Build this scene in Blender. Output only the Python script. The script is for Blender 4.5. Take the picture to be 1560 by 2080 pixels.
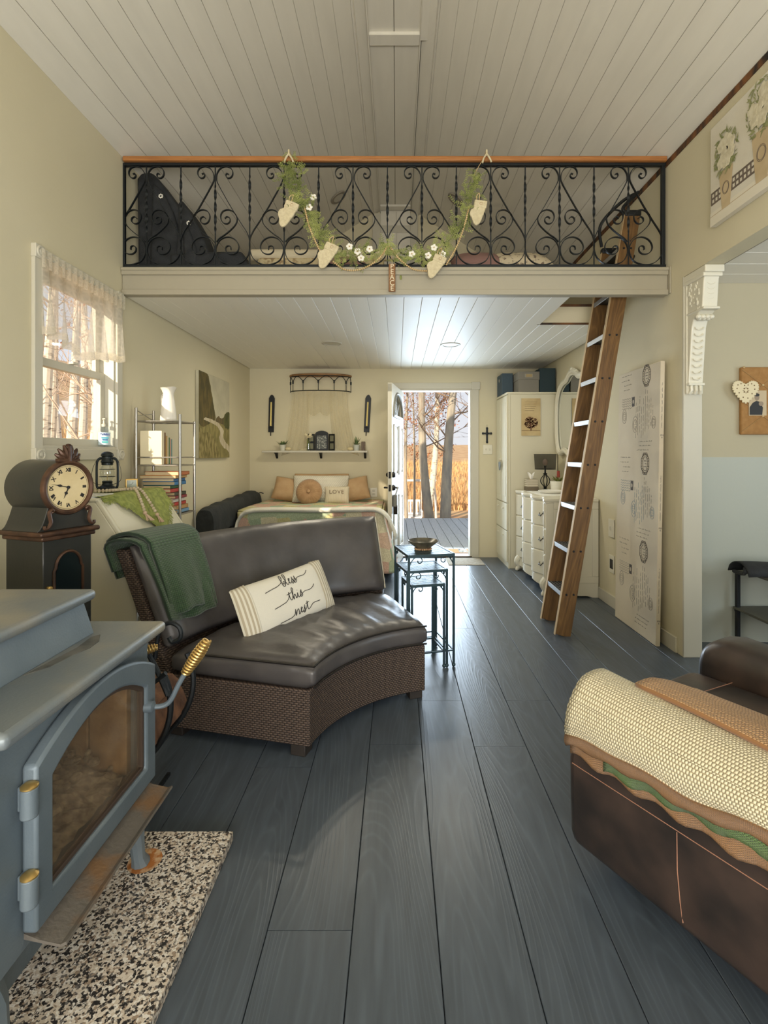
import bpy, bmesh, math, random
from mathutils import Vector, Matrix, Euler
R = math.radians
sin, cos, pi, atan2, sqrt = math.sin, math.cos, math.pi, math.atan2, math.sqrt
scn = bpy.context.scene
col = scn.collection
for o in list(bpy.data.objects): bpy.data.objects.remove(o)
random.seed(7)

# ------------------------------------------------------------------ camera
HC = 1.284                                    # lens height; room runs along +Y
cam = bpy.data.cameras.new('camera'); camo = bpy.data.objects.new('camera', cam); col.objects.link(camo)
camo.location = (0, 0, HC); camo.rotation_euler = (R(90), 0, 0)
cam.sensor_fit = 'HORIZONTAL'; cam.sensor_width = 36; cam.lens = 24.0
cam.shift_x = -26/1560; cam.shift_y = -118/1560; cam.clip_start = .05; cam.clip_end = 400
scn.camera = camo
# ------------------------------------------------------------------ sky, sun, added area lights for the daylight
w = bpy.data.worlds.new('World'); scn.world = w; w.use_nodes = True
wn = w.node_tree; bgn = wn.nodes['Background']
wtc = wn.nodes.new('ShaderNodeTexCoord'); wsp = wn.nodes.new('ShaderNodeSeparateXYZ'); wcr = wn.nodes.new('ShaderNodeValToRGB')
wn.links.new(wtc.outputs['Generated'], wsp.inputs[0]); wn.links.new(wsp.outputs[2], wcr.inputs[0]); wn.links.new(wcr.outputs[0], bgn.inputs[0])
wcr.color_ramp.elements[0].position = .0; wcr.color_ramp.elements[0].color = (.93, .94, .98, 1); wcr.color_ramp.elements[1].position = .8; wcr.color_ramp.elements[1].color = (.50, .66, .92, 1)
bgn.inputs[1].default_value = .60
sd = bpy.data.lights.new('sun', 'SUN'); sd.energy = 3.9; sd.angle = .012; sd.color = (1, .86, .66)
so = bpy.data.objects.new('sun', sd); col.objects.link(so)
so.rotation_euler = Vector((.45, .86, -.33)).to_track_quat('-Z', 'Y').to_euler()
def area(name, loc, to, sx, sy, e, c):
    d = bpy.data.lights.new(name, 'AREA'); d.shape = 'RECTANGLE'; d.size = sx; d.size_y = sy; d.energy = e; d.color = c
    o = bpy.data.objects.new(name, d); col.objects.link(o); o.location = loc
    o.rotation_euler = (Vector(to)-Vector(loc)).to_track_quat('-Z', 'Y').to_euler(); return o
area('rear_window_daylight', (.1, -2.0, 1.35), (.1, 1.5, 4.1), 3.2, 2.2, 190, (1, .975, .93))  # area light before the closed rear wall, tilted up to brighten the ceiling
area('annex_fill_light', (4.1, .9, 1.5), (1.5, 2.6, 1.3), 1.6, 1.6, 22, (.70, .86, 1))  # added area light to brighten the annex; no window is built there
area('door_fill_light', (.52, 7.35, 1.10), (.3, 3.5, 1.2), 1.3, 1.9, 66, (.68, .84, 1))  # added unseen light over the deck, strengthens the sky's light through the door
vs = scn.view_settings; vs.view_transform = 'Standard'; vs.look = 'None'; vs.exposure = .58; vs.gamma = 1.0; vs.use_curve_mapping = False

# ------------------------------------------------------------------ mesh helpers
class MB:
    def __init__(s): s.v = []; s.f = []; s.mi = []; s.m = 0; s.X = None
    def add(s, vs, fs):
        o = len(s.v)
        if s.X is not None: vs = [s.X @ Vector(q) for q in vs]
        s.v += [tuple(q) for q in vs]; s.f += [tuple(i+o for i in f) for f in fs]; s.mi += [s.m]*len(fs); return s
    def box(s, x0, x1, y0, y1, z0, z1):
        return s.add([(x0,y0,z0),(x1,y0,z0),(x1,y1,z0),(x0,y1,z0),(x0,y0,z1),(x1,y0,z1),(x1,y1,z1),(x0,y1,z1)],
                     [(0,3,2,1),(4,5,6,7),(0,1,5,4),(1,2,6,5),(2,3,7,6),(3,0,4,7)])
    def bar(s, a, b, wd, th, up=(0,0,1)):
        a = Vector(a); b = Vector(b); d = (b-a).normalized(); u = Vector(up)
        sx = d.cross(u)
        if sx.length < 1e-4: sx = d.cross(Vector((1,0,0)))
        sx.normalize(); uz = sx.cross(d)
        vs = [p + sx*i*wd/2 + uz*j*th/2 for p in (a, b) for i, j in ((-1,-1),(1,-1),(1,1),(-1,1))]
        return s.add(vs, [(3,2,1,0),(4,5,6,7),(0,1,5,4),(1,2,6,5),(2,3,7,6),(3,0,4,7)])
    def tube(s, pts, r, n=8, closed=False, caps=True):
        P = [Vector(p) for p in pts]; N = len(P); rr = r if isinstance(r, (list, tuple)) else [r]*N
        T = []
        for i in range(N):
            if closed: t = P[(i+1) % N]-P[i-1]
            else: t = P[min(i+1, N-1)]-P[max(i-1, 0)]
            T.append(t.normalized() if t.length > 1e-9 else Vector((0,0,1)))
        u = T[0].orthogonal().normalized(); vs = []
        for i in range(N):
            u = u - T[i]*u.dot(T[i])
            u = u.normalized() if u.length > 1e-6 else T[i].orthogonal().normalized()
            b = T[i].cross(u)
            vs += [P[i] + (u*cos(2*pi*k/n)+b*sin(2*pi*k/n))*rr[i] for k in range(n)]
        fs = []
        for i in range(N if closed else N-1):
            j = (i+1) % N
            for k in range(n): fs.append((i*n+k, i*n+(k+1) % n, j*n+(k+1) % n, j*n+k))
        if caps and not closed: fs += [tuple(range(n-1, -1, -1)), tuple((N-1)*n+k for k in range(n))]
        return s.add(vs, fs)
    def cyl(s, a, b, r, r2=None, n=16): return s.tube([a, b], [r, r if r2 is None else r2], n)
    def lathe(s, prof, n=24, c=(0,0,0), axis='z'):
        vs = []; fs = []
        for (r, h) in prof:
            for k in range(n):
                a = 2*pi*k/n; x, y = r*cos(a), r*sin(a)
                q = (x, y, h) if axis == 'z' else ((h, x, y) if axis == 'x' else (y, h, x))
                vs.append((c[0]+q[0], c[1]+q[1], c[2]+q[2]))
        for i in range(len(prof)-1):
            for k in range(n): fs.append((i*n+k, i*n+(k+1) % n, (i+1)*n+(k+1) % n, (i+1)*n+k))
        if prof[0][0] > 1e-6: fs.append(tuple(range(n-1, -1, -1)))
        if prof[-1][0] > 1e-6: fs.append(tuple((len(prof)-1)*n+k for k in range(n)))
        return s.add(vs, fs)
    def prism(s, poly, axis, a0, a1):
        n = len(poly)
        def q(p, a): return {'x': (a, p[0], p[1]), 'y': (p[0], a, p[1]), 'z': (p[0], p[1], a)}[axis]
        vs = [q(p, a0) for p in poly] + [q(p, a1) for p in poly]
        return s.add(vs, [tuple(range(n)), tuple(range(2*n-1, n-1, -1))] + [(i, i+n, (i+1) % n+n, (i+1) % n) for i in range(n)])
    def ribbon(s, pts, th, y0, y1, taper=False):
        """flat iron bar following a path in the XZ plane"""
        n = len(pts); L = []; Rr = []
        for i in range(n):
            a = pts[max(i-1, 0)]; b = pts[min(i+1, n-1)]; dx, dz = b[0]-a[0], b[1]-a[1]; l = math.hypot(dx, dz) or 1
            nx, nz = -dz/l*th/2, dx/l*th/2
            L.append((pts[i][0]+nx, pts[i][1]+nz)); Rr.append((pts[i][0]-nx, pts[i][1]-nz))
        vs = []
        for i in range(n): vs += [(L[i][0], y0, L[i][1]), (Rr[i][0], y0, Rr[i][1]), (Rr[i][0], y1, Rr[i][1]), (L[i][0], y1, L[i][1])]
        fs = [(0,1,2,3), (4*n-1, 4*n-2, 4*n-3, 4*n-4)]
        for i in range(n-1):
            for k in range(4): fs.append((4*i+k, 4*i+4+k, 4*i+4+(k+1) % 4, 4*i+(k+1) % 4))
        return s.add(vs, fs)
    def sph(s, c, r, sx=1, sy=1, sz=1, n=12, m=8):
        vs = [(c[0], c[1], c[2]-r*sz)]; fs = []
        for i in range(1, m):
            t = -pi/2+pi*i/m
            for k in range(n): a = 2*pi*k/n; vs.append((c[0]+r*sx*cos(t)*cos(a), c[1]+r*sy*cos(t)*sin(a), c[2]+r*sz*sin(t)))
        vs.append((c[0], c[1], c[2]+r*sz)); e = len(vs)-1
        for k in range(n): fs += [(0, 1+(k+1) % n, 1+k), (e, 1+(m-2)*n+k, 1+(m-2)*n+(k+1) % n)]
        for i in range(m-2):
            for k in range(n): fs.append((1+i*n+k, 1+i*n+(k+1) % n, 1+(i+1)*n+(k+1) % n, 1+(i+1)*n+k))
        return s.add(vs, fs)
    def grid(s, f, nu, nv, wrap=False):
        vs = [f(i/nu, j/nv) for i in range(nu+1) for j in range(nv+1)]
        return s.add(vs, [(i*(nv+1)+j, (i+1)*(nv+1)+j, (i+1)*(nv+1)+j+1, i*(nv+1)+j+1) for i in range(nu) for j in range(nv)])
    def mesh(s, name, mats, smooth=True, ang=.6, fix=True):
        me = bpy.data.meshes.new(name); me.from_pydata(s.v, [], s.f)
        for m in (mats if isinstance(mats, (list, tuple)) else [mats]): me.materials.append(m)
        if any(s.mi): me.polygons.foreach_set('material_index', s.mi)
        if fix:
            bm = bmesh.new(); bm.from_mesh(me); bmesh.ops.recalc_face_normals(bm, faces=bm.faces); bm.to_mesh(me); bm.free()
        if smooth:
            me.shade_smooth(); me.set_sharp_from_angle(angle=ang)
        me.update(); return me
    def build(s, name, mats, parent=None, smooth=True, ang=.6, bev=0, seg=2, sub=0, solid=0, fix=True, loc=None, rot=None, off=0):
        o = bpy.data.objects.new(name, s.mesh(name, mats, smooth, ang, fix)); col.objects.link(o)
        if parent is not None: o.parent = parent
        if loc is not None: o.location = loc
        if rot is not None: o.rotation_euler = rot
        if solid: m = o.modifiers.new('s', 'SOLIDIFY'); m.thickness = solid; m.offset = off
        if sub: m = o.modifiers.new('u', 'SUBSURF'); m.levels = sub; m.render_levels = sub
        if bev:
            m = o.modifiers.new('b', 'BEVEL'); m.width = bev; m.segments = seg; m.limit_method = 'ANGLE'; m.angle_limit = R(40)
            m.harden_normals = False
        return o
def box(name, mat, parent, x0, x1, y0, y1, z0, z1, bev=0, **k): return MB().box(x0,x1,y0,y1,z0,z1).build(name, mat, parent, bev=bev, **k)
def inst(name, me, parent=None, loc=(0,0,0), rot=(0,0,0), sc=None):
    o = bpy.data.objects.new(name, me); col.objects.link(o); o.parent = parent; o.location = loc; o.rotation_euler = rot
    if sc: o.scale = sc
    return o
def tag(o, label=None, cat=None, group=None, kind=None):
    if label: o['label'] = label
    if cat: o['category'] = cat
    if group: o['group'] = group
    if kind: o['kind'] = kind
    return o
def thing(name, label, cat, loc=(0,0,0), rz=0, group=None, rot=None):
    o = bpy.data.objects.new(name, None); col.objects.link(o); o.empty_display_size = .05
    o.location = loc; o.rotation_euler = rot or (0, 0, rz); return tag(o, label, cat, group)
def copy_tree(o, parent=None):
    c = o.copy(); col.objects.link(c); c.parent = parent
    for ch in o.children: copy_tree(ch, c)
    return c
def crom(pts, n=8, closed=False):
    P = [Vector(p) for p in pts]; out = []; N = len(P)
    for i in range(N if closed else N-1):
        if closed: p0, p1, p2, p3 = P[i-1], P[i], P[(i+1) % N], P[(i+2) % N]
        else: p0, p1, p2, p3 = P[max(i-1, 0)], P[i], P[i+1], P[min(i+2, N-1)]
        for k in range(n):
            t = k/n; out.append(.5*((2*p1)+(p2-p0)*t+(2*p0-5*p1+4*p2-p3)*t*t+(3*p1-p0-3*p2+p3)*t**3))
    if not closed: out.append(P[-1])
    return out
def text_mesh(txt, size, mat, ext=.0006, spacing=1.0, font_shear=0, leading=1.0, offset=0):
    c = bpy.data.curves.new('lettering', 'FONT'); c.body = txt; c.size = size; c.extrude = ext; c.align_x = 'CENTER'; c.align_y = 'CENTER'
    c.space_character = spacing; c.shear = font_shear; c.space_line = leading; c.resolution_u = 3; c.offset = offset
    t = bpy.data.objects.new('tmp', c); col.objects.link(t)
    dg = bpy.context.evaluated_depsgraph_get(); me = bpy.data.meshes.new_from_object(t.evaluated_get(dg))
    bpy.data.objects.remove(t); me.materials.clear(); me.materials.append(mat); me.name = 'lettering'; return me
# ------------------------------------------------------------------ materials
def srgb(r, g, b):
    f = lambda c: (c/255/12.92) if c/255 <= .04045 else ((c/255+.055)/1.055)**2.4
    return (f(r), f(g), f(b), 1)
def c4(c): return srgb(*c) if max(c) > 1.01 else (tuple(c)+(1,))[:4]
def pm(name, c, rough=.5, metal=0, c2=None, sc=8, mix=(.35, .65), bump=0, bsc=60, stretch=(1,1,1), coat=0, sheen=0, spec=.5, detail=4, alpha=1, rvar=0, trans=0):
    m = bpy.data.materials.new(name); m.use_nodes = True; nt = m.node_tree; N = nt.nodes; L = nt.links; b = N['Principled BSDF']
    b.inputs['Base Color'].default_value = c4(c); b.inputs['Roughness'].default_value = rough; b.inputs['Metallic'].default_value = metal
    b.inputs['Coat Weight'].default_value = coat; b.inputs['Sheen Weight'].default_value = sheen; b.inputs['Specular IOR Level'].default_value = spec
    b.inputs['Alpha'].default_value = alpha; b.inputs['Transmission Weight'].default_value = trans
    if c2 is not None or bump or rvar:
        tc = N.new('ShaderNodeTexCoord'); mp = N.new('ShaderNodeMapping'); L.new(tc.outputs['Object'], mp.inputs[0]); mp.inputs['Scale'].default_value = stretch
        oi = N.new('ShaderNodeObjectInfo'); vm = N.new('ShaderNodeVectorMath'); vm.operation = 'MULTIPLY_ADD'
        cb = N.new('ShaderNodeCombineXYZ'); L.new(oi.outputs['Random'], cb.inputs[0]); L.new(oi.outputs['Random'], cb.inputs[1])
        vm.inputs[1].default_value = (37, 53, 0); L.new(cb.outputs[0], vm.inputs[0]); L.new(mp.outputs[0], vm.inputs[2])
    if c2 is not None:
        n = N.new('ShaderNodeTexNoise'); n.inputs['Scale'].default_value = sc; n.inputs['Detail'].default_value = detail; L.new(vm.outputs[0], n.inputs['Vector'])
        cr = N.new('ShaderNodeValToRGB'); L.new(n.outputs[0], cr.inputs[0])
        cr.color_ramp.elements[0].position = mix[0]; cr.color_ramp.elements[1].position = mix[1]
        cr.color_ramp.elements[0].color = c4(c); cr.color_ramp.elements[1].color = c4(c2); L.new(cr.outputs[0], b.inputs['Base Color'])
    if rvar:
        n3 = N.new('ShaderNodeTexNoise'); n3.inputs['Scale'].default_value = sc; L.new(vm.outputs[0], n3.inputs['Vector'])
        mr = N.new('ShaderNodeMapRange'); mr.inputs[3].default_value = rough-rvar; mr.inputs[4].default_value = rough+rvar
        L.new(n3.outputs[0], mr.inputs[0]); L.new(mr.outputs[0], b.inputs['Roughness'])
    if bump:
        n2 = N.new('ShaderNodeTexNoise'); n2.inputs['Scale'].default_value = bsc; n2.inputs['Detail'].default_value = 5; L.new(vm.outputs[0], n2.inputs['Vector'])
        bp = N.new('ShaderNodeBump'); bp.inputs['Strength'].default_value = bump; bp.inputs['Distance'].default_value = .01
        L.new(n2.outputs[0], bp.inputs['Height']); L.new(bp.outputs[0], b.inputs['Normal'])
    m.node_tree.nodes.update(); return m
def nodes_of(m): return m.node_tree.nodes, m.node_tree.links, m.node_tree.nodes['Principled BSDF']
def grainmat(name, c, c2, rough=.4, scale=(14, 1.2, 14), dist=6, bump=.25, ramp=(.2, .8), wsc=1.0, coat=0, thin=False):
    """wood with cathedral grain along local Y (offset per board)"""
    m = bpy.data.materials.new(name); m.use_nodes = True; N, L, b = nodes_of(m)
    tc = N.new('ShaderNodeTexCoord'); mp = N.new('ShaderNodeMapping'); mp.inputs['Scale'].default_value = scale; L.new(tc.outputs['Object'], mp.inputs[0])
    oi = N.new('ShaderNodeObjectInfo'); cb = N.new('ShaderNodeCombineXYZ')
    for i in range(3): L.new(oi.outputs['Random'], cb.inputs[i])
    vm = N.new('ShaderNodeVectorMath'); vm.operation = 'MULTIPLY_ADD'; vm.inputs[1].default_value = (91, 47, 63); L.new(cb.outputs[0], vm.inputs[0]); L.new(mp.outputs[0], vm.inputs[2])
    n1 = N.new('ShaderNodeTexNoise'); n1.inputs['Scale'].default_value = .55; n1.inputs['Detail'].default_value = 1.5; L.new(vm.outputs[0], n1.inputs['Vector'])
    mu = N.new('ShaderNodeMath'); mu.operation = 'MULTIPLY'; mu.inputs[1].default_value = dist*4; L.new(n1.outputs[0], mu.inputs[0])
    sn = N.new('ShaderNodeMath'); sn.operation = 'SINE'; mu2 = N.new('ShaderNodeMath'); mu2.operation = 'MULTIPLY'; mu2.inputs[1].default_value = 6.0*wsc
    L.new(mu.outputs[0], mu2.inputs[0]); L.new(mu2.outputs[0], sn.inputs[0])
    if thin:
        s_a = N.new('ShaderNodeMath'); s_a.operation = 'MULTIPLY_ADD'; s_a.inputs[1].default_value = .5; s_a.inputs[2].default_value = .5; L.new(sn.outputs[0], s_a.inputs[0])
        sn = N.new('ShaderNodeMath'); sn.operation = 'POWER'; sn.inputs[1].default_value = 5; L.new(s_a.outputs[0], sn.inputs[0])
    n2 = N.new('ShaderNodeTexNoise'); n2.inputs['Scale'].default_value = 6; n2.inputs['Detail'].default_value = 6; L.new(vm.outputs[0], n2.inputs['Vector'])
    ad = N.new('ShaderNodeMath'); ad.operation = 'MULTIPLY_ADD'; ad.inputs[1].default_value = .25; L.new(sn.outputs[0], ad.inputs[0]); L.new(n2.outputs[0], ad.inputs[2])
    cr = N.new('ShaderNodeValToRGB'); cr.color_ramp.elements[0].position = ramp[0]; cr.color_ramp.elements[1].position = ramp[1]
    cr.color_ramp.elements[0].color = c4(c); cr.color_ramp.elements[1].color = c4(c2); L.new(ad.outputs[0], cr.inputs[0]); L.new(cr.outputs[0], b.inputs['Base Color'])
    b.inputs['Roughness'].default_value = rough; b.inputs['Coat Weight'].default_value = coat
    bp = N.new('ShaderNodeBump'); bp.inputs['Strength'].default_value = bump; bp.inputs['Distance'].default_value = .002; L.new(ad.outputs[0], bp.inputs['Height']); L.new(bp.outputs[0], b.inputs['Normal'])
    return m
def glassmat(name, tint=(1,1,1), gloss=.06, rough=0, veil=0, veilc=(.5,.5,.5)):
    m = bpy.data.materials.new(name); m.use_nodes = True; nt = m.node_tree; nt.nodes.clear(); N = nt.nodes; L = nt.links
    out = N.new('ShaderNodeOutputMaterial'); t = N.new('ShaderNodeBsdfTransparent'); t.inputs[0].default_value = c4(tint)
    g = N.new('ShaderNodeBsdfGlossy'); g.inputs['Roughness'].default_value = rough; mx = N.new('ShaderNodeMixShader'); mx.inputs[0].default_value = gloss
    L.new(t.outputs[0], mx.inputs[1]); L.new(g.outputs[0], mx.inputs[2])
    if veil:
        d = N.new('ShaderNodeBsdfDiffuse'); d.inputs[0].default_value = c4(veilc); m2 = N.new('ShaderNodeMixShader')
        tc = N.new('ShaderNodeTexCoord'); nn = N.new('ShaderNodeTexNoise'); nn.inputs['Scale'].default_value = 9; nn.inputs['Detail'].default_value = 6; L.new(tc.outputs['Object'], nn.inputs['Vector'])
        mr = N.new('ShaderNodeMapRange'); mr.inputs[1].default_value = .35; mr.inputs[2].default_value = .75; mr.inputs[3].default_value = .05; mr.inputs[4].default_value = veil
        L.new(nn.outputs[0], mr.inputs[0]); L.new(mr.outputs[0], m2.inputs[0]); L.new(mx.outputs[0], m2.inputs[1]); L.new(d.outputs[0], m2.inputs[2]); L.new(m2.outputs[0], out.inputs[0])
    else: L.new(mx.outputs[0], out.inputs[0])
    return m
def stripemat(name, ca, cb_, axis=0, freq=60, duty=.5, rough=.9, bump=.3, wave='SIN'):
    m = bpy.data.materials.new(name); m.use_nodes = True; N, L, b = nodes_of(m); tc = N.new('ShaderNodeTexCoord'); sp = N.new('ShaderNodeSeparateXYZ'); L.new(tc.outputs['Object'], sp.inputs[0])
    mu = N.new('ShaderNodeMath'); mu.operation = 'MULTIPLY'; mu.inputs[1].default_value = freq*2*pi; L.new(sp.outputs[axis], mu.inputs[0])
    sn = N.new('ShaderNodeMath'); sn.operation = 'SINE'; L.new(mu.outputs[0], sn.inputs[0])
    mr = N.new('ShaderNodeMapRange'); mr.inputs[1].default_value = duty*2-1-.25; mr.inputs[2].default_value = duty*2-1+.25; L.new(sn.outputs[0], mr.inputs[0])
    mx = N.new('ShaderNodeMix'); mx.data_type = 'RGBA'; L.new(mr.outputs[0], mx.inputs[0]); mx.inputs[6].default_value = c4(ca); mx.inputs[7].default_value = c4(cb_); L.new(mx.outputs[2], b.inputs['Base Color'])
    bp = N.new('ShaderNodeBump'); bp.inputs['Strength'].default_value = bump; bp.inputs['Distance'].default_value = .004; L.new(sn.outputs[0], bp.inputs['Height']); L.new(bp.outputs[0], b.inputs['Normal'])
    b.inputs['Roughness'].default_value = rough; return m
def weavemat(name, c, c2, fx=60, fz=60, rough=.9, bump=.6, ax=(0, 2), dist=.004, sheen=0, uv=False, phase=True):
    """knitted / woven relief: rows of cells, alternate rows shifted"""
    m = bpy.data.materials.new(name); m.use_nodes = True; N, L, b = nodes_of(m); tc = N.new('ShaderNodeTexCoord'); sp = N.new('ShaderNodeSeparateXYZ')
    L.new(tc.outputs['UV' if uv else 'Object'], sp.inputs[0])
    def M(op, a, bb=None):
        n = N.new('ShaderNodeMath'); n.operation = op
        for i, q in enumerate((a, bb)):
            if q is None: continue
            if isinstance(q, (int, float)): n.inputs[i].default_value = q
            else: L.new(q, n.inputs[i])
        return n.outputs[0]
    row = M('MULTIPLY', sp.outputs[ax[1]], fz); fl = M('FLOOR', row); sh = M('MULTIPLY', fl, .5 if phase else 0)
    xx = M('ADD', M('MULTIPLY', sp.outputs[ax[0]], fx), sh)
    s1 = M('ABSOLUTE', M('SINE', M('MULTIPLY', xx, pi))); s2 = M('ABSOLUTE', M('SINE', M('MULTIPLY', row, pi)))
    h = M('POWER', M('MULTIPLY', s1, s2), .6)
    nz = N.new('ShaderNodeTexNoise'); nz.inputs['Scale'].default_value = 40; L.new(tc.outputs['Object'], nz.inputs['Vector'])
    hh = M('ADD', M('MULTIPLY', h, .8), M('MULTIPLY', nz.outputs[0], .25))
    cr = N.new('ShaderNodeValToRGB'); cr.color_ramp.elements[0].position = .15; cr.color_ramp.elements[1].position = .75; cr.color_ramp.elements[0].color = c4(c2); cr.color_ramp.elements[1].color = c4(c)
    L.new(hh, cr.inputs[0]); L.new(cr.outputs[0], b.inputs['Base Color'])
    bp = N.new('ShaderNodeBump'); bp.inputs['Strength'].default_value = bump; bp.inputs['Distance'].default_value = dist; L.new(hh, bp.inputs['Height']); L.new(bp.outputs[0], b.inputs['Normal'])
    b.inputs['Roughness'].default_value = rough; b.inputs['Sheen Weight'].default_value = sheen; return m
M = {}
M['wall'] = pm('cream_wall_paint', (214,205,176), .75, bump=.06, bsc=45, c2=(210,201,171), sc=1.5)
M['white'] = pm('white_trim_paint', (200,195,178), .45, bump=.03, bsc=30)
M['board'] = pm('white_ceiling_board', (228,223,209), .5, bump=.05, bsc=12, stretch=(6,1,6), c2=(223,218,204), sc=2)
M['loftboard'] = pm('white_loft_board', (236,232,220), .5, bump=.05, bsc=12, stretch=(6,1,6))
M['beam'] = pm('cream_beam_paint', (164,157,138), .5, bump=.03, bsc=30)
M['gap'] = pm('board_joint_shadow_gap', (150,142,126), .9)
M['plank'] = grainmat('dark_oak_plank', (64,71,79), (88,98,109), .34, (7, .8, 7), 11, .35, (.1, 1.0), thin=True)  # bluish sky sheen is put into the plank colours
M['joint'] = pm('floor_joint', (30,28,26), .8)
M['iron'] = pm('black_wrought_iron', (40,44,47), .42, .55, bump=.15, bsc=90)
M['matblack'] = pm('matte_black_metal', (34,36,38), .5, .4)
M['railwood'] = grainmat('oiled_cedar_rail', (142,90,46), (176,118,64), .45, (1.1,14,14), 5, .12, thin=True)
M['ladder'] = grainmat('stained_pine_ladder', (86,60,30), (128,94,52), .5, (9,.9,9), 7, .2, (.25,.85), thin=True)
M['edge'] = pm('pale_ladder_edge', (205,180,140), .6)  # pale colour of the thin strip on each ladder rail
M['alu'] = pm('bright_aluminium', (176,178,180), .45, .8)
M['diamond'] = pm('dark_tread_plate', (60,62,64), .4, .8, bump=.5, bsc=120)
M['chrome'] = pm('satin_chrome_wire', (176,172,164), .3, .85)
M['brass'] = pm('polished_brass', (200,168,104), .35, .85)
M['glass'] = glassmat('clear_window_glass', (1,1,1), .025)
M['black'] = pm('black_plastic', (26,27,29), .45)
M['rawwood'] = pm('raw_wood_gap_strip', (128,84,44), .8, c2=(40,34,30), sc=5, stretch=(1,3,1), bump=.3)
M['cream'] = pm('cream_furniture_paint', (214,208,184), .4, bump=.04, bsc=25)
M['ivory'] = pm('ivory_lacquer', (222,217,198), .3, bump=.03, bsc=25)
# ================================================================== THE SETTING
XL, XR, YB, YR = -1.827, 1.81, 6.36, -2.2
def neg(p): return -Vector(p.location)
def struct(name, mb, mat, label, cat, **k): return tag(mb.build(name, mat, **k), label, cat, None, 'structure')
# ---- floor of wide planks
fl = struct('floor', MB().box(-1.95, 4.6, YR, YB+.13, -.06, -.011), M['joint'], 'dark wide plank floor running towards the open door', 'floor')
PW = .2295
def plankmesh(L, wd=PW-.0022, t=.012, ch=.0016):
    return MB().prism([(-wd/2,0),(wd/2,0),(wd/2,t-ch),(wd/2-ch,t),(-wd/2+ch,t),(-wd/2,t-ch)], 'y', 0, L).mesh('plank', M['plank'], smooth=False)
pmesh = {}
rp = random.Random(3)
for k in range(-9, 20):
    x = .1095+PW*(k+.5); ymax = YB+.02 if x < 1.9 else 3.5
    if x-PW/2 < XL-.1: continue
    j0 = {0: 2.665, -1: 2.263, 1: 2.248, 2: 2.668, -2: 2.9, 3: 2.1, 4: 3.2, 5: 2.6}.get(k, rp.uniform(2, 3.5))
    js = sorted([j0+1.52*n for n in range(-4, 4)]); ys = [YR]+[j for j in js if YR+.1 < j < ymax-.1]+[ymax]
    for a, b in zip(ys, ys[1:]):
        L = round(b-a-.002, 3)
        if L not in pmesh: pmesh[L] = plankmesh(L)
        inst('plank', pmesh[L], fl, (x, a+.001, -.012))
# ---- walls
wl = MB(); T = .13
wl.box(XL-T, XL, YR, 2.617, -.05, 3.30); wl.box(XL-T, XL, 3.315, YB+.13, -.05, 3.30); wl.box(XL-T, XL, 2.617, 3.315, -.05, 1.31); wl.box(XL-T, XL, 2.617, 3.315, 2.275, 3.30)
struct('wall_left', wl, M['wall'], 'cream painted side wall with the lace-curtained window', 'wall', smooth=False)
wb = MB(); DX0, DX1, DZ = .02, .93, 2.09
wb.box(XL-T, DX0, YB, YB+T, -.05, 2.34); wb.box(DX1, XR+.14, YB, YB+T, -.05, 2.34); wb.box(DX0, DX1, YB, YB+T, DZ, 2.34)
wb.prism([(XL-T, 2.34), (XR+.14, 2.34), (XR+.14, 3.28), (0, 4.55), (XL-T, 3.28)], 'y', YB, YB+T)
struct('wall_back', wb, M['wall'], 'cream far gable wall holding the open door', 'wall', smooth=False)
wr = MB(); YP = 3.24
wr.box(XR, XR+.112, YP, YB+.13, -.05, 3.30); wr.box(XR, XR+.112, YR, YP, 2.40, 3.30)
struct('wall_right', wr, M['wall'], 'cream side wall ending in a square post beside the annex opening', 'wall', smooth=False)
struct('wall_annex', MB().box(XR+.112, 4.6, 3.5, 3.62, -.05, 2.6), pm('annex_upper_paint', (186,177,150), .75, bump=.05, bsc=45), 'cream annex wall behind the pinboard', 'wall', smooth=False)
struct('trim_4', MB().box(XR+.112, 4.6, 3.494, 3.5, 0, 1.262), pm('grey_wainscot_paint', (182,186,176), .7, bump=.05, bsc=45), 'pale grey painted lower half of the annex wall', 'trim')
struct('wall_annex_end', MB().box(4.6, 4.72, YR-.1, 3.62, -.05, 2.6), M['wall'], 'cream end wall of the annex outside the view', 'wall', smooth=False)
wq = MB().box(XL-T, 4.72, YR-.12, YR, -.05, 3.28); wq.prism([(XL-T, 3.28), (XR+.14, 3.28), (0, 4.55)], 'y', YR-.12, YR)
struct('wall_rear', wq, M['wall'], 'cream wall behind the camera', 'wall', smooth=False)
# ---- sloped plank ceiling
MS = .66; SA = math.atan(MS); DBX = .1087; SW = DBX/cos(SA)
ce = MB()
ce.prism([(XL-T, 3.255-MS*T+.02), (0, 3.255+MS*1.827+.02), (0, 3.255+MS*1.827+.12), (XL-T, 3.255-MS*T+.12)], 'y', YR-.1, YB+.1)
ce.prism([(XR+.14, 3.245-MS*.14+.02), (0, 3.245+MS*1.827+.02), (0, 3.255+MS*1.827+.12), (XR+.14, 3.245-MS*.14+.12)], 'y', YR-.1, YB+.1)
ceil = struct('ceiling', ce, M['gap'], 'white plank cathedral ceiling with two slopes', 'ceiling', smooth=False)
def boardmesh(w, t, L, ch, mat): return MB().prism([(-w/2+ch,0),(w/2-ch,0),(w/2,ch),(w/2,t),(-w/2,t),(-w/2,ch)], 'y', 0, L).mesh('board', mat, smooth=False)
bme = boardmesh(SW-.0016, .016, YB-YR, .0022, M['board'])
for k in range(15):
    xc = XL+DBX*(k+.5); inst('board', bme, ceil, (xc, YR, 3.257+MS*(xc-XL)), (0, -SA, 0))
    xc = XR-DBX*(k+.5); inst('board', bme, ceil, (xc, YR, 3.247+MS*(XR-xc)), (0, SA, 0))
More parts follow.
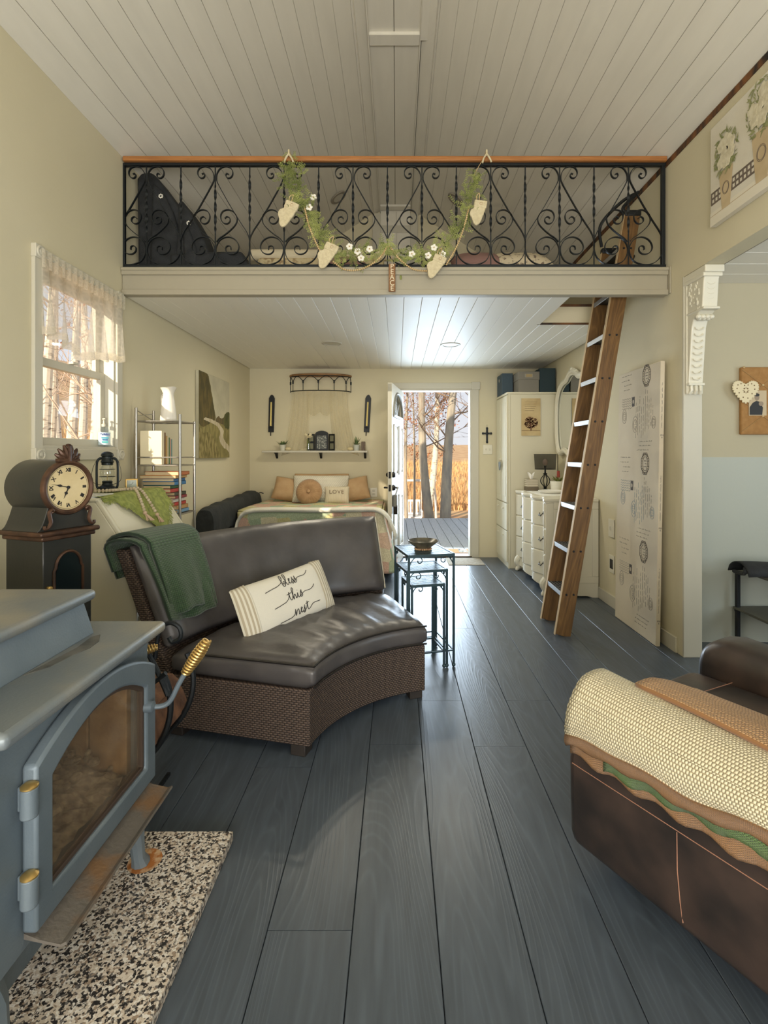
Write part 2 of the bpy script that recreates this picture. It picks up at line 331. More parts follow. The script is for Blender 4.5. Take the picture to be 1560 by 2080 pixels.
rz = 4.305
inst('board', boardmesh(.186, .02, YB-YR, .003, M['board']), ceil, (-.115, YR, rz)); inst('board', boardmesh(.186, .02, YB-YR, .003, M['board']), ceil, (.075, YR, rz))
box('ridge_cover', M['gap'], ceil, -.3, .28, YR, YB, rz+.02, rz+.12)
tme = MB().box(-.052, .052, 0, YB-YR, -.022, 0).mesh('ridge_trim', M['board'], smooth=False)
inst('ridge_trim', tme, ceil, (-.25, YR, 3.257+MS*(-.25-XL)), (0, -SA, 0)); inst('ridge_trim', tme, ceil, (.235, YR, 3.247+MS*(XR-.235)), (0, SA, 0))
inst('ridge_trim', MB().box(-.004,.004,0,YB-YR,-.06,.0).mesh('ridge_trim', M['board']), ceil, (-.205, YR, rz+.03)); inst('ridge_trim', MB().box(-.004,.004,0,YB-YR,-.06,.0).mesh('ridge_trim', M['board']), ceil, (.17, YR, rz+.03))
for yy in (3.66, 6.2): box('cross_batten', M['board'], ceil, -.2, .165, yy, yy+.1, rz-.024, rz, bev=.002)
box('ridge_patch', M['board'], ceil, .17, .30, 1.6, 3.70, rz-.035, rz+.0, bev=.002)
# loft downlights on the slopes
for sx, lab in ((-1, 'grey ring downlight on the ceiling slope above the window side'), (1, 'grey ring downlight on the ceiling slope above the ladder side')):
    X = .63*sx; z = (3.255+MS*(X-XL) if sx < 0 else 3.245+MS*(XR-X)); n = Vector((-sx*0+sx*(-MS)*1, 0, -1)).normalized()
    t = thing('downlight', lab, 'light', (X, 5.5, z-.004), group='loft downlights', rot=(0, -SA if sx < 0 else SA, 0))
    MB().lathe([(.062,0),(.062,-.012),(.09,-.012),(.094,-.004),(.094,0)], 28).build('trim_ring', M['gap'], t); MB().lathe([(.0,-.004),(.062,-.004),(.062,.0)], 24).build('diffuser', M['white'], t)
# raw strip along the top of the side wall, thin gap on the other
struct('trim_1', MB().box(XR-.006, XR+.01, YR, YB, 3.207, 3.243), M['rawwood'], 'raw brown wood strip exposed along the wall top under the ceiling slope', 'trim')
# ---- gable panelling seen through the railing
gp = struct('trim_2', MB().box(-.2, .165, YB-.018, YB, 2.5, 4.3), M['board'], 'white vertical panel up the middle of the loft gable', 'trim')
box('panel_edge', M['white'], gp, -.3, -.2, YB-.034, YB, 2.5, 4.26, bev=.003); box('panel_edge', M['white'], gp, .165, .26, YB-.034, YB, 2.5, 4.26, bev=.003)
box('panel_edge', M['white'], gp, -.01, .0, YB-.026, YB-.018, 2.5, 4.28); box('panel_edge', M['white'], gp, -.2, .165, YB-.03, YB-.018, 4.02, 4.11, bev=.003)
# ---- loft floor with the hatch, its plank underside, beam
HX, HY = 1.144, 4.19; YL = 3.40
lf = MB(); lf.box(XL, HX, YL+.03, YB, 2.362, 2.50); lf.box(HX, XR, HY, YB, 2.362, 2.50)
loft = struct('ceiling_loft', lf, M['gap'], 'loft floor with white planked underside and ladder hatch', 'ceiling', smooth=False)
LW = .1245
lme = boardmesh(LW-.0014, .022, YB-YL-.04, .002, M['loftboard']); lme2 = boardmesh(LW-.0014, .022, YB-HY, .002, M['loftboard'])
for k in range(29):
    xc = XL+.008+LW*(k+.5)
    if xc+LW/2 > HX+.03: inst('board', lme2, loft, (xc, HY, 2.34))
    else: inst('board', lme, loft, (xc, YL+.04, 2.34))
box('hatch_lining', M['wall'], loft, HX, XR, HY-.012, HY, 2.352, 2.485); box('hatch_edge', M['rawwood'], loft, HX, XR, HY-.016, HY+.002, 2.34, 2.354); box('hatch_edge', M['rawwood'], loft, HX, XR, HY-.016, HY+.03, 2.485, 2.505)
box('hatch_lining', M['wall'], loft, HX-.012, HX, YL+.05, HY, 2.345, 2.5)
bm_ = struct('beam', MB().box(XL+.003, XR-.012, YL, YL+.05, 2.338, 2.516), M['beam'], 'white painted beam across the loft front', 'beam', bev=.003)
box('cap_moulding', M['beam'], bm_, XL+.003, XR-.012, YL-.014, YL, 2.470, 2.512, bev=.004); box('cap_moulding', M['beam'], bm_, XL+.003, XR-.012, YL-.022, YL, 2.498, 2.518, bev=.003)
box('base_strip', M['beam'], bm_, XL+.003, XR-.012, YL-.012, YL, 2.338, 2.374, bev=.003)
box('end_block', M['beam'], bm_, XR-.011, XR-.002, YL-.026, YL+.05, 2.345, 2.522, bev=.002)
# ---- annex ceiling
ac = struct('ceiling_annex', MB().box(XR+.112, 4.6, YR, 3.5, 2.47, 2.6), M['gap'], 'white plank ceiling of the annex', 'ceiling', smooth=False)
ame = MB().prism([(-.086,0),(.086,0),(.089,.003),(.089,.02),(-.089,.02),(-.089,.003)], 'x', 0, 2.66).mesh('board', M['loftboard'], smooth=False)
for k in range(14): inst('board', ame, ac, (XR+.113, 3.5-.09-.18*k, 2.45))
box('header_edge', M['gap'], ac, XR+.112, XR+.128, YR, 3.5, 2.405, 2.45)
# ---- casing on the post, skirting
tr = struct('trim_3', MB().box(XR-.003, XR+.115, YP-.014, YP, 0, 2.40), M['white'], 'white casing board on the end of the wall beside the annex', 'trim', bev=.003)
struct('baseboard_right', MB().box(XR-.014, XR, 3.3, 5.7, 0, .10), M['white'], 'white skirting along the wall behind the fabric panel', 'baseboard', bev=.003)
# ---- rear wall stays closed; an added area light stands for its window daylight
# ---- window with double hung sash
wi = thing('window_1', 'white double-hung side window with corner rosettes', 'window', (XL, 2.966, 1.31)); wi['kind'] = 'structure'
def wbx(name, x0, x1, y0, y1, z0, z1, bev=.003, mat=None, par=None): return box(name, mat or M['white'], par or wi, x0, x1, y0, y1, z0, z1, bev=bev, loc=neg(wi) if par is None else None)
for a in ((2.556,2.617,1.31,2.275), (3.315,3.376,1.31,2.275), (2.617,3.315,2.275,2.336), (2.617,3.315,1.249,1.31)): wbx('casing', XL, XL+.02, *a)
for yy in (2.5865, 3.3455):
    for zz in (2.3055, 1.2795):
        b = wbx('corner_block', XL, XL+.028, yy-.034, yy+.034, zz-.034, zz+.034)
        MB().lathe([(.0,.008),(.010,.007),(.013,.003),(.020,.003),(.023,.008),(.028,.007),(.030,-.002)], 20, (XL+.028, yy, zz), 'x').build('rosette', M['white'], b)
for a in ((2.612,2.630,1.31,2.275), (3.302,3.32,1.31,2.275), (2.612,3.32,2.262,2.28), (2.612,3.32,1.30,1.322)): wbx('jamb', XL-T, XL+.001, *a, bev=0)
wbx('sill', XL-T, XL+.012, 2.612, 3.32, 1.300, 1.328)
def sash(x, y0, y1, z0, z1, fr=.045):
    s = MB(); s.box(x-.014, x+.014, y0, y0+fr, z0, z1); s.box(x-.014, x+.014, y1-fr, y1, z0, z1); s.box(x-.014, x+.014, y0+fr, y1-fr, z0, z0+fr); s.box(x-.014, x+.014, y0+fr, y1-fr, z1-fr, z1)
    so_ = s.build('sash', M['white'], wi, bev=.003, loc=neg(wi)); box('pane', M['glass'], so_, x-.002, x+.002, y0+fr, y1-fr, z0+fr, z1-fr)
sash(XL-.10, 2.632, 3.30, 1.76, 2.262); sash(XL-.07, 2.632, 3.30, 1.328, 1.80)
wbx('sash_lock', XL-.06, XL-.03, 2.94, 2.99, 1.80, 1.815)
# ---- entrance door, standing open into the room
dr = thing('door_1', 'white panelled entrance door with fan light standing open', 'door', (DX0, YB, 0)); dr['kind'] = 'structure'
dn = neg(dr)
for a in ((DX0-.085, DX0, 0, DZ), (DX1, DX1+.085, 0, DZ)): box('casing', M['white'], dr, a[0], a[1], YB-.018, YB, a[2], a[3], bev=.003, loc=dn)
box('casing', M['white'], dr, DX0-.085, DX1+.085, YB-.02, YB, DZ, DZ+.075, bev=.003, loc=dn); box('casing', M['white'], dr, DX1-.005, DX1+.10, YB-.026, YB, DZ-.01, DZ+.085, bev=.003, loc=dn)
for a in ((DX0, DX0+.02, 0, DZ), (DX1-.02, DX1, 0, DZ), (DX0+.02, DX1-.02, DZ-.02, DZ)): box('jamb', M['white'], dr, a[0], a[1], YB-.005, YB+.16, a[2], a[3], loc=dn)
box('threshold', pm('bronze_threshold', (92,78,60), .4, .6), dr, DX0, DX1, YB-.02, YB+.16, 0, .018, bev=.004, loc=dn)
leaf = bpy.data.objects.new('leaf', None); col.objects.link(leaf); leaf.parent = dr; leaf.location = (.02, -.01, .012); leaf.rotation_euler = (0, 0, R(-99.0))
LWd, LH, LT = .875, 2.035, .044; CX, CZ, RX, RZ = .4375, 1.69, .335, .275
m = MB(); m.box(0, LWd, 0, LT, 0, CZ)
NA = 24; ar = [(CX+RX*cos(pi*i/NA), CZ+RZ*sin(pi*i/NA)) for i in range(NA+1)]
def outp(i):
    a = pi*i/NA
    c, s_ = cos(a), sin(a); k = min((LWd/2)/max(abs(c), 1e-6), (LH-CZ)/max(s_, 1e-6)); return (CX+c*k, CZ+s_*k)
for i in range(NA):
    p = [ar[i], outp(i), outp(i+1), ar[i+1]]
    if i in (NA//2-1,) : pass
    m.prism(p, 'y', 0, LT)
for sgn in (0, 1):   # fill the two top corners
    xx = LWd if sgn == 0 else 0; best = min(range(NA+1), key=lambda i: abs(outp(i)[0]-xx)+abs(outp(i)[1]-LH)); q = outp(best); q2 = outp(best+(1 if sgn == 0 else -1)); q3 = outp(best-(1 if sgn == 0 else -1))
    for qq in (q2, q3, q):
        pass
    m.prism([q3, (xx, LH), q2], 'y', .001, LT-.001)
slab = m.build('slab', M['white'], leaf, smooth=False)
frame_m = pm('grey_fan_light_frame', (128,128,120), .5)
MB().tube([(x, LT, z) for x, z in ar], .014, 8, caps=True).build('fan_light_frame', frame_m, leaf); MB().bar((CX-RX, LT, CZ), (CX+RX, LT, CZ), .02, .03).build('fan_light_frame', frame_m, leaf)
MB().tube([(x, 0, z) for x, z in ar], .014, 8).build('fan_light_frame', frame_m, leaf)
MB().prism(ar, 'y', LT/2-.003, LT/2+.003).build('pane', M['glass'], leaf)
for a in (45, 90, 135): MB().bar((CX, LT/2, CZ), (CX+RX*cos(R(a)), LT/2, CZ+RZ*sin(R(a))), .008, .016).build('fan_spoke', frame_m, leaf)
def dpanel(x0, x1, z0, z1):
    p = MB()
    for yy, d in ((LT, 1), (0, -1)):
        for (u0, u1, v0, v1) in ((x0, x1, z0, z0+.022), (x0, x1, z1-.022, z1), (x0, x0+.022, z0, z1), (x1-.022, x1, z0, z1)): p.box(u0, u1, min(yy, yy+d*.01), max(yy, yy+d*.01), v0, v1)
        p.box(x0+.05, x1-.05, min(yy, yy+d*.007), max(yy, yy+d*.007), z0+.05, z1-.05)
    p.build('raised_panel', M['white'], leaf, bev=.004)
for x0, x1 in ((.12, .40), (.475, .755)): dpanel(x0, x1, .95+.08, 1.60); dpanel(x0, x1, .18, .80)
lk = pm('black_door_hardware', (40,38,36), .35, .7)
for z in (1.045, .905): MB().lathe([(.0,.03),(.022,.03),(.03,.012),(.032,0)], 20, (LWd-.07, LT, z), 'y').build('lock_rose', lk, leaf)
box('latch_plate', lk, leaf, LWd, LWd+.002, .01, .034, 1.01, 1.08); box('latch_plate', lk, leaf, LWd, LWd+.002, .01, .034, .87, .94)
MB().tube([(LWd-.07, LT+.03, .905), (LWd-.07, LT+.055, .905), (LWd-.12, LT+.06, .905), (LWd-.18, LT+.058, .90)], .009, 10).build('lever', lk, leaf)
MB().tube([(LWd-.07, 0, .905), (LWd-.07, -.05, .905), (LWd-.12, -.055, .905), (LWd-.18, -.055, .90)], .009, 10).build('lever', lk, leaf)
MB().lathe([(.028,0),(.03,-.01),(.016,-.03),(0,-.032)], 18, (LWd-.07, 0, 1.045), 'y').build('thumb_turn', lk, leaf)
lb = box('lock_box', pm('grey_lock_box', (120,120,114), .5, .3), leaf, LWd-.105, LWd-.035, LT+.004, LT+.05, .70, .83, bev=.008); box('lock_box_cover', lk, leaf, LWd-.10, LWd-.04, LT+.01, LT+.055, .62, .72, bev=.006)
MB().tube(crom([(LWd-.09, LT+.03, .83), (LWd-.088, LT+.05, .90), (LWd-.07, LT+.05, .92), (LWd-.052, LT+.05, .90), (LWd-.05, LT+.03, .83)], 5), .005, 8).build('shackle', M['chrome'], leaf)
# second window pane light on the far side of the photo is not visible
# ---- recessed lights under the loft
for X, Y, lab in ((-.624, 4.88, 'round white recessed light in the loft underside above the bed'), (.519, 4.95, 'round white recessed light in the loft underside before the door')):
    t = thing('recessed_light', lab, 'light', (X, Y, 2.34), group='recessed lights under the loft')
    MB().lathe([(.07,-.002),(.074,-.008),(.094,-.006),(.097,0)], 32).build('trim_ring', pm('grey_ring', (196,190,176), .5), t); MB().lathe([(0,-.005),(.07,-.004)], 28).build('diffuser', M['white'], t)
    ld = bpy.data.lights.new('recessed_lamp', 'AREA'); ld.shape = 'DISK'; ld.size = .13; ld.energy = 7; ld.color = (1, .90, .70); lo_ = bpy.data.objects.new('recessed_lamp', ld); col.objects.link(lo_); lo_.parent = t; lo_.location = (0, 0, -.012)  # warm glow added under each fixture to brighten the space below the loft
# ================================================================== OUTSIDE
M['deck'] = grainmat('weathered_grey_deck', (176,174,166), (200,198,190), .55, (14,1.2,14), 5, .15, thin=True)
M['field'] = pm('dry_golden_field', (226,186,132), .95, c2=(198,150,102), sc=1.2, bump=.6, bsc=8)
M['straw'] = pm('straw_blades', (230,194,140), .9, c2=(204,156,104), sc=3)
M['bark'] = pm('grey_bark', (146,140,130), .9, c2=(180,168,148), sc=9, stretch=(1,1,.3), bump=.6, bsc=30)
M['birch'] = pm('white_birch_bark', (226,216,196), .8, c2=(120,104,88), sc=7, stretch=(1,1,3.5), mix=(.55,.72), bump=.3, bsc=20)
M['twig'] = pm('brown_twigs', (150,126,104), .9)
M['paletwig'] = pm('pale_twigs', (196,172,150), .9)
M['rustleaf'] = pm('rust_leaves', (208,136,88), .9, c2=(176,110,70), sc=4)
M['wpaint'] = pm('white_outdoor_paint', (236,236,232), .5)
def terr(x, y):
    z = -.42
    if y > 15: z += .036*(y-15)
    if x < -6 and y > -4: z += .28*(-x-6)*min(1, (y+4)/8)
    return z + .05*sin(x*.7)*cos(y*.45)
g = MB().grid(lambda u, v: (-70+140*u, -14+134*v, terr(-70+140*u, -14+134*v)), 70, 70)
tag(g.build('ground', M['field'], smooth=True, ang=3), 'golden dry grass field rising behind the deck', 'field', kind='structure')
dk = struct('deck', MB().box(-2.4, 3.6, YB+.14, 10.55, -.30, -.075), pm('deck_frame', (90,84,76), .9), 'grey board deck outside the open door', 'deck')
dme = MB().prism([(-.0735,0),(.0735,0),(.0735,.026),(.070,.03),(-.070,.03),(-.0735,.026)], 'y', 0, 10.6-YB-.15).mesh('plank', M['deck'], smooth=False)
for k in range(39): inst('plank', dme, dk, (-2.36+.154*k, YB+.15, -.075))
# dry grass, only where the door and the window look out
gr = MB(); rg = random.Random(5)
def blade(x, y, h, w_):
    a = rg.uniform(0, pi); dx, dy = cos(a)*w_, sin(a)*w_; z = terr(x, y)-.02; lx, ly = rg.uniform(-.25,.25)*h, rg.uniform(-.25,.25)*h
    gr.add([(x-dx, y-dy, z), (x+dx, y+dy, z), (x+lx, y+ly, z+h)], [(0,1,2)])
for _ in range(9000):
    y = 15+26*rg.random()**1.5; x = rg.uniform(-.12*y, .22*y); blade(x, y, rg.uniform(.15,.5), .012+.0006*y)
for _ in range(4000):
    y = rg.uniform(5, 22); x = rg.uniform(-.85, -.5)*y-1; blade(x, y, rg.uniform(.3,.9), .02)
tag(gr.build('dry_grass', M['straw'], smooth=False, fix=False), 'tall dry straw-coloured grass blades covering the field', 'grass', kind='stuff')
def tree(name, label, base, top, r, seed, mat, nb=9, blen=1.6, leafy=0, group='bare trees outside', start=.25, depth=2, tw='twig'):
    rr = random.Random(seed); b = Vector((base[0], base[1], terr(base[0], base[1])-.1)); tp = Vector(top)
    t = thing(name, label, 'tree', tuple(b), group=group)
    n = 10; pts = []
    wob = Vector((rr.uniform(-.1,.1), rr.uniform(-.1,.1), 0))
    for i in range(n+1):
        u = i/n; p = (tp-b)*u + wob*sin(u*pi*1.5); pts.append(p)
    MB().tube(pts, [r*(1.15-.75*(i/n)) for i in range(n+1)], 10).build('trunk', mat, t)
    br = MB(); lv = MB()
    def grow(p, d, L, rad, lev):
        q = [p]; cur = p.copy(); dd = d.normalized()
        for i in range(4):
            dd = (dd+Vector((rr.uniform(-.35,.35), rr.uniform(-.35,.35), rr.uniform(-.18,.3)))).normalized(); cur = cur+dd*L/4; q.append(cur.copy())
        br.tube(q, [rad*(1-.2*i) for i in range(5)], 4, caps=False)
        if leafy and lev >= 1:
            for _ in range(leafy):
                c = q[rr.randint(1, 4)]+Vector((rr.gauss(0,.04), rr.gauss(0,.04), rr.gauss(0,.04))); s_ = rr.uniform(.015,.035); e1 = Vector((rr.gauss(0,1), rr.gauss(0,1), rr.gauss(0,1))).normalized()*s_; e2 = e1.orthogonal().normalized()*s_*.6
                lv.add([c-e1, c+e2, c+e1, c-e2], [(0,1,2,3)])
        if lev < depth:
            for _ in range((4, 3, 2)[lev]):
                k = rr.randint(1, 4); grow(q[k], dd+Vector((rr.uniform(-1,1), rr.uniform(-1,1), rr.uniform(-.5,.8))), L*rr.uniform(.45,.7), max(.004, rad*.5), lev+1)
    for i in range(nb):
        u = start+(1-start)*rr.random(); k = min(int(u*n), n-1); p = pts[k].lerp(pts[k+1], u*n-k); a = rr.uniform(0, 2*pi)
        grow(p, Vector((cos(a), sin(a), rr.uniform(.0,.9))), blen*rr.uniform(.6,1.2), r*.2, 0)
    br.build('branches', M[tw], t, fix=False)
    if leafy: lv.build('leaves', M['rustleaf'], t, smooth=False, fix=False)
    return t
tree('forked_tree', 'thick grey trunk leaning in the middle of the doorway', (.76, 11.2), (.44, 11.2, 4.6), .10, 1, M['bark'], 12, 1.3, start=.35, depth=3)
tree('birch_tree', 'slim pale birch slanting behind the thick doorway trunk', (.70, 12.2), (1.12, 12.3, 5.0), .075, 2, M['birch'], 7, 1.2, start=.4)
tree('straight_tree', 'thick grey trunk nearest the door jamb', (1.04, 11.0), (1.36, 11.0, 4.8), .115, 3, M['bark'], 14, 1.5, start=.3, depth=3)
tree('slender_tree', 'slender trunk behind the swing bench beside the door leaf', (.24, 12.4), (.30, 12.4, 4.9), .04, 4, M['bark'], 10, 1.0, 3, start=.2)
tree('rusty_sapling', 'sapling with rust-coloured leaves between the swing and the leaning trunk', (.43, 12.8), (.40, 12.8, 4.2), .03, 5, M['bark'], 14, .9, 10, start=.2)
tree('branchy_tree', 'branchy leaning tree reaching in from the door jamb side', (2.6, 11.8), (1.9, 11.6, 4.6), .08, 6, M['bark'], 20, 2.0, 0, start=.15, depth=3)
tree('dark_tree', 'dark trunk just past the edge of the door leaf', (.12, 13.8), (.16, 13.8, 5.2), .06, 8, M['bark'], 9, 1.1, 2)
# birches beyond the side window
for i, (bx, by, tx, ty, tz, r, lab, mt) in enumerate((
    (-3.78, 6.0, -3.40, 6.1, 4.6, .088, 'broad white birch leaning across the lower window pane', 'birch'),
    (-4.72, 6.8, -4.50, 6.8, 5.2, .08, 'white birch at the near edge of the window', 'birch'),
    (-5.9, 9.0, -5.6, 9.2, 6.0, .09, 'pale birch standing behind the leaning window birch', 'birch'),
    (-5.5, 9.4, -5.9, 9.4, 6.2, .06, 'thin birch crossing behind the window meeting rail', 'birch'),
    (-7.2, 11.5, -7.0, 11.6, 7.4, .09, 'distant birch high behind the lace valance', 'birch'),
    (-4.6, 7.9, -4.75, 8.0, 5.5, .05, 'slim brown sapling beside the far window sash', 'bark'),
    (-6.9, 10.2, -7.2, 10.2, 7.0, .055, 'brown tree seen between the window birches', 'bark'),
    (-6.4, 9.3, -6.1, 9.3, 7.0, .07, 'birch with a forked top behind the upper sash', 'birch'),
    (-8.6, 13.2, -8.9, 13.2, 8.4, .10, 'far pale birch low behind the lower sash', 'birch'),
    (-9.6, 16.4, -9.4, 16.4, 9.0, .11, 'farthest birch trunk seen through the side window', 'birch'))):
    tree('window_birch' if mt == 'birch' else 'window_sapling', lab, (bx, by), (tx, ty, tz), r, 20+i, M[mt], 11, 1.3, 2 if i in (4, 6, 5) else 0, 'trees beyond the side window', .3, 2, 'paletwig')
# white garden swing
sw = thing('garden_swing', 'white wooden swing bench hanging in an A-frame behind the deck', 'swing', (.35, 13.0, terr(.35, 13)))
bz = -terr(.35, 13)
sc_ = 13/1040
def SP(px, py, dy=0): return ((px-806)*sc_-.35, dy, HC-(py-922)*sc_+bz)
for e0 in (SP(880, 976), SP(790, 976)):
    for dy in (-.35, .35):
        b0 = (e0[0]+(.1 if dy > 0 else -.16), dy, 0); MB().tube([(e0[0], 0, e0[2]), ((e0[0]+b0[0])/2+.02, dy*.45, e0[2]*.55), b0], .03, 8).build('post', M['wpaint'], sw)
MB().cyl(SP(785, 976), SP(886, 976), .03, n=10).build('top_beam', M['wpaint'], sw)
sx0, sx1 = SP(800, 0)[0], SP(856, 0)[0]; sz0 = SP(0, 1048)[2]; sz1 = SP(0, 1018)[2]
for k in range(9): x = sx0+(sx1-sx0)*(k+.5)/9; MB().bar((x, .1, sz0+.04), (x+.0, .2, sz1), .045, .015, (0,1,0)).build('slat', M['wpaint'], sw)
for zz, yy in ((sz1, .2), (sz0+.05, .1)): MB().bar((sx0, yy, zz), (sx1, yy, zz), .03, .05).build('back_rail', M['wpaint'], sw)
for k in range(4): MB().bar((sx0, -.25+.1*k, sz0), (sx1, -.25+.1*k, sz0), .08, .02).build('seat_slat', M['wpaint'], sw)
for x in (sx0, sx1): MB().bar((x, -.28, sz0+.14), (x, .16, sz0+.14), .04, .03).build('arm', M['wpaint'], sw); MB().bar((x, -.24, sz0), (x, -.24, sz0+.14), .03, .03, (0,1,0)).build('arm_post', M['wpaint'], sw); MB().cyl((x, 0, sz0+.1), (x, 0, SP(0,976)[2]), .006, n=6).build('chain', M['wpaint'], sw)
box('front_rail', M['wpaint'], sw, sx0, sx1, -.30, -.27, sz0-.06, sz0+.01)
# door mats
dm = thing('coir_mat', 'small brown and black coir mat on the deck outside', 'mat', (.86, 6.95, -.044))
box('mat_pile', pm('coir', (170,120,72), .95, bump=.6, bsc=200), dm, -.2, .12, -.14, .14, 0, .012, bev=.004); box('mat_print', pm('black_mat_print', (50,46,42), .95, c2=(190,180,160), sc=40), dm, -.02, .10, -.12, .12, .012, .0135)
tag(MB().box(.60, 1.02, 5.90, 6.30, .0, .007).build('door_rug', pm('beige_door_rug', (170,160,142), .95, c2=(150,140,122), sc=30, bump=.4, bsc=300), bev=.003), 'thin beige rug lying inside the doorway', 'rug')
# ================================================================== LOFT RAILING, GARLAND, LADDER
RY = 3.425; SR = 304.0
def rx(px): return (px-806)/SR
def rz_(py): return HC+(922-py)/SR
rl = thing('loft_railing', 'black wrought iron scroll railing with cedar top rail along the loft', 'railing', (0, RY, 2.518)); Z0 = 2.518
box('top_rail', M['railwood'], rl, -1.818, 1.793, -.035, .04, rz_(331.5)-Z0, rz_(321.5)-Z0, bev=.006)
for z0, z1 in ((rz_(337.5), rz_(331.5)), (rz_(546), rz_(538))): box('rail_bar', M['iron'], rl, -1.818, 1.795, -.014, .014, z0-Z0, z1-Z0, bev=.002)
for x in (rx(250.5), rx(1347)): box('end_post', M['iron'], rl, x-.012, x+.012, -.012, .012, 0, rz_(332)-Z0, bev=.002)
HI = [(462,346),(468,351),(464,357.5),(456,354),(455,346),(462,339.5),(470,344),(473.5,352),(470,361),(463,364.5)]
outer = [(459,350),(462,347.5),(466.5,350.5),(466,357),(459,361),(452,358),(449,351),(450,344),(457,338),(465,339),(472,345),(473,354)]
# outer scroll: small curl at the top, long diagonal, big curl at the foot
TOPC = [(458.5,349.5),(463.5,347),(467.5,351.5),(466,358),(459.5,361.5),(452.5,357.5)]
toppath = [(460,354),(464,351),(467.5,355),(464.5,360.5),(457.5,360),(453.5,353),(456,344.5),(463,339.5),(470.5,341.5),(474,350),(472,359),(466,364)]
top2 = [(464,353.5),(460,352.2),(458.2,356),(461,360.8),(467,361),(471.5,356),(472.3,348.5),(468.5,341.5),(461,338),(452.5,338.8),(445.5,343.5),(440.5,352),(439.3,361)]
diag = [(441.5,371),(456,398),(474.4,430),(489,453),(500,470),(506,485),(507,503),(502,521),(490,533),(475,537.3),(459,535.5),(446,528.5),(439.2,515),(438.8,502),(444.6,489.6),(453,483.2),(464,481.3),(475,485),(482.5,493),(485,502.5),(481.5,511),(474.5,515.5),(465.5,515.6),(459,510.5),(458.2,503),(462.5,499),(467.8,500.8),(468.6,507)]
mid = [(439.2,491),(446,483.5),(457,476),(469,466),(478.5,455),(481.3,444.5),(478,435),(470.5,428),(461.5,425.8),(452.5,429),(448,437),(449,446.5),(454,453),(461.5,454),(466.8,449),(466,442.5),(460.5,440),(456.3,443.5)]
def smooth2(pts): return [(p.x, p.y) for p in crom([(a, b, 0) for a, b in pts], 5)]
def clipruns(pts, lo, hi):
    runs = []; cur = []
    for p in pts:
        if lo <= p[0] <= hi: cur.append(p)
        else:
            if len(cur) > 2: runs.append(cur)
            cur = []
    if len(cur) > 2: runs.append(cur)
    return runs
S_out = smooth2(top2+diag); S_mid = smooth2(mid)
for k in range(8):
    A = rx(297)+k*(70.0*2)/SR
    for sg in (-1, 1):
        for nm, P in (('scroll', S_out), ('heart_scroll', S_mid)):
            pts = [(A+sg*(x-436.8)/SR, rz_(y)-Z0) for x, y in P]
            for run in clipruns(pts, rx(251), rx(1347)):
                MB().ribbon(run, .0048, -.0075, .0075).build(nm, M['iron'], rl, ang=1.0)
def twistbar(x, y0, y1):
    m = MB(); zt, zb = rz_(337.5)-Z0, rz_(538)-Z0; za, zc = rz_(y0)-Z0, rz_(y1)-Z0
    m.box(x-.0035, x+.0035, -.0035, .0035, za, zt); m.box(x-.0035, x+.0035, -.0035, .0035, zb, zc)
    n = 48; vs = []; fs = []
    for i in range(n+1):
        u = i/n; a = u*pi*4; wd = .0085*min(1, .35+6*u, .35+6*(1-u)); th = .003
        for sx, sy in ((-1,-1),(1,-1),(1,1),(-1,1)):
            px, py = sx*wd, sy*th; vs.append((x+px*cos(a)-py*sin(a), px*sin(a)+py*cos(a), zc+(za-zc)*u))
    for i in range(n):
        for k in range(4): fs.append((4*i+k, 4*i+(k+1) % 4, 4*i+4+(k+1) % 4, 4*i+4+k))
    m.add(vs, fs); m.build('twisted_bar', M['iron'], rl, ang=.9)
for k in range(15): twistbar(rx(297)+k*70.0/SR, *((373, 473) if k % 2 == 0 else (353, 452)))
# ---- greenery garland
M['green'] = pm('garland_greenery', (98,108,50), .7, c2=(158,164,92), sc=12)
M['bead'] = pm('wooden_beads', (214,188,140), .6, c2=(190,160,112), sc=20)
M['felt'] = pm('cream_knit_stocking', (222,210,176), .95, bump=.5, bsc=300, c2=(206,192,156), sc=60)
M['petal'] = pm('white_petals', (240,236,224), .8)
GY = RY-.045
ga = thing('garland', 'green leaf garland with beads and white blossoms draped on the railing', 'garland', (rx(790), GY, Z0)); gx = rx(790)
def GP(px, py, dy=0): return Vector((rx(px)-gx, dy, rz_(py)-Z0))
spine = [crom([GP(592,338), GP(588,372), GP(605,410), GP(628,440), GP(655,475), GP(672,512), GP(700,530), GP(745,520), GP(788,508)], 6), crom([GP(790,508), GP(815,528), GP(850,522), GP(880,530), GP(905,500), GP(930,470), GP(945,430), GP(958,395), GP(962,368)], 6), crom([GP(600,350), GP(612,400), GP(638,455), GP(650,490)], 6)]
lf_ = MB(); rg = random.Random(11)
for si, sp in enumerate(spine):
    lf_.tube(sp, .0025, 5)
    for i, p in enumerate(sp):
        for _ in range(5 if si != 2 else 4):
            L = rg.uniform(.03, .075); a = rg.uniform(0, 2*pi); d = Vector((cos(a), rg.uniform(-.5, .1), sin(a)*.9)).normalized(); q = p+Vector((rg.gauss(0,.022), rg.uniform(-.03,.0), rg.gauss(0,.022)))
            lf_.bar(q, q+d*L, .0012, .0012)
            for j in range(5):
                for sgn in (-1, 1):
                    c = q+d*L*(j+1)/5; sd_ = d.cross(Vector((0,1,0))); sd_ = sd_.normalized() if sd_.length > .01 else Vector((0,0,1)); e = (d*.6+sd_*sgn).normalized()*rg.uniform(.009,.015); n_ = e.cross(Vector((0,1,0))).normalized()*.0028
                    lf_.add([c, c+e*.5+n_, c+e, c+e*.5-n_], [(0,1,2,3)])
go = lf_.build('greenery', M['green'], ga, smooth=False, fix=False); go['kind'] = 'stuff'
